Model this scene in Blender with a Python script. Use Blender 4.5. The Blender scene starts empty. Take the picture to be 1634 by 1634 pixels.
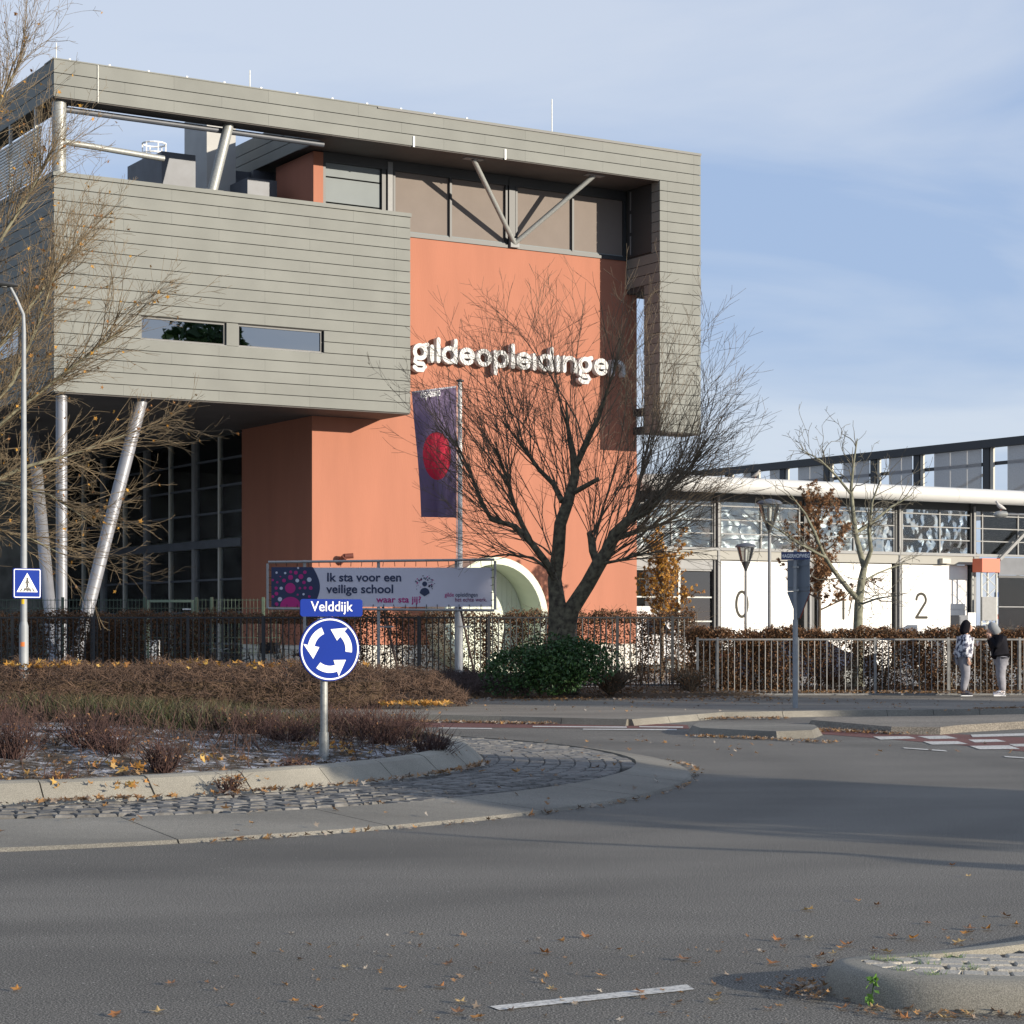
import bpy, math, random
import numpy as np
from mathutils import Vector, Matrix

random.seed(7)
RNG = np.random.default_rng(11)
SC = bpy.context.scene
COL = SC.collection
R = math.radians

# ------------------------------------------------------------------ camera
FPX, YH, EYE = 3295.0, 1000.0, 1.7
cam_d = bpy.data.cameras.new('camera')
cam = bpy.data.objects.new('camera', cam_d)
COL.objects.link(cam)
cam.location = (0, 0, EYE)
cam.rotation_euler = (R(90), 0, 0)
cam_d.sensor_width = 36
cam_d.lens = 36 * FPX / 1634
cam_d.shift_y = (YH - 817) / 1634
cam_d.clip_start = 0.2
cam_d.clip_end = 3000
SC.camera = cam

# ------------------------------------------------------------------ sky, sun, exposure
SUN_EL = 12.0
SUN_AZ = 120.0            # clockwise from +Y : behind the viewer, to the right
SUN = Vector((math.sin(R(SUN_AZ)) * math.cos(R(SUN_EL)), math.cos(R(SUN_AZ)) * math.cos(R(SUN_EL)), math.sin(R(SUN_EL))))
world = bpy.data.worlds.new('World')
SC.world = world
world.use_nodes = True
wn, wl = world.node_tree.nodes, world.node_tree.links
wn.clear()
w_out = wn.new('ShaderNodeOutputWorld')
w_bg = wn.new('ShaderNodeBackground')
w_bg.inputs['Strength'].default_value = 0.088
sky = wn.new('ShaderNodeTexSky')
sky.sky_type = 'NISHITA'
sky.sun_disc = False
sky.sun_elevation = R(SUN_EL)
sky.sun_rotation = R(SUN_AZ)
sky.altitude = 20
sky.air_density = 1.0
sky.dust_density = 0.15
sky.ozone_density = 2.0
tc = wn.new('ShaderNodeTexCoord')
sep = wn.new('ShaderNodeSeparateXYZ')
wl.new(tc.outputs['Generated'], sep.inputs[0])
def wmath(op, a, b):
    n = wn.new('ShaderNodeMath'); n.operation = op
    for i, q in enumerate((a, b)):
        if isinstance(q, (int, float)): n.inputs[i].default_value = q
        else: wl.new(q, n.inputs[i])
    return n.outputs[0]
zz = wmath('ADD', wmath('MAXIMUM', sep.outputs[2], 0.0), 0.22)
comb = wn.new('ShaderNodeCombineXYZ')
wl.new(wmath('DIVIDE', sep.outputs[0], zz), comb.inputs[0])
wl.new(wmath('DIVIDE', sep.outputs[1], zz), comb.inputs[1])
mp = wn.new('ShaderNodeMapping')
mp.inputs['Rotation'].default_value = (0, 0, R(-32))
mp.inputs['Scale'].default_value = (1.0, 1.7, 1)
wl.new(comb.outputs[0], mp.inputs[0])
cn = wn.new('ShaderNodeTexNoise')
cn.inputs['Scale'].default_value = 1.05
cn.inputs['Detail'].default_value = 7
cn.inputs['Roughness'].default_value = 0.52
cn.inputs['Distortion'].default_value = 0.6
wl.new(mp.outputs[0], cn.inputs['Vector'])
cr = wn.new('ShaderNodeValToRGB')
cr.color_ramp.elements[0].position = 0.36
cr.color_ramp.elements[0].color = (3.4, 4.5, 6.7, 1)
cr.color_ramp.elements[1].position = 0.62
cr.color_ramp.elements[1].color = (5.7, 6.3, 7.5, 1)
wl.new(cn.outputs['Fac'], cr.inputs[0])
cmix = wn.new('ShaderNodeMix'); cmix.data_type = 'RGBA'
cmix.inputs['Factor'].default_value = 0.8
wl.new(sky.outputs[0], cmix.inputs['A'])
wl.new(cr.outputs[0], cmix.inputs['B'])
wl.new(cmix.outputs['Result'], w_bg.inputs['Color'])
wl.new(w_bg.outputs[0], w_out.inputs[0])

sun_d = bpy.data.lights.new('sun', 'SUN')
sun_d.energy = 5.0
sun_d.angle = R(0.5)
sun_d.color = (1.0, 0.89, 0.73)
sun_o = bpy.data.objects.new('sun', sun_d)
COL.objects.link(sun_o)
sun_o.rotation_euler = (-SUN).to_track_quat('-Z', 'Y').to_euler()

SC.view_settings.view_transform = 'Standard'
SC.view_settings.look = 'None'
SC.view_settings.exposure = 0.48
SC.view_settings.gamma = 1.0
SC.view_settings.use_curve_mapping = False

# ------------------------------------------------------------------ placing helpers
def at(x, y, D):
    """world point seen at photo pixel (x, y) standing at depth D"""
    return Vector(((x - 817) / FPX * D, D, EYE - (y - YH) / FPX * D))
def gd(x, y, z=0.0):
    """point of the horizontal plane z seen at photo pixel (x, y)"""
    D = (EYE - z) * FPX / (y - YH)
    return Vector(((x - 817) / FPX * D, D, z))
def gx(x, D, z=0.0):
    return Vector(((x - 817) / FPX * D, D, z))

# ------------------------------------------------------------------ objects
ORG = {}
def tag(o, label=None, cat=None, group=None, kind=None):
    if label: o['label'] = label
    if cat: o['category'] = cat
    if group: o['group'] = group
    if kind: o['kind'] = kind
    return o
def empty(name, loc, label=None, cat=None, group=None):
    o = bpy.data.objects.new(name, None)
    o.empty_display_size = 0.2
    COL.objects.link(o)
    o.location = loc
    ORG[o] = Vector(loc)
    return tag(o, label, cat, group)
def link(name, me, mat, parent=None, org=None):
    o = bpy.data.objects.new(name, me)
    COL.objects.link(o)
    if mat is not None and not me.materials: me.materials.append(mat)
    if parent is not None: o.parent = parent
    ORG[o] = Vector(org) if org is not None else Vector((0, 0, 0))
    return o
def place(name, me, loc, parent=None, rotz=0.0, scale=(1, 1, 1), rot=None):
    """a piece that shares mesh data, put at a world location"""
    o = bpy.data.objects.new(name, me)
    COL.objects.link(o)
    pl = Vector((0, 0, 0))
    if parent is not None:
        o.parent = parent; pl = ORG[parent]
    o.location = Vector(loc) - pl
    o.rotation_euler = rot if rot is not None else (0, 0, rotz)
    o.scale = scale
    ORG[o] = Vector(loc)
    return o
def np_mesh(name, V, F, mat, parent=None, smooth=False):
    """V (n,3) world coords, F (m,k) faces of one size"""
    V = np.asarray(V, dtype=np.float64); F = np.asarray(F, dtype=np.int32)
    org = ORG[parent] if parent is not None else Vector((0, 0, 0))
    V = V - np.array(org)
    me = bpy.data.meshes.new(name)
    m, k = F.shape
    me.vertices.add(len(V)); me.vertices.foreach_set('co', V.astype(np.float32).ravel())
    me.loops.add(m * k); me.loops.foreach_set('vertex_index', F.ravel())
    me.polygons.add(m)
    me.polygons.foreach_set('loop_start', np.arange(0, m * k, k, dtype=np.int32))
    if smooth: me.polygons.foreach_set('use_smooth', np.ones(m, dtype=bool))
    me.update(calc_edges=True)
    me.validate()
    return link(name, me, mat, parent, org)

class MB:
    def __init__(s): s.v = []; s.f = []
    def add(s, vs, fs):
        b = len(s.v); s.v += [Vector(p) for p in vs]; s.f += [tuple(b + i for i in q) for q in fs]; return s
    def hexa(s, p):     # 8 points : bottom 0-3, top 4-7
        return s.add(p, [(3, 2, 1, 0), (4, 5, 6, 7), (0, 1, 5, 4), (1, 2, 6, 5), (2, 3, 7, 6), (3, 0, 4, 7)])
    def box(s, a, b):
        (x0, y0, z0), (x1, y1, z1) = a, b
        return s.hexa([(x0, y0, z0), (x1, y0, z0), (x1, y1, z0), (x0, y1, z0), (x0, y0, z1), (x1, y0, z1), (x1, y1, z1), (x0, y1, z1)])
    def obox(s, c, ax, ay, az, hx, hy, hz):
        c = Vector(c); ax = Vector(ax) * hx; ay = Vector(ay) * hy; az = Vector(az) * hz
        return s.hexa([c - ax - ay - az, c + ax - ay - az, c + ax + ay - az, c - ax + ay - az, c - ax - ay + az, c + ax - ay + az, c + ax + ay + az, c - ax + ay + az])
    def bar(s, p0, p1, w, h, up=(0, 0, 1)):
        p0 = Vector(p0); p1 = Vector(p1); d = (p1 - p0); L = d.length; d.normalize()
        sd = d.cross(Vector(up))
        if sd.length < 1e-4: sd = d.cross(Vector((1, 0, 0)))
        sd.normalize(); uu = sd.cross(d)
        return s.obox((p0 + p1) / 2, d, sd, uu, L / 2, w / 2, h / 2)
    def tube(s, pts, rs, n=10, cap=True):
        pts = [Vector(p) for p in pts]
        if isinstance(rs, (int, float)): rs = [rs] * len(pts)
        b = len(s.v); ref = None
        for i, p in enumerate(pts):
            d = (pts[min(i + 1, len(pts) - 1)] - pts[max(i - 1, 0)]).normalized()
            if ref is None:
                ref = d.cross(Vector((0, 0, 1)))
                if ref.length < 1e-3: ref = Vector((1, 0, 0))
            ref = (ref - d * ref.dot(d)).normalized(); bi = d.cross(ref)
            for k in range(n):
                a = 2 * math.pi * k / n
                s.v.append(p + (ref * math.cos(a) + bi * math.sin(a)) * rs[i])
        for i in range(len(pts) - 1):
            for k in range(n):
                s.f.append((b + i * n + k, b + i * n + (k + 1) % n, b + (i + 1) * n + (k + 1) % n, b + (i + 1) * n + k))
        if cap:
            s.f.append(tuple(b + k for k in reversed(range(n))))
            s.f.append(tuple(b + (len(pts) - 1) * n + k for k in range(n)))
        return s
    def prism(s, poly, off):
        poly = [Vector(p) for p in poly]; off = Vector(off); n = len(poly)
        b = len(s.v); s.v += poly + [p + off for p in poly]
        s.f.append(tuple(b + i for i in reversed(range(n)))); s.f.append(tuple(b + n + i for i in range(n)))
        for i in range(n): s.f.append((b + i, b + (i + 1) % n, b + n + (i + 1) % n, b + n + i))
        return s
    def lathe(s, org, prof, n=16, axis=(0, 0, 1)):
        org = Vector(org); az = Vector(axis).normalized()
        ax = az.cross(Vector((0, 1, 0)))
        if ax.length < 1e-3: ax = Vector((1, 0, 0))
        ax.normalize(); ay = az.cross(ax); b = len(s.v)
        for r, z in prof:
            for k in range(n):
                a = 2 * math.pi * k / n
                s.v.append(org + az * z + (ax * math.cos(a) + ay * math.sin(a)) * r)
        for i in range(len(prof) - 1):
            for k in range(n):
                s.f.append((b + i * n + k, b + i * n + (k + 1) % n, b + (i + 1) * n + (k + 1) % n, b + (i + 1) * n + k))
        s.f.append(tuple(b + k for k in reversed(range(n)))); s.f.append(tuple(b + (len(prof) - 1) * n + k for k in range(n)))
        return s
    def ribbon(s, pts2, w, frame, depth, closed=False, nc=6):
        """thick 2-D stroke with round ends, extruded. frame(a,b,c)->world point, c = 0 front, depth back"""
        P = [Vector((p[0], p[1])) for p in pts2]; n = len(P); h = w / 2
        Lf, Rt = [], []
        for i in range(n):
            if closed: d = P[(i + 1) % n] - P[i - 1]
            else: d = P[min(i + 1, n - 1)] - P[max(i - 1, 0)]
            d.normalize(); nn = Vector((-d.y, d.x))
            Lf.append(P[i] + nn * h); Rt.append(P[i] - nn * h)
        b = len(s.v)
        for c in (0, depth):
            for q in Lf: s.v.append(Vector(frame(q.x, q.y, c)))
            for q in Rt: s.v.append(Vector(frame(q.x, q.y, c)))
        m = n if closed else n - 1
        for i in range(m):
            j = (i + 1) % n
            s.f.append((b + i, b + j, b + n + j, b + n + i))
            s.f.append((b + 2 * n + j, b + 2 * n + i, b + 3 * n + i, b + 3 * n + j))
            s.f.append((b + j, b + i, b + 2 * n + i, b + 2 * n + j))
            s.f.append((b + n + i, b + n + j, b + 3 * n + j, b + 3 * n + i))
        if not closed:
            for i, sg in ((0, -1), (n - 1, 1)):
                d = (P[1] - P[0]) if i == 0 else (P[-1] - P[-2]); d.normalize(); nn = Vector((-d.y, d.x))
                arc = [P[i] + (nn * math.cos(math.pi * k / nc) + d * sg * math.sin(math.pi * k / nc)) * h for k in range(nc + 1)]
                bb = len(s.v)
                for c in (0, depth):
                    for q in arc: s.v.append(Vector(frame(q.x, q.y, c)))
                k1 = nc + 1
                s.f.append(tuple(bb + k for k in range(k1))); s.f.append(tuple(bb + k1 + k for k in reversed(range(k1))))
                for k in range(nc): s.f.append((bb + k, bb + k + 1, bb + k1 + k + 1, bb + k1 + k))
        return s
    def build(s, name, mat, parent=None, smooth=False):
        org = ORG[parent] if parent is not None else Vector((0, 0, 0))
        me = bpy.data.meshes.new(name)
        me.from_pydata([tuple(p - org) for p in s.v], [], s.f)
        if smooth:
            me.polygons.foreach_set('use_smooth', [True] * len(me.polygons))
            me.set_sharp_from_angle(angle=R(40))
        me.update()
        return link(name, me, mat, parent, org)

def unit_cube():
    me = bpy.data.meshes.new('unit_piece')
    me.from_pydata([(-.5, -.5, -.5), (.5, -.5, -.5), (.5, .5, -.5), (-.5, .5, -.5), (-.5, -.5, .5), (.5, -.5, .5), (.5, .5, .5), (-.5, .5, .5)], [],
                   [(3, 2, 1, 0), (4, 5, 6, 7), (0, 1, 5, 4), (1, 2, 6, 5), (2, 3, 7, 6), (3, 0, 4, 7)])
    return me
UC = {}
def piece(name, mat, c, size, parent, rotz=0.0):
    if mat not in UC:
        me = unit_cube(); me.materials.append(mat); UC[mat] = me
    return place(name, UC[mat], c, parent, rotz, size)

# fast vectorised twigs and leaves
def seg_mesh(name, P0, P1, R0, R1, mat, parent=None, n=3):
    P0 = np.asarray(P0, float); P1 = np.asarray(P1, float); R0 = np.asarray(R0, float); R1 = np.asarray(R1, float)
    d = P1 - P0; L = np.linalg.norm(d, axis=1, keepdims=True); L[L == 0] = 1e-6; d /= L
    ref = np.where(np.abs(d[:, 2:3]) > .9, np.array([[1., 0, 0]]), np.array([[0, 0, 1.]]))
    a = np.cross(d, ref); a /= np.linalg.norm(a, axis=1, keepdims=True); b = np.cross(d, a)
    m = len(P0); V = np.zeros((m, 2 * n, 3))
    for k in range(n):
        t = 2 * math.pi * k / n; o = a * math.cos(t) + b * math.sin(t)
        V[:, k] = P0 + o * R0[:, None]; V[:, n + k] = P1 + o * R1[:, None]
    base = (np.arange(m) * 2 * n)[:, None]
    F = np.concatenate([base + np.array([[k, (k + 1) % n, n + (k + 1) % n, n + k]]) for k in range(n)], axis=0)
    return np_mesh(name, V.reshape(-1, 3), F, mat, parent, smooth=True)
def leaf_mesh(name, Cn, size, mat, parent=None, flat=0.0, aspect=.62, rng=RNG):
    """rhombic folded leaves. flat 0 = any direction, 1 = lying level"""
    Cn = np.asarray(Cn, float); m = len(Cn)
    nrm = rng.normal(size=(m, 3)); nrm /= np.linalg.norm(nrm, axis=1, keepdims=True)
    nrm[:, 2] = np.abs(nrm[:, 2])
    nrm = nrm * (1 - flat) + np.array([0, 0, 1.]) * flat; nrm /= np.linalg.norm(nrm, axis=1, keepdims=True)
    t = rng.normal(size=(m, 3)); t -= nrm * (t * nrm).sum(1, keepdims=True); t /= np.linalg.norm(t, axis=1, keepdims=True)
    b = np.cross(nrm, t)
    if np.isscalar(size): sz = size * rng.uniform(.7, 1.3, m)
    else: sz = rng.uniform(size[0], size[1], m)
    s = sz[:, None]
    V = np.zeros((m, 4, 3))
    V[:, 0] = Cn - t * s * .5; V[:, 2] = Cn + t * s * .5
    cur = nrm * s * rng.uniform(.05, .3, (m, 1))
    V[:, 1] = Cn + b * s * .5 * aspect + cur; V[:, 3] = Cn - b * s * .5 * aspect + cur
    base = (np.arange(m) * 4)[:, None]
    F = np.concatenate([base + np.array([[0, 1, 2]]), base + np.array([[0, 2, 3]])], axis=0)
    return np_mesh(name, V.reshape(-1, 3), F, mat, parent)

def star_mesh(name, Cn, size, mat, parent=None, flat=.3, rng=RNG):
    """lobed, curled maple leaves"""
    Cn = np.asarray(Cn, float); m = len(Cn)
    nrm = rng.normal(size=(m, 3)); nrm /= np.linalg.norm(nrm, axis=1, keepdims=True); nrm[:, 2] = np.abs(nrm[:, 2])
    nrm = nrm * (1 - flat) + np.array([0, 0, 1.]) * flat; nrm /= np.linalg.norm(nrm, axis=1, keepdims=True)
    t = rng.normal(size=(m, 3)); t -= nrm * (t * nrm).sum(1, keepdims=True); t /= np.linalg.norm(t, axis=1, keepdims=True); b = np.cross(nrm, t)
    s = rng.uniform(size[0], size[1], m)[:, None]; V = np.zeros((m, 11, 3)); V[:, 0] = Cn
    for k in range(10):
        a = 2 * math.pi * k / 10 + rng.uniform(-.12, .12, (m, 1)); r_ = (.5 if k % 2 == 0 else .22) * rng.uniform(.75, 1.2, (m, 1)) * s
        V[:, k + 1] = Cn + t * np.cos(a) * r_ + b * np.sin(a) * r_ * .85 + nrm * r_ * rng.uniform(-.1, .55, (m, 1))
    base = (np.arange(m) * 11)[:, None]
    F = np.concatenate([base + np.array([[0, k + 1, (k + 1) % 10 + 1]]) for k in range(10)], axis=0)
    return np_mesh(name, V.reshape(-1, 3), F, mat, parent)

# ------------------------------------------------------------------ materials
def M(name, col, rough=.7, metal=0., var=0., vs=3., bump=0., bs=60., objvar=0., spec=.5, col2=None, detail=4, stretch=None, coat=0.):
    m = bpy.data.materials.new(name); m.use_nodes = True
    nt = m.node_tree; N, L = nt.nodes, nt.links
    p = N['Principled BSDF']
    p.inputs['Roughness'].default_value = rough; p.inputs['Metallic'].default_value = metal
    p.inputs['Specular IOR Level'].default_value = spec
    if coat: p.inputs['Coat Weight'].default_value = coat
    p.inputs['Base Color'].default_value = (*col, 1)
    vec = None
    if var or bump or col2:
        g = N.new('ShaderNodeNewGeometry'); vec = g.outputs['Position']
        if stretch:
            mm = N.new('ShaderNodeMapping'); mm.inputs['Scale'].default_value = stretch; L.new(vec, mm.inputs[0]); vec = mm.outputs[0]
    out = None
    if var or col2:
        t = N.new('ShaderNodeTexNoise'); t.inputs['Scale'].default_value = vs; t.inputs['Detail'].default_value = detail; L.new(vec, t.inputs['Vector'])
        r = N.new('ShaderNodeValToRGB'); L.new(t.outputs['Fac'], r.inputs[0])
        r.color_ramp.elements[0].position = .32; r.color_ramp.elements[1].position = .68
        c2 = col2 if col2 else tuple(min(1, c * (1 + var)) for c in col)
        c1 = tuple(c * (1 - var) for c in col)
        r.color_ramp.elements[0].color = (*c1, 1); r.color_ramp.elements[1].color = (*c2, 1)
        out = r.outputs[0]; L.new(out, p.inputs['Base Color'])
    if objvar:
        oi = N.new('ShaderNodeObjectInfo'); mr = N.new('ShaderNodeMapRange')
        mr.inputs['To Min'].default_value = 1 - objvar; mr.inputs['To Max'].default_value = 1 + objvar
        L.new(oi.outputs['Random'], mr.inputs[0])
        mx = N.new('ShaderNodeMix'); mx.data_type = 'RGBA'; mx.blend_type = 'MULTIPLY'; mx.inputs['Factor'].default_value = 1
        if out: L.new(out, mx.inputs['A'])
        else: mx.inputs['A'].default_value = (*col, 1)
        L.new(mr.outputs[0], mx.inputs['B']); L.new(mx.outputs['Result'], p.inputs['Base Color'])
    if bump:
        t = N.new('ShaderNodeTexNoise'); t.inputs['Scale'].default_value = bs; t.inputs['Detail'].default_value = 5; L.new(vec, t.inputs['Vector'])
        bn = N.new('ShaderNodeBump'); bn.inputs['Strength'].default_value = bump; bn.inputs['Distance'].default_value = .01
        L.new(t.outputs['Fac'], bn.inputs['Height']); L.new(bn.outputs[0], p.inputs['Normal'])
    return m
def leafmat(name, cols, rough=.6, trans=.25):
    """per-leaf colour from a ramp; thin leaves let some light through"""
    m = bpy.data.materials.new(name); m.use_nodes = True; N, L = m.node_tree.nodes, m.node_tree.links
    p = N['Principled BSDF']; p.inputs['Roughness'].default_value = rough; p.inputs['Specular IOR Level'].default_value = .3
    g = N.new('ShaderNodeNewGeometry'); r = N.new('ShaderNodeValToRGB'); r.color_ramp.interpolation = 'LINEAR'
    L.new(g.outputs['Random Per Island'], r.inputs[0])
    e = r.color_ramp.elements
    while len(e) < len(cols): e.new(.5)
    for i, c in enumerate(cols): e[i].position = i / max(1, len(cols) - 1); e[i].color = (*c, 1)
    L.new(r.outputs[0], p.inputs['Base Color'])
    if trans:
        t = N.new('ShaderNodeBsdfTranslucent'); L.new(r.outputs[0], t.inputs[0])
        mx = N.new('ShaderNodeMixShader'); mx.inputs[0].default_value = trans
        L.new(p.outputs[0], mx.inputs[1]); L.new(t.outputs[0], mx.inputs[2]); L.new(mx.outputs[0], N['Material Output'].inputs[0])
    return m
def glass(name, tint=(.5, .55, .55), refl=.12, rough=.02, wavy=0., wscale=1.2):
    """a clear pane: see-through with a mirror share"""
    m = bpy.data.materials.new(name); m.use_nodes = True; N, L = m.node_tree.nodes, m.node_tree.links
    N.remove(N['Principled BSDF'])
    t = N.new('ShaderNodeBsdfTransparent'); t.inputs[0].default_value = (*tint, 1)
    g = N.new('ShaderNodeBsdfGlossy'); g.inputs['Roughness'].default_value = rough; g.inputs[0].default_value = (.95, .97, 1, 1)
    f = N.new('ShaderNodeFresnel'); f.inputs[0].default_value = 1.5
    a = N.new('ShaderNodeMath'); a.operation = 'ADD'; a.use_clamp = True; a.inputs[1].default_value = refl; L.new(f.outputs[0], a.inputs[0])
    mx = N.new('ShaderNodeMixShader'); L.new(a.outputs[0], mx.inputs[0]); L.new(t.outputs[0], mx.inputs[1]); L.new(g.outputs[0], mx.inputs[2])
    if wavy:
        ge = N.new('ShaderNodeNewGeometry'); n = N.new('ShaderNodeTexNoise'); n.inputs['Scale'].default_value = wscale; n.inputs['Detail'].default_value = 2; L.new(ge.outputs['Position'], n.inputs['Vector'])
        b = N.new('ShaderNodeBump'); b.inputs['Strength'].default_value = wavy; b.inputs['Distance'].default_value = .15; L.new(n.outputs['Fac'], b.inputs['Height'])
        L.new(b.outputs[0], g.inputs['Normal'])
    L.new(mx.outputs[0], N['Material Output'].inputs[0])
    return m
def speckle(name, dark, light, base, scale=150., patch=.35, bump=.5, rough=.85, white=0., tracks=False):
    """asphalt or washed concrete: stones of mixed brightness, wide soft patches"""
    m = bpy.data.materials.new(name); m.use_nodes = True; N, L = m.node_tree.nodes, m.node_tree.links
    p = N['Principled BSDF']; p.inputs['Roughness'].default_value = rough; p.inputs['Specular IOR Level'].default_value = .35
    g = N.new('ShaderNodeNewGeometry'); v = g.outputs['Position']
    n1 = N.new('ShaderNodeTexNoise'); n1.inputs['Scale'].default_value = scale; n1.inputs['Detail'].default_value = 2; n1.inputs['Roughness'].default_value = .7; L.new(v, n1.inputs['Vector'])
    r1 = N.new('ShaderNodeValToRGB'); L.new(n1.outputs['Fac'], r1.inputs[0])
    e = r1.color_ramp.elements; e[0].position = .34; e[0].color = (*dark, 1); e[1].position = .66; e[1].color = (*light, 1); q = e.new(.5); q.color = (*base, 1)
    n2 = N.new('ShaderNodeTexNoise'); n2.inputs['Scale'].default_value = .55; n2.inputs['Detail'].default_value = 5; n2.inputs['Roughness'].default_value = .6
    mp_ = N.new('ShaderNodeMapping'); mp_.inputs['Scale'].default_value = (.35, 1, 1); L.new(v, mp_.inputs[0]); L.new(mp_.outputs[0], n2.inputs['Vector'])
    mr = N.new('ShaderNodeMapRange'); mr.inputs['From Min'].default_value = .3; mr.inputs['From Max'].default_value = .7
    mr.inputs['To Min'].default_value = 1 - patch; mr.inputs['To Max'].default_value = 1 + patch; L.new(n2.outputs['Fac'], mr.inputs[0])
    mx = N.new('ShaderNodeMix'); mx.data_type = 'RGBA'; mx.blend_type = 'MULTIPLY'; mx.inputs['Factor'].default_value = 1
    L.new(r1.outputs[0], mx.inputs['A']); L.new(mr.outputs[0], mx.inputs['B']); col = mx.outputs['Result']
    if tracks:      # darker polished wheel tracks round the roundabout
        vs_ = N.new('ShaderNodeVectorMath'); vs_.operation = 'DISTANCE'; vs_.inputs[1].default_value = (-7.3, 24.3, 0); L.new(v, vs_.inputs[0])
        n4 = N.new('ShaderNodeTexNoise'); n4.inputs['Scale'].default_value = .25; n4.inputs['Detail'].default_value = 4; L.new(v, n4.inputs['Vector'])
        ad = N.new('ShaderNodeMath'); ad.operation = 'MULTIPLY_ADD'; ad.inputs[1].default_value = 1.6; L.new(n4.outputs['Fac'], ad.inputs[0]); L.new(vs_.outputs['Value'], ad.inputs[2])
        rt = N.new('ShaderNodeValToRGB'); rt.color_ramp.interpolation = 'EASE'; mr2 = N.new('ShaderNodeMapRange'); mr2.inputs['From Min'].default_value = 9.5; mr2.inputs['From Max'].default_value = 17.5; L.new(ad.outputs[0], mr2.inputs[0]); L.new(mr2.outputs[0], rt.inputs[0])
        e = rt.color_ramp.elements; e[0].color = (.92, .92, .92, 1); e[1].color = (1, 1, 1, 1)
        for ps, cv in ((.18, .97), (.27, .86), (.37, 1.04), (.50, 1.03), (.58, .88), (.68, 1.03)):
            q = e.new(ps); q.color = (cv, cv, cv, 1)
        m5 = N.new('ShaderNodeMix'); m5.data_type = 'RGBA'; m5.blend_type = 'MULTIPLY'; m5.inputs['Factor'].default_value = 1; L.new(col, m5.inputs['A']); L.new(rt.outputs[0], m5.inputs['B']); col = m5.outputs['Result']
    if white:
        vo = N.new('ShaderNodeTexVoronoi'); vo.inputs['Scale'].default_value = 22; L.new(v, vo.inputs['Vector'])
        lt = N.new('ShaderNodeMath'); lt.operation = 'LESS_THAN'; lt.inputs[1].default_value = .13; L.new(vo.outputs['Distance'], lt.inputs[0])
        n3 = N.new('ShaderNodeSeparateColor'); L.new(vo.outputs['Color'], n3.inputs[0])
        gt = N.new('ShaderNodeMath'); gt.operation = 'LESS_THAN'; gt.inputs[1].default_value = white; L.new(n3.outputs[0], gt.inputs[0])
        mu = N.new('ShaderNodeMath'); mu.operation = 'MULTIPLY'; L.new(lt.outputs[0], mu.inputs[0]); L.new(gt.outputs[0], mu.inputs[1])
        m2 = N.new('ShaderNodeMix'); m2.data_type = 'RGBA'; L.new(mu.outputs[0], m2.inputs['Factor']); L.new(col, m2.inputs['A']); m2.inputs['B'].default_value = (.42, .4, .36, 1)
        col = m2.outputs['Result']
    L.new(col, p.inputs['Base Color'])
    b = N.new('ShaderNodeBump'); b.inputs['Strength'].default_value = bump; b.inputs['Distance'].default_value = .006; L.new(n1.outputs['Fac'], b.inputs['Height']); L.new(b.outputs[0], p.inputs['Normal'])
    return m

ASPHALT = speckle('asphalt', (.022, .0205, .018), (.33, .307, .265), (.088, .082, .072), 100, .22, .09, white=.05, tracks=True)
CONC = speckle('concrete', (.15, .142, .12), (.32, .30, .255), (.225, .212, .178), 170, .34, .3)
CONC2 = speckle('concrete_worn', (.10, .095, .082), (.28, .262, .225), (.165, .154, .131), 130, .34, .45)
PAVER = speckle('paver_concrete', (.24, .22, .19), (.46, .43, .38), (.35, .33, .285), 110, .2, .35)
SIDEWALK = speckle('sidewalk_paving', (.09, .08, .066), (.27, .24, .20), (.165, .147, .122), 45, .3, .4)
SETT = M('setts', (.118, .114, .108), .85, var=.35, vs=14, bump=.6, bs=60, objvar=.28)
JOINT = M('joint_dirt', (.07, .06, .05), .95, var=.4, vs=20, bump=.5, bs=40)
CLAD = M('cladding_grey', (.180, .187, .174), .65, var=.07, vs=.9, objvar=.035, bump=.05, bs=8, spec=.3)
CLADCORE = M('cladding_backing', (.05, .05, .048), .8)
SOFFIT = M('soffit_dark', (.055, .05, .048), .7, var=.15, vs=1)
RED = M('red_render', (.355, .141, .088), .85, var=.055, vs=1.1, bump=.3, bs=22, stretch=(1.3, 1.3, .22))
WHITEBRICK = M('white_base_blocks', (.62, .60, .54), .8, var=.1, vs=6)
STEEL = M('painted_steel_grey', (.21, .215, .22), .6, .1, var=.06, vs=8)
SILVER = M('silver_column_paint', (.25, .26, .29), .45, .3, var=.06, vs=3)
GALV = M('galvanised_steel', (.30, .31, .30), .5, .3, var=.18, vs=25)
DARKSTEEL = M('dark_grey_steel', (.045, .048, .052), .5, .2)
BLUEGREY = M('dark_blue_grey_sheet', (.085, .095, .115), .5, .1, var=.15, vs=2)
BLIND = M('taupe_sunscreen', (.20, .172, .155), .85, var=.03, vs=2, spec=.15)
PALEPANEL = M('pale_blue_panel', (.22, .245, .255), .8, var=.05, vs=1, spec=.2)
CREAM = M('cream_metal', (.45, .435, .38), .5, var=.05, vs=2)
WHITE = M('white_paint', (.80, .80, .78), .5)
DOORWHITE = M('white_door_panel', (.70, .69, .67), .45, var=.02, vs=3)
BLACK = M('black_rubber', (.018, .018, .02), .7)
GLASS = glass('clear_glass', (.93, .95, .95), .03)
GLASSMIR = glass('mirror_glass', (.1, .12, .13), .30, .01, .02, .6)
GLASSWAVY = glass('wavy_hall_glass', (.86, .89, .90), .06, .03, .25, 1.1)
INTERIOR = M('interior_dark', (.26, .26, .24), .9, var=.4, vs=1.2)
INTLIGHT = M('interior_pale_blind', (.72, .73, .69), .8, var=.12, vs=.8)
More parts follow.
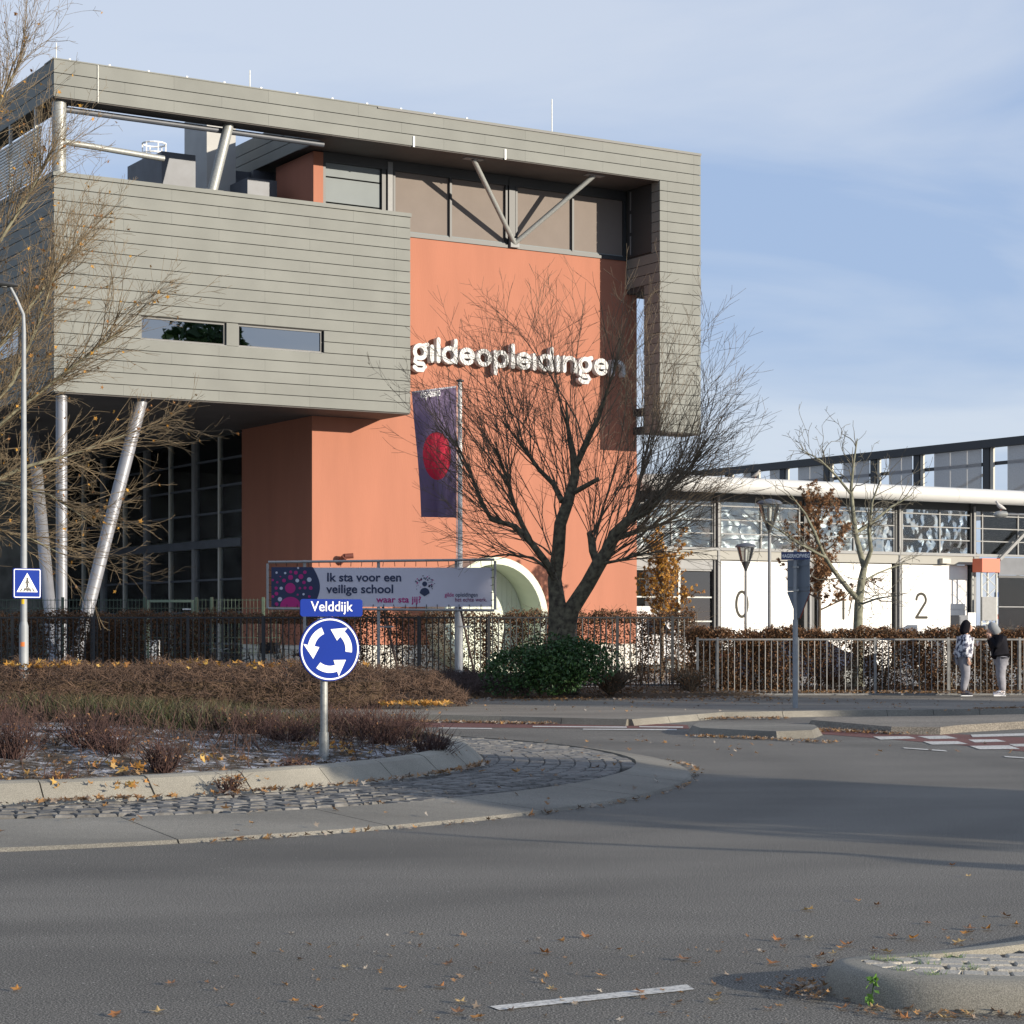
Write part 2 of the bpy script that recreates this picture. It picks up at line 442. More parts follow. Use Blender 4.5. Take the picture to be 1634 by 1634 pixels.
BARK = M('dark_bark', (.06, .048, .034), .95, var=.45, vs=9, bump=1.0, bs=26, col2=(.135, .12, .078))
TWIG = M('brown_twig', (.125, .095, .064), .85, var=.3, vs=3)
TWIGPALE = M('pale_olive_twig', (.185, .14, .085), .85, var=.3, vs=2)
TWIGRED = M('dark_red_twig', (.06, .030, .026), .85, var=.4, vs=4)
TWIGDRY = M('dry_brown_twig', (.105, .064, .043), .9, var=.45, vs=2)
LEAFBROWN = leafmat('beech_leaf_brown', [(.09, .05, .03), (.17, .09, .045), (.26, .13, .06), (.12, .075, .045), (.07, .05, .03)])
LEAFORANGE = leafmat('autumn_leaf_orange', [(.42, .20, .05), (.50, .27, .06), (.33, .15, .05), (.55, .36, .10), (.30, .19, .10)])
LEAFGOLD = leafmat('golden_leaf', [(.45, .22, .04), (.55, .30, .05), (.30, .14, .04), (.25, .12, .05)])
LEAFRUST = leafmat('rust_leaf', [(.20, .10, .05), (.28, .15, .07), (.14, .08, .045)])
LEAFGREEN = leafmat('evergreen_leaf', [(.02, .05, .018), (.04, .095, .028), (.03, .07, .022), (.09, .16, .055)], rough=.35, trans=.12)
LEAFLITTER = leafmat('leaf_litter', [(.16, .09, .05), (.28, .16, .08), (.40, .22, .08), (.22, .15, .10), (.45, .40, .34), (.12, .08, .05)])
GRASSM = leafmat('dull_grass', [(.04, .055, .022), (.075, .08, .035), (.13, .10, .055), (.035, .045, .02), (.09, .065, .04)])
BLUE = M('sign_blue', (.0012, .024, .235), .6, var=.04, vs=3, spec=.12)
SIGNWHITE = M('sign_white', (.78, .79, .80), .4)
SIGNBACK = M('sign_back_grey', (.17, .20, .24), .5, .3)
RUST = M('rust_red_steel', (.42, .07, .04), .5)
# ================================================================== GROUND, ROAD, ROUNDABOUT
def soilmat(name, c1, c2, frost, fs=1.1, thr=.52):
    m = bpy.data.materials.new(name); m.use_nodes = True; N, L = m.node_tree.nodes, m.node_tree.links
    p = N['Principled BSDF']; p.inputs['Roughness'].default_value = .95; p.inputs['Specular IOR Level'].default_value = .2
    g = N.new('ShaderNodeNewGeometry'); v = g.outputs['Position']
    n1 = N.new('ShaderNodeTexNoise'); n1.inputs['Scale'].default_value = 9; n1.inputs['Detail'].default_value = 8; n1.inputs['Roughness'].default_value = .75; L.new(v, n1.inputs['Vector'])
    r = N.new('ShaderNodeValToRGB'); L.new(n1.outputs['Fac'], r.inputs[0]); r.color_ramp.elements[0].position = .35; r.color_ramp.elements[1].position = .65
    r.color_ramp.elements[0].color = (*c1, 1); r.color_ramp.elements[1].color = (*c2, 1); col = r.outputs[0]
    if frost:
        n2 = N.new('ShaderNodeTexNoise'); n2.inputs['Scale'].default_value = fs; n2.inputs['Detail'].default_value = 12; n2.inputs['Roughness'].default_value = .85; L.new(v, n2.inputs['Vector'])
        r2 = N.new('ShaderNodeValToRGB'); L.new(n2.outputs['Fac'], r2.inputs[0]); r2.color_ramp.elements[0].position = thr; r2.color_ramp.elements[1].position = thr + .07
        r2.color_ramp.elements[1].color = (frost, frost, frost, 1)
        mx = N.new('ShaderNodeMix'); mx.data_type = 'RGBA'; L.new(r2.outputs[0], mx.inputs['Factor']); L.new(col, mx.inputs['A']); mx.inputs['B'].default_value = (.55, .56, .60, 1); col = mx.outputs['Result']
    L.new(col, p.inputs['Base Color'])
    b = N.new('ShaderNodeBump'); b.inputs['Strength'].default_value = .9; b.inputs['Distance'].default_value = .04; L.new(n1.outputs['Fac'], b.inputs['Height']); L.new(b.outputs[0], p.inputs['Normal'])
    return m
SOILFROST = soilmat('frosted_soil', (.035, .027, .02), (.11, .085, .062), .85, 3.0, .505)
SOIL = soilmat('leafy_soil', (.05, .036, .025), (.14, .095, .06), 0)
GROUNDM = soilmat('rough_ground', (.05, .055, .03), (.10, .09, .055), 0)
def brickmat(name, c1, c2, mortar, scale, rot, bw=.2, bh=.1):
    m = bpy.data.materials.new(name); m.use_nodes = True; N, L = m.node_tree.nodes, m.node_tree.links
    p = N['Principled BSDF']; p.inputs['Roughness'].default_value = .9
    g = N.new('ShaderNodeNewGeometry'); mm = N.new('ShaderNodeMapping'); m0 = N.new('ShaderNodeMapping'); m0.inputs['Rotation'].default_value = (0, 0, rot[2]); L.new(g.outputs['Position'], m0.inputs[0]); mm.inputs['Rotation'].default_value = (rot[0], rot[1], 0); L.new(m0.outputs[0], mm.inputs[0])
    b = N.new('ShaderNodeTexBrick'); L.new(mm.outputs[0], b.inputs['Vector']); b.inputs['Scale'].default_value = scale
    b.inputs['Brick Width'].default_value = bw; b.inputs['Row Height'].default_value = bh; b.inputs['Mortar Size'].default_value = .008
    b.inputs['Color1'].default_value = (*c1, 1); b.inputs['Color2'].default_value = (*c2, 1); b.inputs['Mortar'].default_value = (*mortar, 1)
    L.new(b.outputs['Color'], p.inputs['Base Color'])
    bn = N.new('ShaderNodeBump'); bn.inputs['Strength'].default_value = .6; bn.inputs['Distance'].default_value = .01; bn.invert = True; L.new(b.outputs['Fac'], bn.inputs['Height']); L.new(bn.outputs[0], p.inputs['Normal'])
    return m
CLINKER = brickmat('clinker_path', (.17, .14, .115), (.24, .20, .165), (.05, .045, .038), 1, (0, 0, R(45)))
REDLANE = speckle('red_cycle_asphalt', (.08, .032, .027), (.22, .095, .08), (.13, .048, .04), 60, .25, .4)
ROADWHITE = speckle('worn_road_paint', (.26, .25, .24), (.62, .60, .56), (.50, .49, .46), 35, .2, .2)
YARD = speckle('yard_paving', (.17, .165, .155), (.40, .39, .36), (.29, .28, .26), 12, .2, .2)

def sheet(name, pts, z, mat, parent=None, kind='structure'):
    o = MB().add([(p[0], p[1], z) for p in pts], [tuple(range(len(pts)))]).build(name, mat, parent)
    if parent is None: tag(o, kind=kind)
    return o
gnd = sheet('ground', [(-700, -300), (700, -300), (700, 1200), (-700, 1200)], -0.03, GROUNDM)
road = sheet('road', [(-60, -25), (90, -25), (90, 47), (-60, 47)], 0.0, ASPHALT)
yard = sheet('school_yard', [(-60, 53.2), (90, 53.2), (90, 130), (-60, 130)], 0.02, YARD)

CX, CD, = -7.3, 24.3
def cp(r, th, z=0.0): return Vector((CX + r * math.cos(th), CD + r * math.sin(th), z))

# far pavement with its kerb
front = [cp(14.3, R(a)) for a in range(150, 50, -5)]
front += [Vector((2.0, 35.4, 0)), Vector((2.7, 36.5, 0)), Vector((3.9, 38.4, 0)), Vector((6.2, 39.2, 0)), Vector((9.9, 40, 0)), Vector((20, 41.4, 0)), Vector((60, 46, 0))]
outline = front + [Vector((60, 52.6, 0)), Vector((-40, 52.6, 0)), Vector((-40, 33, 0))]
mb = MB().prism([(p.x, p.y, 0) for p in reversed(outline)], (0, 0, .09))
pave = tag(mb.build('pavement', SIDEWALK), kind='structure')
KSTONE = {}
def kerb_run(pts, parent, mat, w=.16, h=.115, step=1.0):
    d = 0.0
    for i in range(len(pts) - 1):
        a, b = Vector(pts[i]), Vector(pts[i + 1]); L = (b - a).length; n = max(1, round(L / step))
        for k in range(n):
            p0 = a.lerp(b, k / n); p1 = a.lerp(b, (k + 1) / n); c = (p0 + p1) / 2; dr = p1 - p0
            ln = dr.length - .012
            nrm = Vector((dr.y, -dr.x, 0)).normalized()
            key = (mat.name, round(ln, 1))
            if key not in KSTONE:
                me = bpy.data.meshes.new('kerb_stone')
                me.from_pydata([(-.5, -w / 2 - .03, 0), (.5, -w / 2 - .03, 0), (.5, w / 2, 0), (-.5, w / 2, 0), (-.5, -w / 2 + .02, h), (.5, -w / 2 + .02, h), (.5, w / 2, h), (-.5, w / 2, h)], [],
                               [(3, 2, 1, 0), (4, 5, 6, 7), (0, 1, 5, 4), (1, 2, 6, 5), (2, 3, 7, 6), (3, 0, 4, 7)])
                me.materials.append(mat); KSTONE[key] = me
            place('kerb_stone', KSTONE[key], c, parent, math.atan2(dr.y, dr.x), (ln, 1, 1))
kerb_run([p for p in front if -12 < p.x < 22], pave, CONC2)
tag(sheet('brick_path', [(-1.9, 44.2), (1.0, 45.6), (6, 46.8), (6, 48.6), (-4, 48.6)], .094, CLINKER), kind='structure')
# planting strip in front of the fences, slightly banked, littered with leaves
def bank(name, x0, x1, d0, d1, z0, zc, mat, nx=40, nd=8, seed=1):
    rg = np.random.default_rng(seed); V = []; Fq = []
    for j in range(nd + 1):
        for i in range(nx + 1):
            f = j / nd; x = x0 + (x1 - x0) * i / nx
            dd0 = d0(x) if callable(d0) else d0
            z = z0 + (zc - z0) * math.sin(math.pi * min(1, f * .9)) + rg.uniform(-.03, .03)
            V.append((x, dd0 + (d1 - dd0) * f, max(z0, z)))
    for j in range(nd):
        for i in range(nx):
            a = j * (nx + 1) + i; Fq.append((a, a + 1, a + nx + 2, a + nx + 1))
    return tag(np_mesh(name, V, Fq, mat, None, True), kind='structure')
bank('planting_strip', -30, 60, lambda x: 42.5 if x < -2.2 else (46.3 if x < 5 else 48.6), 52.4, .088, .24, SOIL)

# ---- the roundabout
b = MB(); na = 72
for i in range(na):
    t0, t1 = 2 * math.pi * i / na, 2 * math.pi * (i + 1) / na
    b.hexa([cp(6.6, t0, 0), cp(9.2, t0, 0), cp(9.2, t1, 0), cp(6.6, t1, 0), cp(6.6, t0, .150), cp(9.2, t0, .012), cp(9.2, t1, .012), cp(6.6, t1, .150)])
apron = tag(b.build('roundabout_apron', JOINT), kind='structure')
def rset(th):
    a = math.degrees(th)
    return float(np.interp(a, [-70, -67, -51, -30, 4, 30], [7.75, 7.75, 8.25, 8.44, 8.78, 8.78]))
angs = list(range(-120, 240, 12))
for k, a0 in enumerate(angs):
    b = MB(); n = 6
    for i in range(n):
        t0 = R(a0 + .045) + R(11.91) * i / n; t1 = R(a0 + .045) + R(11.91) * (i + 1) / n
        ri0, ri1 = rset(t0) + .02, rset(t1) + .02
        z_i, z_o, ro = .102, .030, 9.35
        b.hexa([cp(ri0, t0, 0), cp(ro + .03, t0, 0), cp(ro + .03, t1, 0), cp(ri1, t1, 0), cp(ri0, t0, z_i), cp(ro, t0, z_o), cp(ro, t1, z_o), cp(ri1, t1, z_i)])
    b.build('edge_slab', CONC2, apron)
sm = bpy.data.meshes.new('sett')
def sett_geo(w=.170, l=.170, h=.032):
    a, b2 = w / 2, w / 2 * .86
    return [(-a, -a, -.03), (a, -a, -.03), (a, a, -.03), (-a, a, -.03), (-a, -a, h * .45), (a, -a, h * .45), (a, a, h * .45), (-a, a, h * .45), (-b2, -b2, h), (b2, -b2, h), (b2, b2, h), (-b2, b2, h)], \
        [(0, 1, 5, 4), (1, 2, 6, 5), (2, 3, 7, 6), (3, 0, 4, 7), (4, 5, 9, 8), (5, 6, 10, 9), (6, 7, 11, 10), (7, 4, 8, 11), (8, 9, 10, 11)]
sv, sf = sett_geo(); sm.from_pydata(sv, [], sf); sm.materials.append(SETT)
setts = []
r = 7.06
row = 0
while r < 8.8:
    n = int(2 * math.pi * r / .178)
    for i in range(n):
        th = 2 * math.pi * (i + .5 * (row % 2)) / n
        if th > math.pi: th -= 2 * math.pi
        if R(-74) < th < R(60) and r + .03 < rset(th):
            f = (r - 6.98) / 1.8; setts.append((cp(r, th, .115 - .055 * f + random.uniform(-.007, .007)), th))
    r += .178; row += 1
setts.sort(key=lambda q: q[0].length)
for c, th in setts[:300]:
    place('sett', sm, c, apron, rot=(random.uniform(-.05, .05), random.uniform(-.05, .05), th + random.uniform(-.06, .06)), scale=(random.uniform(.93, 1.03), random.uniform(.93, 1.03), random.uniform(.9, 1.1)))
b = MB()
for c, th in setts[300:]:
    m4 = Matrix.Translation(c) @ Matrix.Rotation(th + random.uniform(-.06, .06), 4, 'Z')
    b.add([m4 @ Vector(q) for q in sv], sf)
tag(b.build('distant_setts', SETT, apron), kind='stuff')
# raised planted island with sloped kerb stones
island_v, island_f = [], []
NR, NA = 14, 96
for j in range(NR + 1):
    for i in range(NA):
        rr = 6.62 * j / NR; th = 2 * math.pi * i / NA
        z = .50 - .26 * (rr / 6.62) ** 2 + (0 if j == NR else random.uniform(-.025, .03))
        island_v.append(tuple(cp(rr, th, z)))
for j in range(NR):
    for i in range(NA):
        a = j * NA + i; a2 = j * NA + (i + 1) % NA
        island_f.append((a, a + NA, a2 + NA, a2))
island = tag(np_mesh('roundabout_island', island_v, island_f, SOILFROST, None, True), kind='structure')
def island_z(x, d):
    rr = math.hypot(x - CX, d - CD); return .50 - .26 * (rr / 6.62) ** 2
nk = 42
km = bpy.data.meshes.new('kerb_stone')
kv, kf = [], []
prof = [(6.98, .07), (6.96, .13), (6.76, .315), (6.70, .335), (6.58, .335), (6.58, .05)]
m_ = 4
for i in range(m_ + 1):
    th = (i / m_ - .5) * (2 * math.pi / nk - .0022)
    for (rr, z) in prof: kv.append((rr * math.cos(th), rr * math.sin(th), z))
np_ = len(prof)
for i in range(m_):
    for k in range(np_ - 1): kf.append((i * np_ + k, (i + 1) * np_ + k, (i + 1) * np_ + k + 1, i * np_ + k + 1))
kf += [tuple(range(np_)), tuple(m_ * np_ + k for k in reversed(range(np_)))]
km.from_pydata(kv, [], kf); km.materials.append(CONC)
for i in range(nk):
    place('kerb_stone', km, (CX, CD, random.uniform(-.006, .006)), island, 2 * math.pi * i / nk + .03)

# ---- small kerbed islands across the exits
def kerbed_island(name, pts, h, mat, slope=.12, label=None):
    n = len(pts); P = [Vector((p[0], p[1], 0)) for p in pts]; c = sum(P, Vector()) / n
    top = []
    for i, p in enumerate(P):
        d = (p - c); d.normalize(); top.append(p - d * slope + Vector((0, 0, h)))
    b = MB(); b.v = P + top
    b.f = [(i, (i + 1) % n, n + (i + 1) % n, n + i) for i in range(n)] + [tuple(n + i for i in range(n))]
    return tag(b.build(name, mat), kind='structure')
kerbed_island('traffic_island', [tuple(gd(x, y)[:2]) for x, y in ((1097, 1169), (1112, 1174), (1240, 1180), (1300, 1178), (1313, 1173), (1306, 1168), (1230, 1164), (1110, 1164))], .12, CONC2, .08)
kerbed_island('traffic_island', [tuple(gd(x, y)[:2]) for x, y in ((1287, 1160), (1420, 1172), (1500, 1173), (1534, 1169), (1634, 1163), (1720, 1160), (1720, 1148), (1500, 1153), (1300, 1155))], .12, SIDEWALK, .08)

# ---- near splitter island, bottom right: concrete rim, paving stones, weeds
nose = [(1.455, 9.72), (1.45, 9.55), (1.52, 9.36), (1.64, 9.23), (1.85, 9.10), (2.25, 9.02), (3.0, 8.95), (6.5, 8.6), (6.5, 14.2), (4.0, 11.75), (2.62, 10.42), (2.2, 10.13), (1.85, 9.93), (1.62, 9.85)]
def inset(poly, d):
    n = len(poly); out = []
    for i in range(n):
        a, p, c = Vector(poly[i - 1]), Vector(poly[i]), Vector(poly[(i + 1) % n])
        e1 = (p - a).normalized(); e2 = (c - p).normalized()
        n1 = Vector((-e1.y, e1.x)); n2 = Vector((-e2.y, e2.x)); m = (n1 + n2); m.normalize()
        out.append(p + m * d / max(.5, m.dot(n1)))
    return out
def smooth_poly(poly, it=2):
    P = [Vector(p) for p in poly]
    for _ in range(it):
        Q = []
        for i in range(len(P)):
            a, c = P[i], P[(i + 1) % len(P)]; Q += [a * .75 + c * .25, a * .25 + c * .75]
        P = Q
    return P
ns = smooth_poly(nose)
rings = [(ns, -.02), (inset(ns, .012), .06), (inset(ns, .035), .115), (inset(ns, .065), .138), (inset(ns, .105), .143), (inset(ns, .175), .143), (inset(ns, .18), .10)]
b = MB(); n = len(ns)
for pl, z in rings: b.v += [Vector((p.x, p.y, z)) for p in pl]
for k in range(len(rings) - 1):
    for i in range(n): b.f.append((k * n + i, k * n + (i + 1) % n, (k + 1) * n + (i + 1) % n, (k + 1) * n + i))
splitter = tag(b.build('splitter_island', CONC, None, True), kind='structure')
inn = inset(ns, .178)
MB().add([(p.x, p.y, .106) for p in inn], [tuple(range(n))]).build('joint_sand', JOINT, splitter)
def inside(p, poly):
    c = False; j = len(poly) - 1
    for i in range(len(poly)):
        a, q = poly[i], poly[j]
        if (a.y > p.y) != (q.y > p.y) and p.x < (q.x - a.x) * (p.y - a.y) / (q.y - a.y) + a.x: c = not c
        j = i
    return c
pv = bpy.data.meshes.new('paving_stone')
h2 = .5
pv.from_pydata([(-h2, -h2, 0), (h2, -h2, 0), (h2, h2, 0), (-h2, h2, 0), (-h2, -h2, .8), (h2, -h2, .8), (h2, h2, .8), (-h2, h2, .8), (-.46, -.44, 1), (.46, -.44, 1), (.46, .44, 1), (-.46, .44, 1)], [],
               [(0, 1, 5, 4), (1, 2, 6, 5), (2, 3, 7, 6), (3, 0, 4, 7), (4, 5, 9, 8), (5, 6, 10, 9), (6, 7, 11, 10), (7, 4, 8, 11), (8, 9, 10, 11)])
pv.materials.append(PAVER)
core_poly = inset(ns, .30)
ang = R(-4); e1 = Vector((math.cos(ang), math.sin(ang))); e2 = Vector((-e1.y, e1.x)); o0 = Vector((1.4, 8.8))
for j in range(-2, 44):
    for i in range(-2, 16):
        c = o0 + e1 * (i * .216 + (j % 2) * .108) + e2 * (j * .117)
        if all(inside(c + e1 * sx * .09 + e2 * sy * .045, inn) for sx in (-1, 1) for sy in (-1, 1)) and inside(c, core_poly) and c.x < 5.2:
            place('paving_stone', pv, (c.x, c.y, .10), splitter, ang + random.uniform(-.015, .015), (.196, .096, .043 + random.uniform(-.004, .004)))
# soldier course following the rim
rim = inset(ns, .245); acc = 0
for i in range(len(rim)):
    a, c = rim[i], rim[(i + 1) % len(rim)]; L = (c - a).length; t = acc
    while t < L:
        p = a + (c - a) * (t / max(L, 1e-6)); dr = c - a
        if p.x < 5.2 and not (p.x > 1.75 and p.y > 9.75): place('paving_stone', pv, (p.x, p.y, .10), splitter, math.atan2(dr.y, dr.x) + math.pi / 2, (.115, .098, .042))
        t += .108
    acc = t - L
# paint
def paint(name, px, z=.004, mat=ROADWHITE):
    return tag(sheet(name, [tuple(gd(x, y)[:2]) for x, y in px], z, mat), kind='structure')
paint('lane_marking', [(781, 1607), (797, 1613), (1109, 1580), (1096, 1572)])
paint('red_cycle_lane', [(1303, 1163), (1300, 1171), (1420, 1180), (1540, 1190), (1700, 1206), (1700, 1180), (1530, 1172), (1400, 1170)], .004, REDLANE)
paint('red_cycle_lane', [(560, 1160), (1100, 1163), (1097, 1157), (1010, 1154), (560, 1153)], .004, REDLANE)
for q in ([(1393, 1176), (1405, 1181), (1462, 1179), (1450, 1175.5)], [(1464, 1175.5), (1484, 1180), (1528, 1179), (1510, 1174.5)], [(1473, 1184), (1487, 1189), (1545, 1188), (1528, 1183.5)],
          [(1547, 1191), (1563, 1196.5), (1628, 1196), (1610, 1190)], [(1549, 1173), (1552, 1177), (1660, 1174), (1640, 1170.5)], [(1545, 1181), (1556, 1185.5), (1606, 1184), (1590, 1180.5)],
          [(1610, 1188), (1620, 1192), (1680, 1192), (1670, 1187)], [(1441, 1193.5), (1443, 1195), (1512, 1200), (1508, 1198)], [(1602, 1207), (1604, 1209), (1690, 1215), (1690, 1213)]):
    paint('crossing_marking', q, .008)
for q in ([(700, 1161.5), (700, 1163), (785, 1164), (785, 1162.5)], [(850, 1159), (850, 1160.5), (1000, 1162), (1000, 1160)], [(930, 1163.5), (930, 1165), (1080, 1166), (1080, 1164)], [(1020, 1159.5), (1020, 1161), (1090, 1162), (1090, 1160)]):
    paint('crossing_marking', q, .008)
# ================================================================== SCHOOL BUILDING
FA = math.atan2(1, 1.634)
UX, UY = math.cos(FA), math.sin(FA)
U = Vector((UX, UY, 0)); V_ = Vector((-UY, UX, 0))
class Facade:
    """frame of a front: s along it to the right, t into the building, z up"""
    def __init__(f, x, D): f.o = gx(x, D)
    def P(f, s, t, z): return f.o + U * s + V_ * t + Vector((0, 0, z))
    def s(f, x, t=0.0):
        k = (x - 817) / FPX; return (k * (f.o.y + V_.y * t) - f.o.x - V_.x * t) / (UX - k * UY)
    def D(f, s, t): return f.o.y + UY * s + V_.y * t
    def z(f, x, y, t=0.0): return EYE - (y - YH) / FPX * f.D(f.s(x, t), t)
    def box(f, b, s0, s1, t0, t1, z0, z1):
        P = f.P
        return b.hexa([P(s0, t0, z0), P(s1, t0, z0), P(s1, t1, z0), P(s0, t1, z0), P(s0, t0, z1), P(s1, t0, z1), P(s1, t1, z1), P(s0, t1, z1)])
    def part(f, name, mat, parent, s0, s1, t0, t1, z0, z1):
        return piece(name, mat, f.P((s0 + s1) / 2, (t0 + t1) / 2, (z0 + z1) / 2), (abs(s1 - s0), abs(t1 - t0), abs(z1 - z0)), parent, FA)
SF = Facade(86, 60.0)
P = SF.P
school = empty('school_building', P(0, 0, 0), 'tall grey clad and terracotta school building on slanted silver columns', 'building')
GAP = .024
def boards_front(parent, s0, s1, zs, t=0.0, joints=None, thick=.035, holes=()):
    """rows of cladding boards on a front plane; zs = list of row edges from top down"""
    for k in range(len(zs) - 1):
        z1, z0 = zs[k], zs[k + 1]
        spans = [(s0, s1)]
        for (ha, hb, hz0, hz1) in holes:
            if z0 > hz0 - .01 and z1 < hz1 + .01: spans = [(s0, ha), (hb, s1)]
        for (a, b) in spans:
            cuts = [a] + sorted(j for j in (joints(k) if joints else []) if a + .25 < j < b - .25) + [b]
            for i in range(len(cuts) - 1):
                SF.part('cladding_board', CLAD, parent, cuts[i] + .002, cuts[i + 1] - .002, t, t + thick, z0 + GAP, z1)
def boards_side(parent, s, t0, t1, zs, facing=-1, thick=.035, step=3.05):
    for k in range(len(zs) - 1):
        z1, z0 = zs[k], zs[k + 1]; t = t0 - (k % 2) * step / 2
        while t < t1:
            a, b = max(t, t0), min(t + step, t1)
            if b - a > .1: SF.part('cladding_board', CLAD, parent, min(s, s + thick * -facing), max(s, s + thick * -facing), a + .002, b - .002, z0 + GAP, z1)
            t += step
def stag(k, step=3.05, off=.6): return [off + (k % 2) * step / 2 + i * step for i in range(-1, 12)]
PITCH = .35
# ---- cantilevered box
Z_BT, Z_BB = 14.92, 8.52
rows = [14.80 - PITCH * k for k in range(18)] + [Z_BB]
WS0, WS1, WZ0, WZ1 = 2.67, 8.72, rows[13], rows[11]
SBX = 11.79
b = MB(); c0 = .045
SF.box(b, .045, SBX, .42, 27.6, Z_BB + .02, Z_BT - .06)
SF.box(b, .045, WS0, c0, .42, Z_BB + .02, Z_BT - .06); SF.box(b, WS1, SBX, c0, .42, Z_BB + .02, Z_BT - .06)
SF.box(b, WS0, WS1, c0, .42, WZ1, Z_BT - .06); SF.box(b, WS0, WS1, c0, .42, Z_BB + .02, WZ0)
box = b.build('upper_box', CLADCORE, school)
boards_front(box, 0, SBX, rows, 0, lambda k: stag(k) + [11.2], holes=[(WS0, WS1, WZ0, WZ1)])
SF.part('coping', CLAD, box, -.03, SBX + .03, -.03, .45, 14.82, 14.94)
SF.part('coping', CLAD, box, -.03, .4, .46, 25, 14.82, 14.94)
boards_side(box, 0, .045, 24, rows)
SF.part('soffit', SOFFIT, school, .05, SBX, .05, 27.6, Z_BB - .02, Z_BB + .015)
# strip window in the box
def strip_window(s0, s1):
    w = MB(); fr = .06
    SF.box(w, s0, s1, .10, .18, WZ0, WZ0 + fr); SF.box(w, s0, s1, .10, .18, WZ1 - fr, WZ1)
    SF.box(w, s0, s0 + fr, .10, .18, WZ0 + fr, WZ1 - fr); SF.box(w, s1 - fr, s1, .10, .18, WZ0 + fr, WZ1 - fr)
    f = w.build('window', DARKSTEEL, school)
    SF.part('pane', GLASSMIR, f, s0 + fr, s1 - fr, .14, .15, WZ0 + fr, WZ1 - fr)
    SF.part('sill', STEEL, f, s0, s1, .0, .10, WZ0 - .012, WZ0 + .012)
strip_window(WS0 + .01, 5.43); strip_window(5.82, WS1 - .02)
SF.part('window_pier', CLAD, school, 5.435, 5.815, .02, .16, WZ0 + .012, WZ1)
SF.part('side_window', GLASSMIR, school, -.02, .0, 3.2, 6.3, 10.0, 10.8)
# ---- roof beam
rb = [18.22, 17.80, 17.46, 17.10]
ZB = 17.10
SE = 23.34; SFI = 21.59
b = MB()
SF.box(b, .045, SE - .03, .04, .75, ZB + .02, 18.18)
SF.box(b, .045, .75, .75, 15, ZB + .02, 18.18)
beam = b.build('roof_beam', CLADCORE, school)
boards_front(beam, 0, SE, rb, 0, lambda k: stag(k, 3.1, .62) + [23.04])
boards_side(beam, 0, .04, 15, rb)
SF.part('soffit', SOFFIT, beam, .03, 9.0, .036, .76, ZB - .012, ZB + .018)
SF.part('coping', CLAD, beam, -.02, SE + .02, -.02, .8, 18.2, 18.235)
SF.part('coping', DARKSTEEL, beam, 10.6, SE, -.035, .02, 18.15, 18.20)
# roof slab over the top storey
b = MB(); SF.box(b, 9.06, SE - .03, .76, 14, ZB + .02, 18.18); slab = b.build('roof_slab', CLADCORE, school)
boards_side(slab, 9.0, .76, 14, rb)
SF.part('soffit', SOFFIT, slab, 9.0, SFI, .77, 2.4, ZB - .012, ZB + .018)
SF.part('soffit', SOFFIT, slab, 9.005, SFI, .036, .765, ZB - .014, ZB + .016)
# lightning rods, studs and short white strips
for (x, y0, y1) in ((90, 93, 68), (399, 137, 112), (881, 205, 158)):
    s = SF.s(x, .5); SF.part('lightning_rod', GALV, school, s - .012, s + .012, .5, .524, 18.2, SF.z(x, y1, .5))
for i in range(12):
    s = .5 + i * 1.22; SF.part('cable_clip', WHITE, school, s - .03, s + .03, .05, .1, 18.235, 18.29)
for x in (660, 806):  # two short white strips on the beam's lowest board row
    s = SF.s(x, 0); SF.part('white_strip', WHITE, school, s - .03, s + .03, -.03, 0, 17.08, 17.42)
SF.part('down_conductor', GALV, school, 1.32, 1.345, -.03, 0, 17.1, 18.2)
# ---- side fin
b = MB()
SF.box(b, SFI + .04, SE - .03, .04, 2.6, 13.45, ZB + .02)
SF.box(b, SFI + .04, SE - .03, .04, .95, 8.44, 13.45)
fin = b.build('side_fin', CLADCORE, school)
frow = [ZB - PITCH * k for k in range(25)] + [8.42]
boards_front(fin, SFI, SE, frow, 0, lambda k: [SFI + .32, SE - .34] if k % 1 == 0 else [])
hi = [q for q in frow if q > 13.3]; lo = [q for q in frow if q < 13.7]
boards_side(fin, SFI, .04, 2.04, [q for q in hi if q < 14.9], -1)
boards_side(fin, SFI, .04, .5, [q for q in hi if q > 14.6], -1)
boards_side(fin, SFI, .04, .95, lo, -1)
SF.part('louvre', DARKSTEEL, fin, SFI - .01, SFI + .05, .5, 1.9, 14.72, 17.06)
for q in range(3): SF.part('louvre_bar', STEEL, fin, SFI - .03, SFI - .012, 1.72, 1.78, 14.8 + q * .78, 15.45 + q * .78)
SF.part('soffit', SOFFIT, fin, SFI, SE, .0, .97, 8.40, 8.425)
SF.part('tie_beam', DARKSTEEL, school, SFI + .3, SFI + .6, .95, 2.06, 8.5, 8.75)
SF.part('tie_beam', DARKSTEEL, school, SFI + .3, SFI + .6, .95, 2.06, 9.15, 9.4)
# ---- terracotta volume
TW = 2.05; RS0, RS1 = 9.30, 22.05
b = MB()
SF.box(b, RS0, RS1, TW, 7.57, 1.10, 14.62)
SF.box(b, RS0 + .05, 9.70, TW, 4.9, 14.62, 17.05)
red = b.build('terracotta_wall', RED, school)
b = MB(); SF.box(b, RS0 + .02, RS1 - .02, TW + .02, 7.5, 0, 1.10); b.build('white_block_base', brickmat('white_base_blocks_laid', (.64, .62, .57), (.58, .56, .5), (.34, .33, .30), 1, (R(-90), 0, -FA), .39, .19), school)
SF.part('coping', DARKSTEEL, school, 11.8, 21.75, TW - .05, TW + .12, 14.62, 14.72)
b = MB(); s = SF.s(548, TW - .3)
b.tube([P(s, TW, 3.78), P(s + .05, TW - .32, 3.98)], .1, 12); b.tube([P(s + .05, TW - .3, 3.98), P(s + .3, TW - .42, 4.0)], .085, 12)
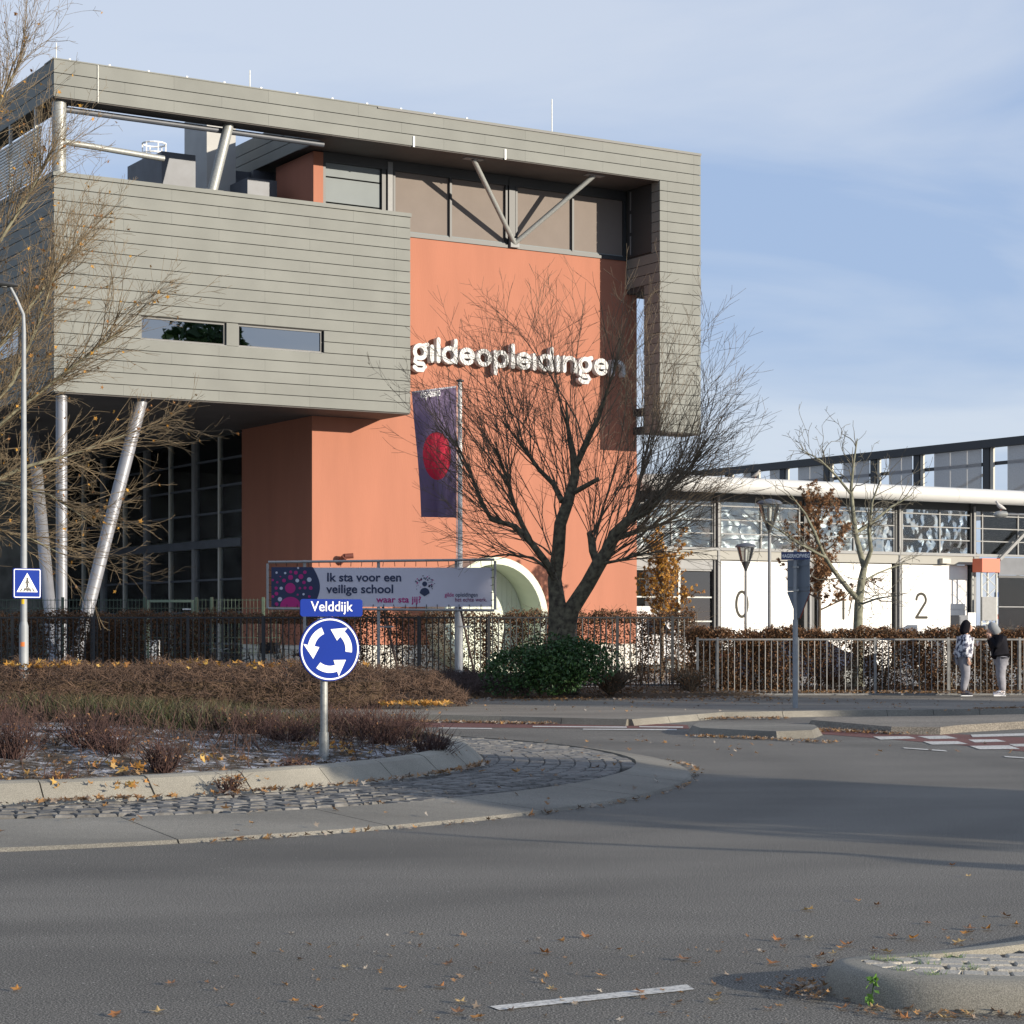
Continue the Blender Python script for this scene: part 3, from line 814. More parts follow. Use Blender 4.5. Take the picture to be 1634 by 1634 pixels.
b.build('wall_spout', M('spout_brown', (.16, .05, .035), .5), school, True)
# ---- top storey glazing
ZG0, ZG1 = 14.72, 17.02
def gpane(s0, s1, mat, t=TW + .12):
    SF.part('pane', mat, glz, s0, s1, t, t + .02, ZG0 + .06, ZG1 - .25)
b = MB()
for s0, s1, dp in ((9.70, 9.80, .16), (11.86, 12.0, .16), (12.28, 12.36, .16), (14.43, 14.51, .14), (16.62, 16.70, .16), (17.02, 17.1, .16), (19.33, 19.41, .14), (21.5, 21.6, .16)):
    SF.box(b, s0, s1, TW + .02, TW + .02 + dp, ZG0 + .001, ZG1)
SF.box(b, 9.7, 21.6, TW + .03, TW + .17, ZG0, ZG0 + .06)
SF.box(b, 9.7, 21.6, TW + .0, TW + .3, ZG1 - .26, ZG1 + .06)
glz = b.build('top_storey_frame', DARKSTEEL, school)
for s0, s1 in ((12.36, 14.43), (14.51, 16.62), (17.1, 19.33), (19.41, 21.5)): gpane(s0, s1, BLIND)
for s0, s1 in ((12.36, 14.43), (14.51, 16.62), (17.1, 19.33), (19.41, 21.5)):
    SF.part('pane_edge', PALEPANEL, glz, s0, s1, TW + .075, TW + .115, ZG0 + .06, ZG0 + .10)
for k, (z0, z1) in enumerate(((14.9, 15.45), (15.5, 16.28), (16.33, 16.76))):
    SF.part('panel', PALEPANEL, glz, 9.82, 11.84, TW + .12, TW + .14, z0, z1)
SF.part('column', STEEL, school, 12.06, 12.24, TW - .02, TW + .14, ZG0, ZG1)
SF.part('column', DARKSTEEL, school, 16.74, 16.98, TW - .02, TW + .14, ZG0, ZG1)
SF.part('backing', INTERIOR, glz, 9.7, 21.5, TW + .5, TW + .6, ZG0, ZG1)
def strut(name, p0, p1, r, mat=SILVER, n=14, foot=0):
    b = MB(); b.tube([p0, p1], r, n)
    o = b.build(name, mat, school, True)
    return o
vx = P(16.9, TW - .1, 14.78)
for (x, y) in ((755, 250), (948, 278)):
    s = SF.s(x, .45); strut('roof_strut', vx, P(s, .45, ZB - .02), .085, GALV)
    SF.part('strut_plate', STEEL, school, s - .35, s + .35, .3, .6, ZB - .04, ZB - .015)
SF.part('strut_shoe', STEEL, school, 16.72, 17.06, TW - .16, TW - .02, 14.64, 14.95)
# ---- open roof terrace
strut('corner_post', P(.3, .42, 14.9), P(.3, .42, ZB), .21, GALV, 18)
s0 = SF.s(365, .42); s1 = SF.s(338, .42)
strut('slanted_post', P(s1, .42, 14.95), P(s0, .42, ZB), .16, GALV, 16)
SF.part('post_base', DARKSTEEL, school, s1 - .3, s1 + .3, .2, .5, 14.94, 15.0)
strut('top_rail', P(.5, .62, 16.93), P(9.0, .62, 16.93), .085, BLUEGREY)
strut('mid_rail', P(.5, .5, 15.95), P(3.6, .5, 15.82), .09, GALV)
for (x0, x1, t0, t1, yt, mt) in ((258, 312, 2.6, 5.2, 241, BLUEGREY), (236, 256, 4.4, 6.2, 249, BLUEGREY), (395, 442, 3.6, 5.0, 283, BLUEGREY)):
    a, c = SF.s(x0, t0), SF.s(x1, t0); SF.part('roof_unit', mt, school, a, c, t0, t1, 14.9, SF.z(x0, yt, t0))
a, c = SF.s(330, 5.0), SF.s(376, 5.0)
SF.part('roof_shaft', M('shaft_grey', (.34, .34, .33), .6, var=.1, vs=1), school, a, c, 5.0, 6.9, 14.9, SF.z(330, 176, 5.0))
for x0, x1, t0 in ((376, 404, 6.0), (404, 438, 5.6)):
    a, c = SF.s(x0, t0), SF.s(x1, t0); SF.part('roof_wall_panel', BLUEGREY, school, a + .01, c - .01, t0, t0 + .2, 14.9, 17.05)
b = MB(); SF.box(b, 0.6, 3.6, 14, 14.4, 14.9, 15.9); SF.box(b, 3.6, 9, 14, 14.4, 14.9, 15.4); b.build('rear_parapet', CREAM, school)
# louvre screen down the left side
scr = MB(); SF.box(scr, -.02, .06, 1.6, 1.72, 14.9, 17.1); SF.box(scr, -.02, .06, 4.0, 4.12, 14.9, 17.1); SF.box(scr, -.02, .06, 7.0, 7.12, 14.9, 17.1)
scr = scr.build('louvre_screen', GALV, school)
for k in range(16): SF.part('slat', CREAM, scr, -.08, -.03, 1.0, 9, 14.98 + k * .095, 15.03 + k * .095)
# hooped ladder cage on the roof
b = MB(); cc = at(246, 230, 74); cz = cc.z
for zz_ in (cz + .0, cz - .35):
    pts = [cc + Vector((math.cos(R(a)) * .42, math.sin(R(a)) * .42, zz_ - cz)) for a in range(0, 361, 20)]
    b.tube(pts, .03, 6, False)
for a in (180, 240, 300, 0, 60, 120):
    q = cc + Vector((math.cos(R(a)) * .42, math.sin(R(a)) * .42, 0)); b.bar(q + Vector((0, 0, -1.6)), q + Vector((0, 0, .03)), .04, .04)
b.build('ladder_cage', WHITE, school)
# ---- silver columns under the box
strut('column', P(.35, .35, 0), P(.35, .35, Z_BB), .165, SILVER, 24)
s0 = SF.s(226, .5); strut('slanted_column', P(.62, .5, 0), P(s0, .5, Z_BB), .19, SILVER, 24)
strut('slanted_column', P(.4, .9, 0), P(2.2, 8.6, Z_BB), .19, SILVER, 24)
strut('slanted_column', P(1.6, 16, 0), P(.6, 20, Z_BB), .19, SILVER, 24)
# ---- recessed glazed side
GS = RS0 + .1
ts = [7.57, 11.85, 16.6, 21.3, 26.0]
side = MB(); SF.box(side, GS - .14, GS + .12, 7.58, 26.1, Z_BB - .09, Z_BB - .025)
side = side.build('glazed_side_frame', DARKSTEEL, school)
for t in ts[1:]: SF.part('post', STEEL, side, GS - .12, GS + .12, t - .14, t + .14, 0, Z_BB - .09)
zt = [8.44, 7.62, 6.68, 5.74, 4.80]; zl = [4.48, 3.37, 2.2, 1.1, .05]
for i in range(len(ts) - 1):
    t0, t1 = ts[i] + (.14 if i else 0), ts[i + 1] - .14; tm = (t0 + t1) / 2
    SF.part('mullion', CREAM, side, GS - .06, GS + .05, tm - .04, tm + .04, 0.05, Z_BB - .05)
    for z in zt[1:-1] + zl[1:-1]:
        SF.part('transom', BLUEGREY, side, GS - .05, GS + .04, t0, tm - .04, z - .035, z + .035); SF.part('transom', BLUEGREY, side, GS - .05, GS + .04, tm + .04, t1, z - .035, z + .035)
    for (a, c) in ((t0, tm - .04), (tm + .04, t1)):
        for zz_ in (zt, zl):
            for k in range(len(zz_) - 1):
                SF.part('pane', GLASS, side, GS - .01, GS + .01, a, c, zz_[k + 1] + .035, zz_[k] - .035)
        SF.part('edge_trim', WHITE, side, GS - .07, GS - .05, a, a + .03, .1, Z_BB - .1)
        SF.part('roller_blind', INTLIGHT, side, GS + .12, GS + .14, a + .05, c - .05, 3.4 if random.random() < .8 else 2.6, 4.45)
        if random.random() < .7: SF.part('roller_blind', INTLIGHT, side, GS + .12, GS + .14, a + .05, c - .05, random.choice((7.65, 6.7, 7.65)), 8.42)
SF.part('floor_band', BLUEGREY, school, GS - .16, GS + .1, 7.57, 27, 4.50, 4.78)
b = MB(); SF.box(b, GS + 2.2, GS + 2.3, 7.6, 27, 0, 8.6); SF.box(b, GS + .2, GS + 2.2, 7.6, 27, 4.5, 4.75); b.build('interior_wall', INTERIOR, school)
b = MB(); SF.box(b, .3, GS + 4, 27, 27.3, 0, Z_BB + .01); b.build('rear_wall', INTERIOR, school)
# ---- round portal in the terracotta wall
zc, sc_, ro = 2.0, SF.s(789, .9), 2.02
def ring(b, s, z, r0, r1, t0, t1, n=48):
    bb = len(b.v)
    for t, rr in ((t0, r1), (t0, r0), (t1, r0), (t1, r1)):
        for k in range(n):
            a = 2 * math.pi * k / n; b.v.append(P(s + rr * math.cos(a), t, z + rr * math.sin(a)))
    for j in range(4):
        for k in range(n):
            b.f.append((bb + j * n + k, bb + j * n + (k + 1) % n, bb + ((j + 1) % 4) * n + (k + 1) % n, bb + ((j + 1) % 4) * n + k))
PALEGREEN = M('pale_green_portal', (.50, .55, .44), .5, var=.04, vs=1.5)
b = MB(); ring(b, sc_, zc, ro - .24, ro, .75, TW + .01); portal = b.build('round_portal', PALEGREEN, school, True)
ri = ro - .245
b = MB(); n_ = 48; b.add([P(sc_ + ri * math.cos(2 * math.pi * i / n_), TW - .006, zc + ri * math.sin(2 * math.pi * i / n_)) for i in range(n_)], [tuple(range(n_))]); b.build('door_backing', PALEGREEN, portal)
PALEDOOR = M('pale_green_white_door', (.56, .60, .52), .6)
k_ = -ri
while k_ < ri - .02:
    a_, c_ = k_ + .004, min(k_ + .196, ri) - .004; ha, hc_ = math.sqrt(max(0, ri * ri - a_ * a_)) - .01, math.sqrt(max(0, ri * ri - c_ * c_)) - .01
    ha, hc_ = max(.02, ha), max(.02, hc_)
    b = MB(); b.prism([P(sc_ + a_, TW - .03, zc - ha), P(sc_ + c_, TW - .03, zc - hc_), P(sc_ + c_, TW - .03, zc + hc_), P(sc_ + a_, TW - .03, zc + ha)], V_ * .02); b.build('door_plank', PALEDOOR, portal)
    k_ += .196

# ================================================================== WALL LETTERING
XH, SWD = .60, .145
def letter_strokes(ch):
    r = XH / 2 - SWD / 2; m = XH / 2
    def arc(cx, cy, r, a0, a1, n=20, ry=None): return [(cx + r * math.cos(R(a0 + (a1 - a0) * i / n)), cy + (ry or r) * math.sin(R(a0 + (a1 - a0) * i / n))) for i in range(n + 1)]
    circ = (arc(0, m, r, 0, 360, 28)[:-1], True)
    if ch == 'o': return [circ]
    if ch == 'i': return [([(0, SWD / 2), (0, XH - SWD / 2)], False)]
    if ch == 'l': return [([(0, SWD / 2), (0, .86 - SWD / 2)], False)]
    if ch == 'd': return [circ, ([(r, SWD / 2), (r, .86 - SWD / 2)], False)]
    if ch == 'p': return [circ, ([(-r, XH - SWD / 2), (-r, -.26 + SWD / 2)], False)]
    if ch == 'e': return [(arc(0, m, r, 0, 318, 26), False), ([(-r + .03, m), (r, m)], False)]
    if ch == 'n': return [([(-r, SWD / 2), (-r, XH - SWD / 2)], False), ([(-r, m)] + arc(0, m, r, 180, 0, 14) + [(r, SWD / 2)], False)]
    if ch == 'g':
        return [(arc(0, m + .03, r * .92, 0, 360, 26)[:-1], True), ([(r * .55, XH - .06), (r * 1.15, XH - .02)], False),
                ([(-r * .75, .11), (-r * .9, .0), (-r * .4, -.06), (r * .45, -.06), (r * .8, -.15), (r * .4, -.265), (-r * .5, -.265), (-r * .95, -.19)], False)]
LETT = M('sign_letter_white', (.58, .58, .58), .6, spec=.2); LETSIDE = LETT
sign = empty('wall_lettering', P(13, TW, 10.48), 'large white raised letters spelling gildeopleidingen on terracotta wall', 'lettering')
cxs = [140, 225, 272, 353, 480, 602, 727, 812, 892, 968, 1052, 1140, 1225, 1335, 1452, 1575]
for ch, q in zip('gildeopleidingen', cxs):
    tf = TW - .30; s = SF.s(640 + q / 4.54, tf); b = MB()
    for k, (pts, closed) in enumerate(letter_strokes(ch)):
        tt = tf - .002 * k
        b.ribbon(pts, SWD, lambda a, c, d, s=s, tt=tt: P(s + a, tt + d, 10.47 + c), .22, closed)
    o = b.build('letter', LETT, sign)
# ================================================================== WORKSHOP HALL
HF = Facade(1300, 80.0)
HP = HF.P
hall = empty('workshop_hall', HP(0, 0, 0), 'low workshop hall with white roof tube and white numbered doors', 'building')
def hx(x, t=0.0): return HF.s(x, t)
HL, HR = hx(1010), hx(1700)
ZD = 4.20      # door head
# numbered doors, each of horizontal panels
DIGIT = M('door_number_grey', (.06, .058, .05), .8, spec=.1)
def number_door(x0, x1, digit, dx):
    s0, s1 = hx(x0), hx(x1)
    d = MB(); HF.box(d, s0, s1, .10, .16, 0.02, ZD); d = d.build('sectional_door', DOORWHITE, hall)
    zs = [0.03 + k * (ZD - .03) / 7 for k in range(8)]
    for k in range(7): HF.part('door_panel', DOORWHITE, d, s0 + .02, s1 - .02, .06, .10, zs[k] + .008, zs[k + 1] - .008)
    cs = hx(dx, .05); b = MB(); K = .74; fr = lambda a, c, q: HP(cs + a * K, .045 + q, 2.02 + c * K)
    if digit == '0': b.ribbon([(.36 * math.cos(R(a)), .72 + .64 * math.sin(R(a))) for a in range(0, 360, 10)], .14, fr, .01, True)
    if digit == '1': b.ribbon([(0, .0), (0, 1.36)], .14, fr, .01)
    if digit == '2':
        b.ribbon([(-.34 + .0, 1.05)] + [(.34 * math.cos(R(a)), 1.02 + .34 * math.sin(R(a))) for a in range(170, -31, -12)] + [(-.33, .1)], .14, fr, .01)
        fr2 = lambda a, c, q: HP(cs + a * K, .041 + q, 2.02 + c * K)
        b.ribbon([(-.36, .07), (.40, .07)], .14, fr2, .01)
    b.build('number', DIGIT, d)
    return d
number_door(1151, 1270, '0', 1184); number_door(1308, 1425, '1', 1346); d2 = number_door(1441, 1546, '2', 1470)
HF.part('sticker', RUST, d2, hx(1494), hx(1502), .04, .055, 1.42, 1.52)
# columns, lintel, brackets
for x, w in ((1144, .34), (1290, .5), (1433, .34), (1552, .3)):
    s = hx(x); c_ = MB(); HF.box(c_, s - w / 2, s + w / 2, -.05, .30, 0, 6.9); c_ = c_.build('column', DARKSTEEL, hall)
    HF.part('column_flange', STEEL, c_, s - .045, s + .045, -.14, -.05, 0, 6.6)
HF.part('lintel', M('lintel_grey', (.30, .295, .27), .7), hall, HL, hx(1560), -.10, .1, ZD + .02, ZD + .42)
HF.part('lintel_rail', STEEL, hall, HL, hx(1590), -.16, -.10, ZD + .36, ZD + .46)
HF.part('floodlight', CREAM, hall, hx(1496), hx(1509), -.3, -.1, ZD + .05, ZD + .25)
# upper glazing, pane by pane
gl = MB(); HF.box(gl, HL, HR, .0, .14, 6.42, 6.9); gl = gl.build('clerestory_frame', DARKSTEEL, hall)
xs = [1030, 1072, 1138, 1150, 1215, 1276, 1290, 1300, 1363, 1427, 1440, 1500, 1556, 1568, 1625, 1690]
zc_ = [4.66, 5.20, 5.72, 6.24, 6.42]
for i in range(len(xs) - 1):
    s0, s1 = hx(xs[i]), hx(xs[i + 1])
    HF.part('mullion', STEEL, gl, s1 - .03, s1 + .03, .0, .09, 4.62, 6.42)
    for k in range(len(zc_) - 1):
        if s1 - s0 < .5: continue
        HF.part('pane', GLASSWAVY if xs[i] < 1560 else GLASS, gl, s0 + .03, s1 - .03, .05, .06, zc_[k] + .02, zc_[k + 1] - .02)
for z in zc_[1:4]: HF.part('transom', STEEL, gl, HL, HR, -.01, .045, z - .022, z + .022)
HF.part('transom', STEEL, gl, HL, HR, -.02, .12, 4.60, 4.68)
def brace(x0, y0, x1, y1, t=.35, r=.09):
    b = MB(); b.bar(HP(hx(x0, t), t, HF.z(x0, y0, t)), HP(hx(x1, t), t, HF.z(x1, y1, t)), r * 2, r * 2, V_); b.build('brace', STEEL, hall)
brace(1440, 800, 1556, 886); brace(1186, 812, 1275, 876); brace(1366, 812, 1300, 870); brace(1595, 893, 1640, 846, -.3, .06)
# crinkled silver foil insulation hung behind the clerestory
FOIL = M('silver_foil', (.30, .315, .33), .42, .7, var=.2, vs=2)
def foil_sheet(s0, s1, seed):
    rg = np.random.default_rng(seed); nx, nz = 26, 16; Vv, Ff = [], []
    for j in range(nz + 1):
        for i in range(nx + 1):
            Vv.append(tuple(HP(s0 + (s1 - s0) * i / nx + rg.normal(0, .03), .75 + rg.normal(0, .045) + .06 * math.sin(i * 1.1 + j * .4), 4.62 + 1.8 * j / nz + rg.normal(0, .02))))
    for j in range(nz):
        for i in range(nx): a = j * (nx + 1) + i; Ff.append((a, a + 1, a + nx + 2, a + nx + 1))
    np_mesh('foil_sheet', Vv, Ff, FOIL, hall, True)
for i_, (a_, c_) in enumerate(((1030, 1138), (1150, 1276), (1300, 1427), (1440, 1556))): foil_sheet(hx(a_), hx(c_), 80 + i_)
# left bay: dark glazed doors
s0, s1 = HL, hx(1138)
HF.part('door_head_panel', STEEL, hall, s0, s1, .0, .2, 3.85, ZD + .0)
lb = MB(); HF.box(lb, s0, s1, .05, .12, 3.78, 3.85); lb = lb.build('glazed_door', STEEL, hall)
zz3 = [.05, 1.0, 1.9, 2.8, 3.78]
for i, (a, c) in enumerate(((1030, 1084), (1086, 1137))):
    for k in range(4): HF.part('pane', glass('dark_door_glass_%d%d' % (i, k), (.2, .22, .24), .10), lb, hx(a) + .04, hx(c) - .04, .08, .09, zz3[k] + .03, zz3[k + 1] - .03)
for z in zz3[1:4]: HF.part('transom', GALV, lb, s0, s1, .04, .1, z - .025, z + .025)
HF.part('mullion', GALV, lb, hx(1085) - .05, hx(1085) + .05, .03, .12, 0, 3.8)
# roof tube, soffit and roof
b = MB(); TT = -1.25
sa, sb_ = hx(1040, TT), hx(1720, TT); zt_ = 6.93
pts = [HP(sa - .25, TT + 1.0, zt_), HP(sa - .1, TT + .25, zt_), HP(sa + .3, TT, zt_)] + [HP(sa + .3 + (sb_ - sa) * k / 6, TT, zt_) for k in range(1, 7)]
tube = b.tube(pts, .30, 28).build('roof_tube', M('white_tube_paint', (.50, .505, .50), .5, spec=.3), hall, True)
for k in range(1, 6):
    s = sa + .3 + (sb_ - sa) * k / 6; q = MB(); q.tube([HP(s - .012, TT, zt_), HP(s + .012, TT, zt_)], .303, 28); q.build('tube_joint', CREAM, tube, True)
b = MB(); HF.box(b, sa, sb_, TT, .0, 6.86, 6.95); HF.box(b, sa + .3, sb_, .0, 26, 6.9, 7.05); b.build('roof', SOFFIT, hall)
# hall inside: floor, back wall with foil insulation and rigs
b = MB(); HF.box(b, HL, HR, 9, 9.2, 0, 6.9); b.build('rear_wall', INTLIGHT, hall)
b = MB(); HF.box(b, HL - .15, HL, .2, 9, 0, 6.9); b.build('end_wall', INTERIOR, hall)
b = MB(); HF.box(b, HL, hx(1560), 1.2, 1.3, 0, 4.6); b.build('partition', INTERIOR, hall)
# right bay: glazed front with coloured beams behind
rb_ = MB(); HF.box(rb_, hx(1594), HR, .02, .1, 3.72, 3.82); rb_ = rb_.build('glazed_bay', DARKSTEEL, hall)
for a, c in ((1594, 1645), (1645, 1690)):
    for z0, z1 in ((.1, 1.3), (1.34, 2.5), (2.54, 3.72)): HF.part('pane', GLASS, rb_, hx(a) + .03, hx(c) - .03, .06, .07, z0, z1)
HF.part('head_panel', BLUEGREY, rb_, hx(1594), HR, .0, .12, 3.84, 4.55)
for z in (1.32, 2.52): HF.part('transom', STEEL, rb_, hx(1594), HR, .02, .1, z - .02, z + .02)
for z, m_ in ((3.05, M('rack_blue', (.02, .12, .45), .5)), (2.12, RUST), (.86, RUST)): HF.part('rack_beam', m_, rb_, hx(1590, 1.5), HR, 1.5, 1.62, z - .1, z + .1)
for (x0, y0, x1, y1) in ((1596, 950, 1640, 1000), (1640, 950, 1600, 1003), (1612, 905, 1640, 935)):
    b = MB(); b.bar(HP(hx(x0, 1.2), 1.2, HF.z(x0, y0, 1.2)), HP(hx(x1, 1.2), 1.2, HF.z(x1, y1, 1.2)), .07, .07); b.build('rack_brace', WHITE, rb_)

# free standing lattice tower and cabinets in front of the hall's right bay
tw = empty('lattice_tower', HP(hx(1577, -1), -1, 0), 'slim steel lattice tower with red box on top beside door two', 'tower')
sA, sB = hx(1566, -1), hx(1590, -1)
for s in (sA, sB):
    for t in (-1.0, -.5): HF.part('leg', GALV, tw, s - .03, s + .03, t - .03, t + .03, 0, 3.9)
for k in range(6):
    z0 = .3 + k * .6
    b = MB(); b.bar(HP(sA, -1, z0), HP(sB, -1, z0 + .6), .025, .025); b.build('lattice_bar', GALV, tw)
    b = MB(); b.bar(HP(sB, -1, z0), HP(sA, -1, z0 + .6), .025, .025); b.build('lattice_bar', GALV, tw)
HF.part('rung', GALV, tw, sA, sB, -1.02, -.98, 1.8, 1.86)
HF.part('red_box', M('orange_red_box', (.55, .12, .06), .5), tw, sA - .1, sB + .05, -1.15, -.6, 3.9, 4.45)
HF.part('grey_panel', STEEL, tw, sA - .05, sB - .1, -1.1, -1.04, 1.95, 2.9)
def cabinet(x, t, w, dpt, h, label, mat=BLUEGREY):
    s = hx(x, t); c = empty('control_cabinet', HP(s, t, 0), label, 'cabinet')
    HF.part('cabinet_body', mat, c, s - w / 2, s + w / 2, t, t + dpt, 0.05, h)
    HF.part('cabinet_door', mat, c, s - w / 2 + .03, s + w / 2 - .03, t - .02, t - .002, .1, h - .06)
    HF.part('cabinet_plinth', DARKSTEEL, c, s - w / 2 + .02, s + w / 2 - .02, t + .02, t + dpt - .02, 0, .05)
    return c
cabinet(1539, -2.0, .55, .5, 2.15, 'dark grey control cabinet below door number two')
cabinet(1581, -2.0, .60, .5, 1.75, 'dark grey control cabinet at foot of lattice tower')
s = hx(1551, -2.6); nb = empty('notice_post', HP(s, -2.6, 0), 'pale notice board on post between cabinets and hooded person', 'notice board')
HF.part('post', GALV, nb, s - .04, s + .04, -2.56, -2.5, 0, 2.2); HF.part('board', WHITE, nb, s - .2, s + .2, -2.6, -2.57, 1.2, 2.25)
for k in range(4): HF.part('text_line', STEEL, nb, s - .14, s + .12, -2.606, -2.602, 1.55 + k * .14, 1.575 + k * .14)

# ================================================================== ROOFTOP SCREEN behind the hall (runs away to the left)
so = gx(1660, 90); scr2 = empty('perforated_screen', so, 'long dark steel frame with perforated panels above hall roof', 'screen')
def SP(w, t, z): return so + V_ * w + U * t + Vector((0, 0, z))
def spx(x):
    k = (x - 817) / FPX; return (k * so.y - so.x) / (V_.x - k * V_.y)
def spart(name, mat, w0, w1, z0, z1, t0=0, t1=.12):
    return piece(name, mat, SP((w0 + w1) / 2, (t0 + t1) / 2, (z0 + z1) / 2), (abs(w1 - w0), abs(t1 - t0), z1 - z0), scr2, FA + math.pi / 2)
ZS = 10.05
W1 = spx(1080)
spart('top_beam', DARKSTEEL, -2, W1, ZS - .32, ZS + .05, -.1, .2)
spart('rail', DARKSTEEL, -2, W1, 8.95, 9.1, .15, .3)
PERF = M('perforated_grey', (.40, .40, .40), .7, 0, var=.1, vs=14, stretch=(1, 1, 3))
PERF.node_tree.nodes['Principled BSDF'].inputs['Alpha'].default_value = .66     # fine holes, too small to model
for x in (1573, 1462, 1393, 1318, 1248, 1202, 1160):
    w = spx(x); spart('post', DARKSTEEL, w - .2, w + .2, 6.5, ZS - .32, .0, .25); spart('post_edge', CREAM, w - .42, w - .22, 6.5, ZS - .32, .05, .15)
for x0, x1 in ((1605, 1634), (1634, 1662), (1488, 1514), (1514, 1541), (1541, 1564), (1416, 1436), (1436, 1453), (1343, 1362), (1362, 1385), (1271, 1290), (1290, 1312), (1226, 1244), (1184, 1196)):
    spart('perforated_panel', PERF, spx(x0) - .02, spx(x1) + .02, 6.5, ZS - .33, .08, .12)
for x in (1573, 1462):
    w = spx(x); b = MB(); b.bar(SP(w - .3, .4, 7.4), SP(w - 2.6, 2.4, 9.0), .12, .12); b.build('brace', STEEL, scr2)
# ================================================================== FENCES
def share_box(size, mat, name='bar'):
    me = unit_cube(); me.name = name; me.materials.append(mat)
    for v in me.vertices: v.co = (v.co.x * size[0], v.co.y * size[1], v.co.z * size[2])
    return me
def bar_fence(name, x0, x1, D, zb, zt, step, post_x, mat, label, bw=.022, postw=.06):
    f = empty(name, gx((x0 + x1) / 2, D), label, 'fence')
    X0, X1 = gx(x0, D).x, gx(x1, D).x
    bar = share_box((bw, bw, zt - zb - .06), mat)
    n = int((X1 - X0) / step)
    for i in range(n):
        X = X0 + (i + .5) * step
        place('bar', bar, (X, D, (zb + zt) / 2), f, rot=(0, 0, random.uniform(-.3, .3)))
    pm = share_box((postw, postw, zt + .02), mat, 'post')
    pX = [gx(px, D).x for px in post_x]
    for X in pX: place('post', pm, (X, D - .01, (zt + .02) / 2), f)
    pX = [X0] + pX + [X1]
    for a, c in zip(pX[:-1], pX[1:]):
        if c - a < .2: continue
        for z in (zb + .02, zt - .03): piece('rail', mat, ((a + c) / 2, D - .012, z), (c - a - .02, .045, .04), f)
    return f
bar_fence('bar_fence', 1108, 1720, 48.6, .09, 1.43, .145, [1113, 1145, 1273, 1396, 1513, 1627], M('galvanised_bars', (.22, .22, .215), .6, .2, var=.2, vs=9), 'galvanised steel bar fence along the pavement at right', .018, .055)
bar_fence('bar_fence', -60, 1106, 52.4, .2, 1.96, .152, [20, 150, 300, 420, 545, 668, 780, 905, 985, 1073], DARKSTEEL, 'dark steel bar fence in front of the tall brown hedge', .026, .07)
# green wire fence with gate
wf = empty('wire_fence', gx(230, 56), 'green wire mesh fence with a gate below the dark glazing', 'fence')
GREENSTEEL = M('green_steel', (.10, .14, .10), .5, .2)
X0, X1 = gx(-60, 56).x, gx(452, 56).x
P0, P1, RR = [], [], []
x = X0
while x < X1:
    P0.append((x, 56, .1)); P1.append((x, 56, 2.46)); RR.append(.006); x += .10
for z in (.2, .6, 1.0, 1.4, 1.8, 2.2, 2.42):
    P0.append((X0, 56, z)); P1.append((X1, 56, z)); RR.append(.008)
tag(seg_mesh('wire_mesh', P0, P1, RR, RR, GREENSTEEL, wf, 4), kind='stuff')
for px in (-20, 100, 231, 313, 338, 420): piece('post', GREENSTEEL, gx(px, 55.97, 1.25), (.07, .07, 2.5), wf)
PALEGATE = M('gate_pale_green', (.22, .28, .20), .45, .2)
for (a, c, z0, z1) in ((235, 238, .2, 2.42), (306, 309, .2, 2.42)): piece('gate_stile', PALEGATE, ((gx(a, 55.9).x + gx(c, 55.9).x) / 2, 55.9, (z0 + z1) / 2), (.06, .05, z1 - z0), wf)
piece('gate_rail', PALEGATE, ((gx(238, 55.9).x + gx(306, 55.9).x) / 2, 55.9, 2.39), (gx(306, 55.9).x - gx(238, 55.9).x - .03, .05, .06), wf)
piece('gate_handle', WHITE, gx(298, 55.8, 1.7 + 28 * 55.8 / FPX), (.22, .06, .035), wf)

# ================================================================== PLANTS
def cloud_pts(n, x0, x1, d0, d1, z0, z1, rng, dens=None, topjit=.12):
    out = []
    while len(out) < n:
        m = n * 2
        X = rng.uniform(x0, x1, m); Dd = rng.uniform(d0, d1, m)
        top = z1 + topjit * np.sin(X * 3.1) * .4 + topjit * np.sin(X * 11.3 + 1) * .3
        Z = z0 + (top - z0) * rng.uniform(0, 1, m) ** .85 + rng.normal(0, .035, m)
        keep = np.ones(m, bool)
        if dens is not None: keep = rng.uniform(0, 1, m) < dens(X, Z)
        out += list(np.stack([X, Dd, Z], 1)[keep])
    return np.array(out[:n])
def hedge(name, px0, px1, D0, D1, z0, z1, nleaf, label, leafm, seed, dens=None, lsize=(.035, .08), stem=True):
    rng = np.random.default_rng(seed)
    h = empty(name, gx((px0 + px1) / 2, (D0 + D1) / 2), label, 'hedge')
    x0, x1 = gx(px0, D0).x, gx(px1, D0).x
    C = cloud_pts(nleaf, x0, x1, D0, D1, z0, z1, rng, dens)
    tag(leaf_mesh('foliage', C, lsize, leafm, h, rng=rng), kind='stuff')
    P0, P1, RA, RB = [], [], [], []
    X = x0
    while X < x1:
        Dm = rng.uniform(D0 + .1, D1 - .1); p = np.array([X, Dm, .05]); r = rng.uniform(.012, .028)
        for k in range(7):
            q = p + np.array([rng.normal(0, .06), rng.normal(0, .05), (z1 - .05) / 7])
            P0.append(p); P1.append(q); RA.append(r); RB.append(r * .85)
            for _ in range(3):
                e = q + np.array([rng.normal(0, .28), rng.normal(0, .15), rng.uniform(-.02, .28)]); P0.append(q); P1.append(e); RA.append(r * .4); RB.append(.003)
            p = q; r *= .85
        X += rng.uniform(.14, .3)
    tag(seg_mesh('stems', P0, P1, RA, RB, TWIG, h, 4), kind='stuff')
    return h
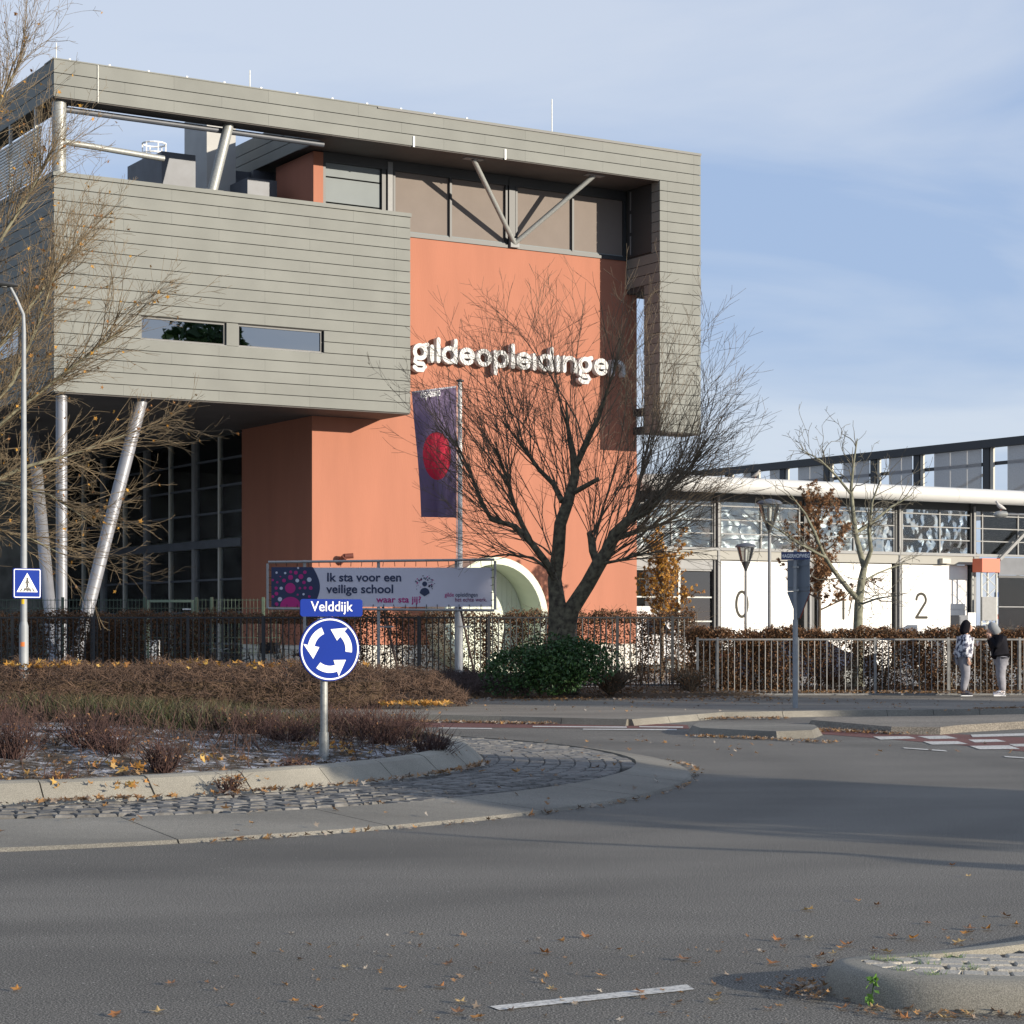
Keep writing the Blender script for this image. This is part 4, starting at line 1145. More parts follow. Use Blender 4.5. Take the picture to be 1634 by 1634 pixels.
def dens_left(X, Z):
    px = X / 53 * FPX + 817
    d = np.interp(px, [-60, 110, 120, 330, 345, 480, 500, 560, 620, 700, 760, 900, 940, 1000, 1030, 1110], [.45, .4, .95, .95, .08, .08, .5, .5, .38, .38, .55, .8, .38, .42, .7, .7])
    d = d * (.62 + .38 * np.sin(X * 4.3 + np.sin(X * 1.7) * 2)) + .1
    d = np.where((px > 318) & (px < 486), d * .22, d)
    return np.where(Z > 1.78, .9, d)
hedge('beech_hedge', -60, 1112, 52.7, 53.5, .25, 2.06, 62000, 'tall thin brown leaved beech hedge behind the dark bar fence', LEAFBROWN, 21, dens_left)
def dens_right(X, Z):
    px = X / 49.5 * FPX + 817
    d = np.interp(px, [1110, 1140, 1170, 1240, 1330, 1400, 1480, 1520, 1720], [.5, .8, .95, .7, .42, .40, .7, .5, .45])
    return np.where(Z > 1.42, .95, d * (.7 + .3 * np.sin(X * 5 + Z * 3)))
hedge('beech_hedge', 1100, 1720, 49.0, 49.8, .15, 1.62, 58000, 'clipped brown beech hedge behind the galvanised bar fence', LEAFBROWN, 22, dens_right)

def shrub(name, c, rx, ry, h, nleaf, leafm, label, seed, lsize=(.05, .11), cat='bush', group=None, nst=26, skew=0):
    rng = np.random.default_rng(seed); o = empty(name, c, label, cat, group); c = np.array(c)
    # lumpy ellipsoid shell with several lobes
    lobes = [(rng.uniform(-.55, .55) * rx, rng.uniform(-.5, .5) * ry, rng.uniform(.25, .62) * h, rng.uniform(.45, .7)) for _ in range(11)]
    C = []
    while len(C) < nleaf:
        lx, ly, lz, s = lobes[rng.integers(len(lobes))]
        v = rng.normal(size=3); v /= np.linalg.norm(v); rad = rng.uniform(.55, 1.0) ** .4
        p = np.array([lx + v[0] * rx * s * rad, ly + v[1] * ry * s * rad, lz + v[2] * h * .42 * s * 1.2 * rad])
        if p[2] < .03: continue
        C.append(p + c)
    tag(leaf_mesh('foliage', C, lsize, leafm, o, rng=rng), kind='stuff')
    P0, P1, RA, RB = [], [], [], []
    for _ in range(nst):
        a = rng.uniform(0, 6.28); e = c + np.array([math.cos(a) * rx * rng.uniform(.2, .8), math.sin(a) * ry * rng.uniform(.2, .8), h * rng.uniform(.5, .95)])
        m = c + (e - c) * .5 + np.array([0, 0, .1 * h]); P0 += [c, m]; P1 += [m, e]; RA += [.02, .013]; RB += [.013, .004]
    tag(seg_mesh('stems', P0, P1, RA, RB, TWIG, o, 4), kind='stuff')
    return o
shrub('evergreen_bush', gx(862, 46.2, .15), 1.55, .95, 1.62, 9000, LEAFGREEN, 'dense dark green evergreen bush at the foot of the large bare tree', 31)
shrub('twiggy_bush', gx(975, 47, .12), 1.1, .7, .85, 1800, LEAFBROWN, 'sparse brown bush between the evergreen bush and dark fence', 32, (.03, .06), nst=120)
shrub('twiggy_bush', gx(1100, 48.2, .12), .8, .4, .7, 900, LEAFBROWN, 'small dark brown bush where the two steel fences meet', 33, (.03, .06), nst=90)

def twig_mass(name, xr, dr, ztop, n, label, seed, mat=TWIGDRY, L=(.12, .4), r=.007, cat='hedge', dens=None):
    """clipped low mass of dead-looking twigs"""
    rng = np.random.default_rng(seed); x0, x1 = xr
    o = empty(name, ((x0 + x1) / 2, (dr(0)[0] + dr(0)[1]) / 2, .1), label, cat)
    X = rng.uniform(x0, x1, n); f = rng.uniform(0, 1, n)
    lo = np.array([dr(x)[0] for x in X]); hi = np.array([dr(x)[1] for x in X]); Dd = lo + (hi - lo) * f
    zt = ztop(X, f) * (1 + .06 * np.sin(X * 2.3 + Dd) + .05 * np.sin(X * 7 + Dd * 3))
    Z = .1 + (zt - .1) * rng.uniform(0, 1, n) ** .3
    C = np.stack([X, Dd, Z], 1); d = rng.normal(size=(n, 3)); d[:, 2] = np.abs(d[:, 2]) * .7; d /= np.linalg.norm(d, axis=1, keepdims=True)
    l = rng.uniform(L[0], L[1], n)[:, None]
    E = C + d * l * .5 + rng.normal(0, .03, (n, 3)); S = C - d * l * .5
    bend = (E + S) / 2 + rng.normal(0, .035, (n, 3))
    RA = np.full(n, r)
    tag(seg_mesh('twigs', np.concatenate([S, bend]), np.concatenate([bend, E]), np.concatenate([RA, RA * .8]), np.concatenate([RA * .8, RA * .3]), mat, o, 3), kind='stuff')
    return o
def lowtop(X, f): return np.interp(f, [0, .12, .3, .8, 1], [.25, .72, .92, .95, .6]) * np.interp(X, [-20, -3, -1.6, -1.0], [1, 1, .75, .3])
twig_mass('clipped_low_hedge', (-14.5, -.95), lambda x: (39.8 + max(0, (x + 3)) * .9, 44.5), lowtop, 17000, 'low clipped brown twig hedge along the verge behind the roundabout', 41)
b = MB(); b.box((-14.2, 40.6, .09), (-2.6, 44.2, .62)); tag(b.build('hedge_core', SOIL), kind='structure'); bpy.data.objects['hedge_core'].name = 'hedge_filler'  # hidden solid core box filling the inside of the clipped hedge
twig_mass('ground_cover_thicket', (-4.4, .4), lambda x: (46.2, 51.6), lambda X, f: .35 + .25 * np.sin(f * 3.1), 7000, 'dark purplish twiggy thicket below the school banner', 42, M('thicket_twig', (.075, .05, .045), .9, var=.4, vs=3), (.15, .4))
# island shrubs: leafless, dark red
rngs = np.random.default_rng(51)
SHR = ['large dark red twiggy shrub at the left picture edge on the island', 'dark red twiggy shrub standing before the foot of the left lamp post', 'dark red twiggy shrub in the middle of the island left half',
       'smaller red twiggy shrub touching the right side of a larger one', 'slim upright red twiggy shrub close to the island kerb', 'low wide red shrub behind the frost near the island centre',
       'low wide red shrub midway between lamp post and roundabout sign', 'low wide red shrub left of the roundabout sign pole', 'tiny red twig tuft at the kerb left of the roundabout sign',
       'bushy red twiggy shrub just right of the roundabout sign pole', 'largest red twiggy shrub right of the roundabout sign', 'red twiggy shrub second from the right end of the island', 'red twiggy shrub at the right tip of the planted island',
       'low red shrub at the grass edge above the slim kerbside shrub', 'tiny red twig tuft beside the kerb at far left', 'low red shrub in the grass left of island centre', 'red twiggy shrub directly behind the roundabout sign pole', 'red twiggy shrub cut off by the left picture edge', 'smallest red twig tuft at the kerb near island centre']
for i, (px, py, hgt, sp) in enumerate(((18, 1218, .62, .42), (52, 1160, .55, .5), (140, 1205, .55, .42), (182, 1212, .42, .34), (262, 1225, .5, .30), (330, 1172, .42, .5), (402, 1178, .42, .45), (458, 1186, .40, .45), (472, 1220, .24, .2), (560, 1172, .55, .5), (608, 1182, .62, .55), (650, 1168, .5, .45), (688, 1196, .42, .34), (250, 1160, .42, .5), (96, 1240, .2, .16), (300, 1150, .4, .5), (515, 1160, .5, .5), (-30, 1190, .6, .5), (365, 1236, .18, .15))):
    D = 1.36 * FPX / (py - 1000); c = gx(px, D); c.z = island_z(c.x, c.y) - .02
    o = empty('leafless_shrub', c, SHR[i], 'shrub', 'leafless shrubs on the roundabout island')
    P0, P1, RA, RB = [], [], [], []
    c = np.array(c)
    hgt *= .8
    for _ in range(int(105 * (sp / .4))):
        a = rngs.uniform(0, 6.28); b0 = c + np.array([math.cos(a) * sp * .35, math.sin(a) * sp * .35, 0]) * rngs.uniform(0, 1)
        e = b0 + np.array([math.cos(a) * sp * rngs.uniform(.1, .8), math.sin(a) * sp * rngs.uniform(.1, .8), hgt * rngs.uniform(.45, 1.05)])
        m = (b0 + e) / 2 + rngs.normal(0, .03, 3); P0 += [b0, m]; P1 += [m, e]; RA += [.005, .004]; RB += [.004, .002]
        for _k in range(2):
            e2 = m + (e - m) * rngs.uniform(.2, .8) + rngs.normal(0, .07, 3); P0.append(m); P1.append(e2); RA.append(.003); RB.append(.0015)
    tag(seg_mesh('twigs', P0, P1, RA, RB, TWIGRED, o, 3), kind='stuff')
    Cs = c + np.stack([rngs.normal(0, sp * .5, 60), rngs.normal(0, sp * .5, 60), rngs.uniform(.05, hgt * .9, 60)], 1)
    tag(leaf_mesh('dry_leaves', Cs, (.02, .045), LEAFRUST, o, rng=rngs), kind='stuff')
# low dead ground cover between the shrubs
nt_ = 5200; th = rngs.uniform(R(-80), R(200), nt_); rr = 6.45 * rngs.uniform(0.05, 1, nt_) ** .6
X = CX + rr * np.cos(th); Dd = CD + rr * np.sin(th)
keep = rngs.uniform(0, 1, nt_) < np.interp(Dd, [18, 20.5, 22.5, 24.5, 31], [.10, .22, .5, 1, 1]) * (.35 + .65 * (np.sin(X * 2.1 + Dd) * np.sin(Dd * 1.7 - X) > -.15)); X, Dd, rr = X[keep], Dd[keep], rr[keep]; nt_ = len(X)
B0 = np.stack([X, Dd, .50 - .26 * (rr / 6.62) ** 2 - .01], 1); E0 = B0 + np.stack([rngs.normal(0, .12, nt_), rngs.normal(0, .12, nt_), rngs.uniform(.08, .34, nt_)], 1); m0 = (B0 + E0) / 2 + rngs.normal(0, .025, (nt_, 3)); E1 = m0 + rngs.normal(0, .09, (nt_, 3)) + np.array([0, 0, .06])
ra_ = np.full(nt_, .0055)
tag(seg_mesh('ground_cover', np.concatenate([B0, m0, m0]), np.concatenate([m0, E0, E1]), np.concatenate([ra_, ra_ * .8, ra_ * .6]), np.concatenate([ra_ * .8, ra_ * .3, ra_ * .2]), M('ground_cover_twig', (.075, .042, .033), .9, var=.5, vs=3), None, 3), 'dark reddish brown dead ground cover on the roundabout island', 'plants', kind='stuff')
# grass along the back of the island
ng = 15000
th = rngs.uniform(R(15), R(200), ng); rr = rngs.uniform(3.0, 6.6, ng)
X = CX + rr * np.cos(th); Dd = CD + rr * np.sin(th)
keep = rngs.uniform(0, 1, ng) < np.interp(X, [-13, -6, -3.4, -2.2, -1], [1, .9, .7, .3, .08]); X, Dd, rr = X[keep], Dd[keep], rr[keep]; ng = len(X)
Zg = .50 - .26 * (rr / 6.62) ** 2 - .02
hh = rngs.uniform(.18, .56, ng) * np.interp(X, [-12, -4, -2], [1, .8, .6]); ln = rngs.normal(0, .14, (ng, 2))
B0 = np.stack([X, Dd, Zg], 1); B1 = B0 + np.stack([ln[:, 0] * .4, ln[:, 1] * .4, hh * .6], 1); B2 = B0 + np.stack([ln[:, 0] * 1.3, ln[:, 1] * 1.3, hh], 1)
wv = rngs.normal(0, 1, (ng, 2)); wv /= np.linalg.norm(wv, axis=1, keepdims=True); wv = np.concatenate([wv * .007, np.zeros((ng, 1))], 1)
Vg = np.stack([B0 - wv, B0 + wv, B1 + wv, B1 - wv, B2], 1).reshape(-1, 3); bs_ = (np.arange(ng) * 5)[:, None]
Fg = np.concatenate([bs_ + np.array([[0, 1, 2]]), bs_ + np.array([[0, 2, 3]]), bs_ + np.array([[3, 2, 4]])])
tag(np_mesh('grass', Vg, Fg, GRASSM), 'dull green winter grass along the back of the roundabout island', 'grass', kind='stuff')

# ================================================================== FALLEN LEAVES
def litter(name, pts, size, mat, label, flat=.55):
    return tag(star_mesh(name, pts, size, mat, None, flat, rngs), label, 'leaves', kind='stuff')
L_ = []
def scatter_line(p0, p1, n, w, z):
    f = rngs.uniform(0, 1, n); a, c = np.array(p0), np.array(p1); d = a + (c - a) * f[:, None]
    return np.concatenate([d + rngs.normal(0, w, (n, 2)), np.full((n, 1), z)], 1)
for th0, th1, n, z, rad in ((-72, -8, 150, .175, 7.05), (-64, -56, 60, .185, 7.04), (-50, -44, 30, .185, 7.05), (-26, -10, 90, .185, 7.06), (-34, -24, 26, .18, 7.05)):
    a = rngs.uniform(R(th0), R(th1), n); q = rad + np.abs(rngs.normal(0, .05, n)); L_.append(np.stack([CX + q * np.cos(a), CD + q * np.sin(a), np.full(n, z)], 1))
a = rngs.uniform(R(-76), R(40), 260); q = rngs.uniform(2.2, 6.6, 260) ** 1.0; q = 6.6 - np.abs(rngs.normal(0, 1.2, 260)); L_.append(np.stack([CX + q * np.cos(a), CD + q * np.sin(a), .50 - .26 * (q / 6.62) ** 2 + .03], 1))
a = rngs.uniform(R(-70), R(20), 70); q = rngs.uniform(7, 9.3, 70); L_.append(np.stack([CX + q * np.cos(a), CD + q * np.sin(a), np.full(70, .17 - .045 * (q - 7))], 1))
a = rngs.uniform(R(-60), R(10), 110); q = 9.4 + np.abs(rngs.normal(0, .08, 110)); L_.append(np.stack([CX + q * np.cos(a), CD + q * np.sin(a), np.full(110, .015)], 1))
for (x0, y0, x1, y1, n, w, z) in ((640, 1152, 880, 1156, 520, .13, .02), (1060, 1149, 1250, 1148, 320, .16, .03), (1110, 1176, 1260, 1182, 160, .08, .02), (1300, 1166, 1440, 1172, 320, .22, .03), (1560, 1140, 1634, 1138, 180, .12, .11), (1260, 1183, 1330, 1186, 60, .15, .02),
                             (640, 1185, 1480, 1195, 55, 1.2, .015)):
    a_, c_ = gd(x0, y0), gd(x1, y1); L_.append(scatter_line((a_.x, a_.y), (c_.x, c_.y), n, w, z))
a = rngs.uniform(R(-80), R(60), 2600); q = 6.6 - np.abs(rngs.normal(0, 2.0, 2600)); a = a[:2600]; q = np.clip(q, 0, 6.6); BED = np.stack([CX + q * np.cos(a), CD + q * np.sin(a), .50 - .26 * (q / 6.62) ** 2 + .015], 1)
L_.append(np.stack([rngs.uniform(-3, 16, 2600), rngs.uniform(46.6, 49.0, 2600), np.full(2600, .20)], 1))
L_.append(np.stack([rngs.uniform(-2.5, 6, 900), rngs.uniform(44.5, 47.6, 900) + rngs.normal(0, .4, 900), np.full(900, .115)], 1))
L_.append(np.stack([rngs.uniform(-2, 12, 200), rngs.uniform(39, 46, 200), np.full(200, .105)], 1))
litter('leaf_litter', np.concatenate(L_), (.05, .115), LEAFLITTER, 'brown fallen leaves drifted along kerbs and verges')
litter('bed_litter', BED, (.025, .075), leafmat('dark_bed_litter', [(.05, .035, .025), (.12, .08, .05), (.20, .13, .07), (.08, .06, .045), (.3, .28, .27)]), 'dark leaf mould and scraps covering the roundabout island bed', .5)
# bright maple leaves on the clipped hedge and island
L2 = [np.stack([rngs.uniform(-12, -3.0, 150), rngs.uniform(40.6, 44.0, 150), .90 + rngs.uniform(-.02, .08, 150)], 1), np.stack([rngs.uniform(-11, -8.6, 70), rngs.uniform(40.4, 42.5, 70), .90 + rngs.uniform(0, .1, 70)], 1)]
L2.append(np.stack([rngs.uniform(-2.6, -1.2, 120), rngs.uniform(40.0, 41.0, 120), np.full(120, .2)], 1))
litter('maple_leaves', np.concatenate(L2), (.1, .22), LEAFORANGE, 'orange and yellow maple leaves lying on the low clipped hedge', .35)
L3 = []
for (px, py, n, w) in ((205, 1240, 14, .14), (380, 1232, 14, .12), (215, 1228, 10, .1), (95, 1242, 16, .2), (262, 1222, 10, .08), (505, 1196, 14, .1), (545, 1194, 12, .1), (575, 1200, 8, .08), (60, 1235, 10, .2), (340, 1215, 10, .15), (150, 1225, 10, .15)):
    D = 1.36 * FPX / (py - 1000); c = gx(px, D); z = island_z(c.x, c.y)
    L3.append(np.stack([c.x + rngs.normal(0, w, n), c.y + rngs.normal(0, w, n), np.full(n, z + .03) + rngs.uniform(0, .06, n)], 1))
litter('maple_leaves', np.concatenate(L3), (.06, .12), LEAFORANGE, 'orange maple leaves lying in the frosted bed of the roundabout island', .3)

# maple leaves on the near asphalt, each a curled star
def maple(seed):
    rg = random.Random(seed); pts = []
    for k in range(10):
        a = 2 * math.pi * k / 10 + rg.uniform(-.1, .1); r_ = (.5 if k % 2 == 0 else .24) * rg.uniform(.85, 1.15); pts.append((math.cos(a) * r_, math.sin(a) * r_ * .85, .02 + r_ * r_ * rg.uniform(.1, .9)))
    me = bpy.data.meshes.new('maple_leaf'); me.from_pydata([(0, 0, .03)] + pts, [], [(0, k + 1, (k + 1) % 10 + 1) for k in range(10)]); return me
MAPLEM = [leafmat('near_leaf_%d' % i, [c, tuple(q * .8 for q in c)], .6, .2) for i, c in enumerate(((.46, .22, .06), (.36, .16, .06), (.52, .36, .16), (.24, .13, .07)))]
MAP = []
for i in range(8):
    me = maple(i); me.materials.append(MAPLEM[i % 4]); MAP.append(me)
near = [(27, 1582), (183, 1622), (252, 1617), (273, 1572), (470, 1600), (505, 1612), (552, 1546), (715, 1540), (640, 1580), (703, 1577), (735, 1601), (730, 1618), (762, 1627), (935, 1497), (1010, 1529), (1090, 1533), (1112, 1540), (1480, 1475), (1290, 1454), (1400, 1446), (1368, 1439), (1520, 1382), (1545, 1400), (1545, 1484), (1540, 1492), (1508, 1487), (1530, 1506), (1425, 1497), (1575, 1485), (1240, 1502), (1290, 1500), (1250, 1512), (1458, 1500), (1235, 1540), (1570, 1466), (1605, 1464), (1340, 1515), (1352, 1510), (1330, 1524), (1310, 1528), (1300, 1545), (1395, 1517), (1415, 1521), (1325, 1540), (1222, 1581), (1345, 1612), (1395, 1612), (1450, 1612), (1460, 1608), (1528, 1622), (1545, 1622), (1590, 1618), (1600, 1614), (1445, 1628), (1510, 1628), (1225, 1612), (960, 1560), (1020, 1585), (1140, 1600), (1180, 1567), (1620, 1478), (870, 1523), (880, 1580), (1060, 1620)]
for i, (x, y) in enumerate(near):
    p = gd(x, y); s = random.uniform(.05, .10)
    o = place('maple_leaf', MAP[i % 8], (p.x, p.y, .008), None, rot=(random.uniform(-.3, .3), random.uniform(-.3, .3), random.uniform(0, 6.28)), scale=(s, s, s * 1.2))
    tag(o, 'dry curled maple leaf lying on the asphalt in the foreground', 'leaf', 'dry maple leaves on the near asphalt')
nlp = np.concatenate([np.stack([rngs.normal(1.36, .07, 120), rngs.normal(9.55, .14, 120), rngs.uniform(.008, .05, 120)], 1), np.stack([rngs.uniform(1.5, 2.6, 120), 9.16 - rngs.uniform(-.02, .25, 120) , np.full(120, .012)], 1),
                      np.stack([rngs.uniform(-1.5, 2.6, 160), rngs.uniform(8.8, 11.5, 160), np.full(160, .006)], 1)])
litter('leaf_litter', nlp, (.015, .06), LEAFLITTER, 'frosted leaf scraps piled against the nose of the near kerbed island', .6)
# a weed growing from the near kerb
wd = empty('weed', gx(1392, 9.24, .0), 'small green leafy weed growing at the foot of the near kerb', 'plant')
pts = np.array([tuple(gx(1392 + random.uniform(-9, 9), 9.2, .02 + .12 * random.random())) for _ in range(16)])
leaf_mesh('leaves', pts, (.03, .05), leafmat('weed_leaf', [(.10, .22, .04), (.16, .30, .06)], .5), wd, rng=rngs)
b = MB(); q0 = gx(1390, 9.22, .0); b.tube([q0, q0 + Vector((.005, 0, .06)), q0 + Vector((.012, -.01, .12))], .003, 5); b.build('stem', LEAFGREEN, wd)
# grass tufts in the paving joints of the near island
P0, P1, RA = [], [], []
for (x, y) in ((1405, 1531), (1425, 1533), (1470, 1527), (1480, 1540), (1490, 1555), (1440, 1548), (1520, 1527), (1550, 1545)):
    c = gd(x, y, .143)
    for _ in range(22):
        q = np.array([c.x + random.gauss(0, .03), c.y + random.gauss(0, .012), .138]); P0.append(q); P1.append(q + np.array([random.gauss(0, .015), random.gauss(0, .015), random.uniform(.012, .035)])); RA.append(.0015)
tag(seg_mesh('joint_grass', P0, P1, RA, np.array(RA) * .3, M('tuft_green', (.10, .17, .05), .8), None, 3), 'green grass tufts in the joints of the near island paving', 'grass', kind='stuff')

# ================================================================== TREES
class Prm: pass
def shoot(S, tips, p, d, L, r0, lvl, k, rng):
    n = max(2, int(L / k.step)); seg = L / n
    for i in range(n):
        f = i / n; ra = max(k.rmin, r0 * (1 - f * .78)); rb_ = max(k.rmin * .8, r0 * (1 - (i + 1) / n * .78))
        d = d + rng.normal(0, k.gnarl, 3); d[2] += k.up; d /= np.linalg.norm(d)
        q = p + d * seg; S.append((p, q, ra, rb_))
        if lvl < k.max and f > k.f0:
            for _ in range(rng.poisson(k.dens[lvl] * seg)):
                ax = np.cross(d, rng.normal(size=3)); ax /= np.linalg.norm(ax); an = rng.uniform(*k.ang)
                cd = d * math.cos(an) + ax * math.sin(an)
                shoot(S, tips, p + (q - p) * rng.uniform(), cd, L * rng.uniform(*k.ratio) * (1 - f * .45), ra * .62, lvl + 1, k, rng)
        p = q
    tips.append(p)
def tree(name, base, limbs, k, label, seed, bark=BARK, twig=TWIG, leaves=None, group=None):
    """limbs: list of (points, radii) tapered main wood; shoots grow from them"""
    rng = np.random.default_rng(seed); o = empty(name, base, label, 'tree', group)
    b = MB()
    for pts, rs in limbs[:k.ntrunk]:
        b.tube(pts, rs, 14)
    trunk = b.build('trunk', bark, o, True); tag(trunk)
    if len(limbs) > k.ntrunk:
        for pts, rs in limbs[k.ntrunk:]:
            q = MB(); q.tube(pts, rs, 9); q.build('limb', bark, o, True)
    S, tips = [], []
    for li, (pts, rs) in enumerate(limbs):
        pts = [np.array(p) for p in pts]
        tot = len(pts) - 1
        for i in range(tot):
            f = (i + 1) / tot; d0 = pts[i + 1] - pts[i]; ln = np.linalg.norm(d0)
            d0 = d0 / max(ln, 1e-6)
            nn = rng.poisson(k.spawn(li, f) * ln)
            for _ in range(nn):
                t = rng.uniform(); p = pts[i] + (pts[i + 1] - pts[i]) * t
                out = p - np.array(k.centre); out = out / (np.linalg.norm(out) + 1e-6)
                d = d0 * k.wd + out * k.wo + rng.normal(0, k.wr, 3); d[2] += k.wu; d /= np.linalg.norm(d)
                LL = k.lenabs(p, d, rng) if hasattr(k, 'lenabs') else rng.uniform(*k.len) * k.lenf(p, d)
                if LL < .25: continue
                shoot(S, tips, p, d, LL, max(k.rmin, min(rs[i] * .45, k.rshoot * rng.uniform(.6, 1.2))), 0, k, rng)
    A = np.array([s[0] for s in S]); B = np.array([s[1] for s in S]); ra = np.array([s[2] for s in S]); rb2 = np.array([s[3] for s in S])
    tag(seg_mesh('crown', A, B, ra, rb2, twig, o, 4), kind='stuff')
    if leaves:
        m, n, size = leaves; idx = rng.integers(len(B), size=n); tag(star_mesh('leaves', B[idx] + rng.normal(0, .03, (n, 3)), size, m, o, 0.0, rng), kind='stuff')
    print('tree', name, len(S))
    return o
def pth(pix, D, dd=None):
    out = []
    for i, (x, y) in enumerate(pix):
        out.append(at(x, y, D + (dd[i] if dd else 0)))
    return out
# big bare tree in front of the terracotta wall
D = 47.6
limbs = [
    ([gx(900, D, .0)] + pth([(897, 1020), (893, 985), (889, 962), (885, 924), (891, 878), (894, 836), (906, 802), (918, 757), (914, 722), (906, 681), (903, 640)], D, [0, 0, 0, .1, .1, 0, 0, .1, .2, .3, .4]), [.42, .34, .27, .20, .165, .155, .145, .135, .11, .075, .045, .02]),
    (pth([(902, 1004), (912, 972), (938, 932), (955, 901), (970, 878), (981, 852), (1004, 829), (1036, 802), (1062, 778)], D, [-.06, -.08, -.2, -.3, -.3, -.4, -.5, -.6, -.7]), [.24, .19, .17, .17, .15, .135, .11, .075, .035]),
    (pth([(886, 925), (871, 897), (845, 863), (822, 840), (784, 829), (769, 802), (750, 753), (727, 703)], D, [0, -.2, -.4, -.5, -.5, -.4, -.3, -.2]), [.15, .14, .12, .10, .09, .08, .05, .025]),
    (pth([(850, 870), (833, 836), (818, 798), (807, 760), (792, 715)], D, [-.3, -.1, .1, .2, .3]), [.10, .09, .07, .05, .02]),
    (pth([(897, 800), (883, 772), (860, 749), (833, 711), (803, 673)], D, [0, .3, .5, .7, .9]), [.12, .10, .08, .06, .025]),
    (pth([(918, 745), (940, 696), (955, 666), (970, 620), (985, 575)], D, [.1, -.1, -.2, -.3, -.4]), [.13, .12, .085, .05, .02]),
    (pth([(955, 905), (946, 880), (944, 860), (940, 850)], D, [-.2, 0, .2, .3]), [.16, .15, .15, .1]),
    (pth([(975, 862), (1010, 850), (1060, 835), (1110, 800)], D, [-.3, .3, .8, 1.2]), [.13, .1, .06, .025]),
    (pth([(1000, 832), (1015, 800), (1022, 760), (1035, 700)], D, [-.5, 0, .4, .8]), [.12, .09, .05, .02]),
    (pth([(1000, 835), (1035, 815), (1080, 770), (1120, 720)], D, [-.5, -.8, -1.0, -1.2]), [.11, .08, .05, .02]),
    (pth([(957, 900), (985, 895), (1020, 885), (1060, 880)], D, [-.3, -.7, -1.0, -1.3]), [.07, .05, .04, .02]),
    (pth([(880, 912), (850, 890), (810, 885), (765, 890)], D, [.1, .4, .6, .8]), [.07, .05, .035, .015]),
]
stub = pth([(911, 788), (930, 778), (955, 764)], D, [0, -.12, -.3])
k = Prm(); k.step = .22; k.rmin = .0036; k.gnarl = .085; k.up = .022; k.max = 2; k.f0 = .12; k.dens = [2.6, 3.6]; k.ang = (.35, .8); k.ratio = (.3, .55); k.ntrunk = 2
limbs = limbs[:2] + [(p_, [r_ * .62 for r_ in rs_]) for p_, rs_ in limbs[2:]]
k.centre = tuple(at(915, 900, D)); k.wd = .5; k.wo = .75; k.wr = .34; k.wu = .3; k.len = (1.3, 3.3); k.rshoot = .0165
def _sp(li, f):
    if li == 0: return 0 if f < .45 else 5
    if li == 1: return 0 if f < .4 else 7
    if li == 6: return 24
    return 4 + 7 * f
k.spawn = _sp
EC = np.array(at(928, 745, D)); ER = np.array([4.15, 3.4, 4.6])
def env(p, d):
    a = (p - EC) / ER; q = d / ER; A = q @ q; B = 2 * a @ q; C = a @ a - 1; ds = B * B - 4 * A * C
    return 0.0 if ds < 0 else max(0.0, (-B + math.sqrt(ds)) / (2 * A))
k.lenabs = lambda p, d, rng: min(4.6, env(p, d)) * rng.uniform(.4, 1.12)
bt = tree('bare_tree', gx(900, D, .0), limbs, k, 'large bare spreading tree in front of the terracotta wall lettering', 61)
q = MB(); q.tube(stub, [.07, .06, .052], 8); q.build('broken_stub', BARK, bt, True)

# plane tree at the left, trunk outside the picture
D = 46.5
limbs = [
    ([gx(-150, D, .0)] + pth([(-148, 960), (-140, 800), (-132, 640), (-125, 480), (-115, 320), (-105, 180), (-95, 80)], D, [0] * 7), [.34, .3, .27, .23, .18, .13, .08, .04]),
    (pth([(-142, 820), (-70, 740), (20, 660), (110, 590), (190, 530)], D, [0, -.2, -.4, -.6, -.8]), [.14, .11, .08, .05, .02]),
    (pth([(-135, 700), (-60, 620), (10, 540), (70, 460), (130, 380)], D, [0, .1, .3, .5, .7]), [.13, .11, .08, .05, .02]),
    (pth([(-130, 580), (-60, 480), (-10, 400), (40, 320), (80, 250)], D, [0, -.3, -.5, -.7, -.9]), [.12, .10, .07, .05, .02]),
    (pth([(-142, 850), (-60, 790), (40, 745), (130, 720), (210, 690)], D, [0, .3, .6, .9, 1.1]), [.12, .09, .07, .04, .02]),
    (pth([(-120, 420), (-60, 300), (-20, 210), (10, 140), (40, 85)], D, [0, .2, .3, .4, .5]), [.11, .09, .06, .04, .02]),
    (pth([(-142, 860), (-80, 800), (0, 770), (80, 790), (140, 830)], D, [0, -.5, -.9, -1.2, -1.4]), [.10, .07, .05, .035, .015]),
    (pth([(-142, 880), (-90, 850), (-20, 840), (50, 860), (100, 885)], D, [0, .5, .8, 1.0, 1.2]), [.09, .06, .045, .03, .015]),
    (pth([(-138, 760), (-60, 700), (20, 610), (60, 520), (90, 430)], D, [0, -.6, -1.0, -1.3, -1.5]), [.12, .10, .07, .05, .02]),
]
k = Prm(); k.step = .2; k.rmin = .0036; k.gnarl = .10; k.up = .012; k.max = 2; k.f0 = .1; k.dens = [3.6, 4.2]; k.ang = (.35, .9); k.ratio = (.3, .55); k.ntrunk = 1
limbs = limbs[:1] + [(p_, [r_ * .58 for r_ in rs_]) for p_, rs_ in limbs[1:]]
k.centre = tuple(at(-160, 700, D)); k.wd = .65; k.wo = .5; k.wr = .36; k.wu = .30; k.len = (1.0, 2.5); k.rshoot = .013
k.spawn = lambda li, f: 0 if (li == 0 and f < .3) else (4 if li == 0 else (9 + 9 * f if li in (1, 2, 3, 5, 8) else 6 + 7 * f))
k.lenf = lambda p, d: 1.0
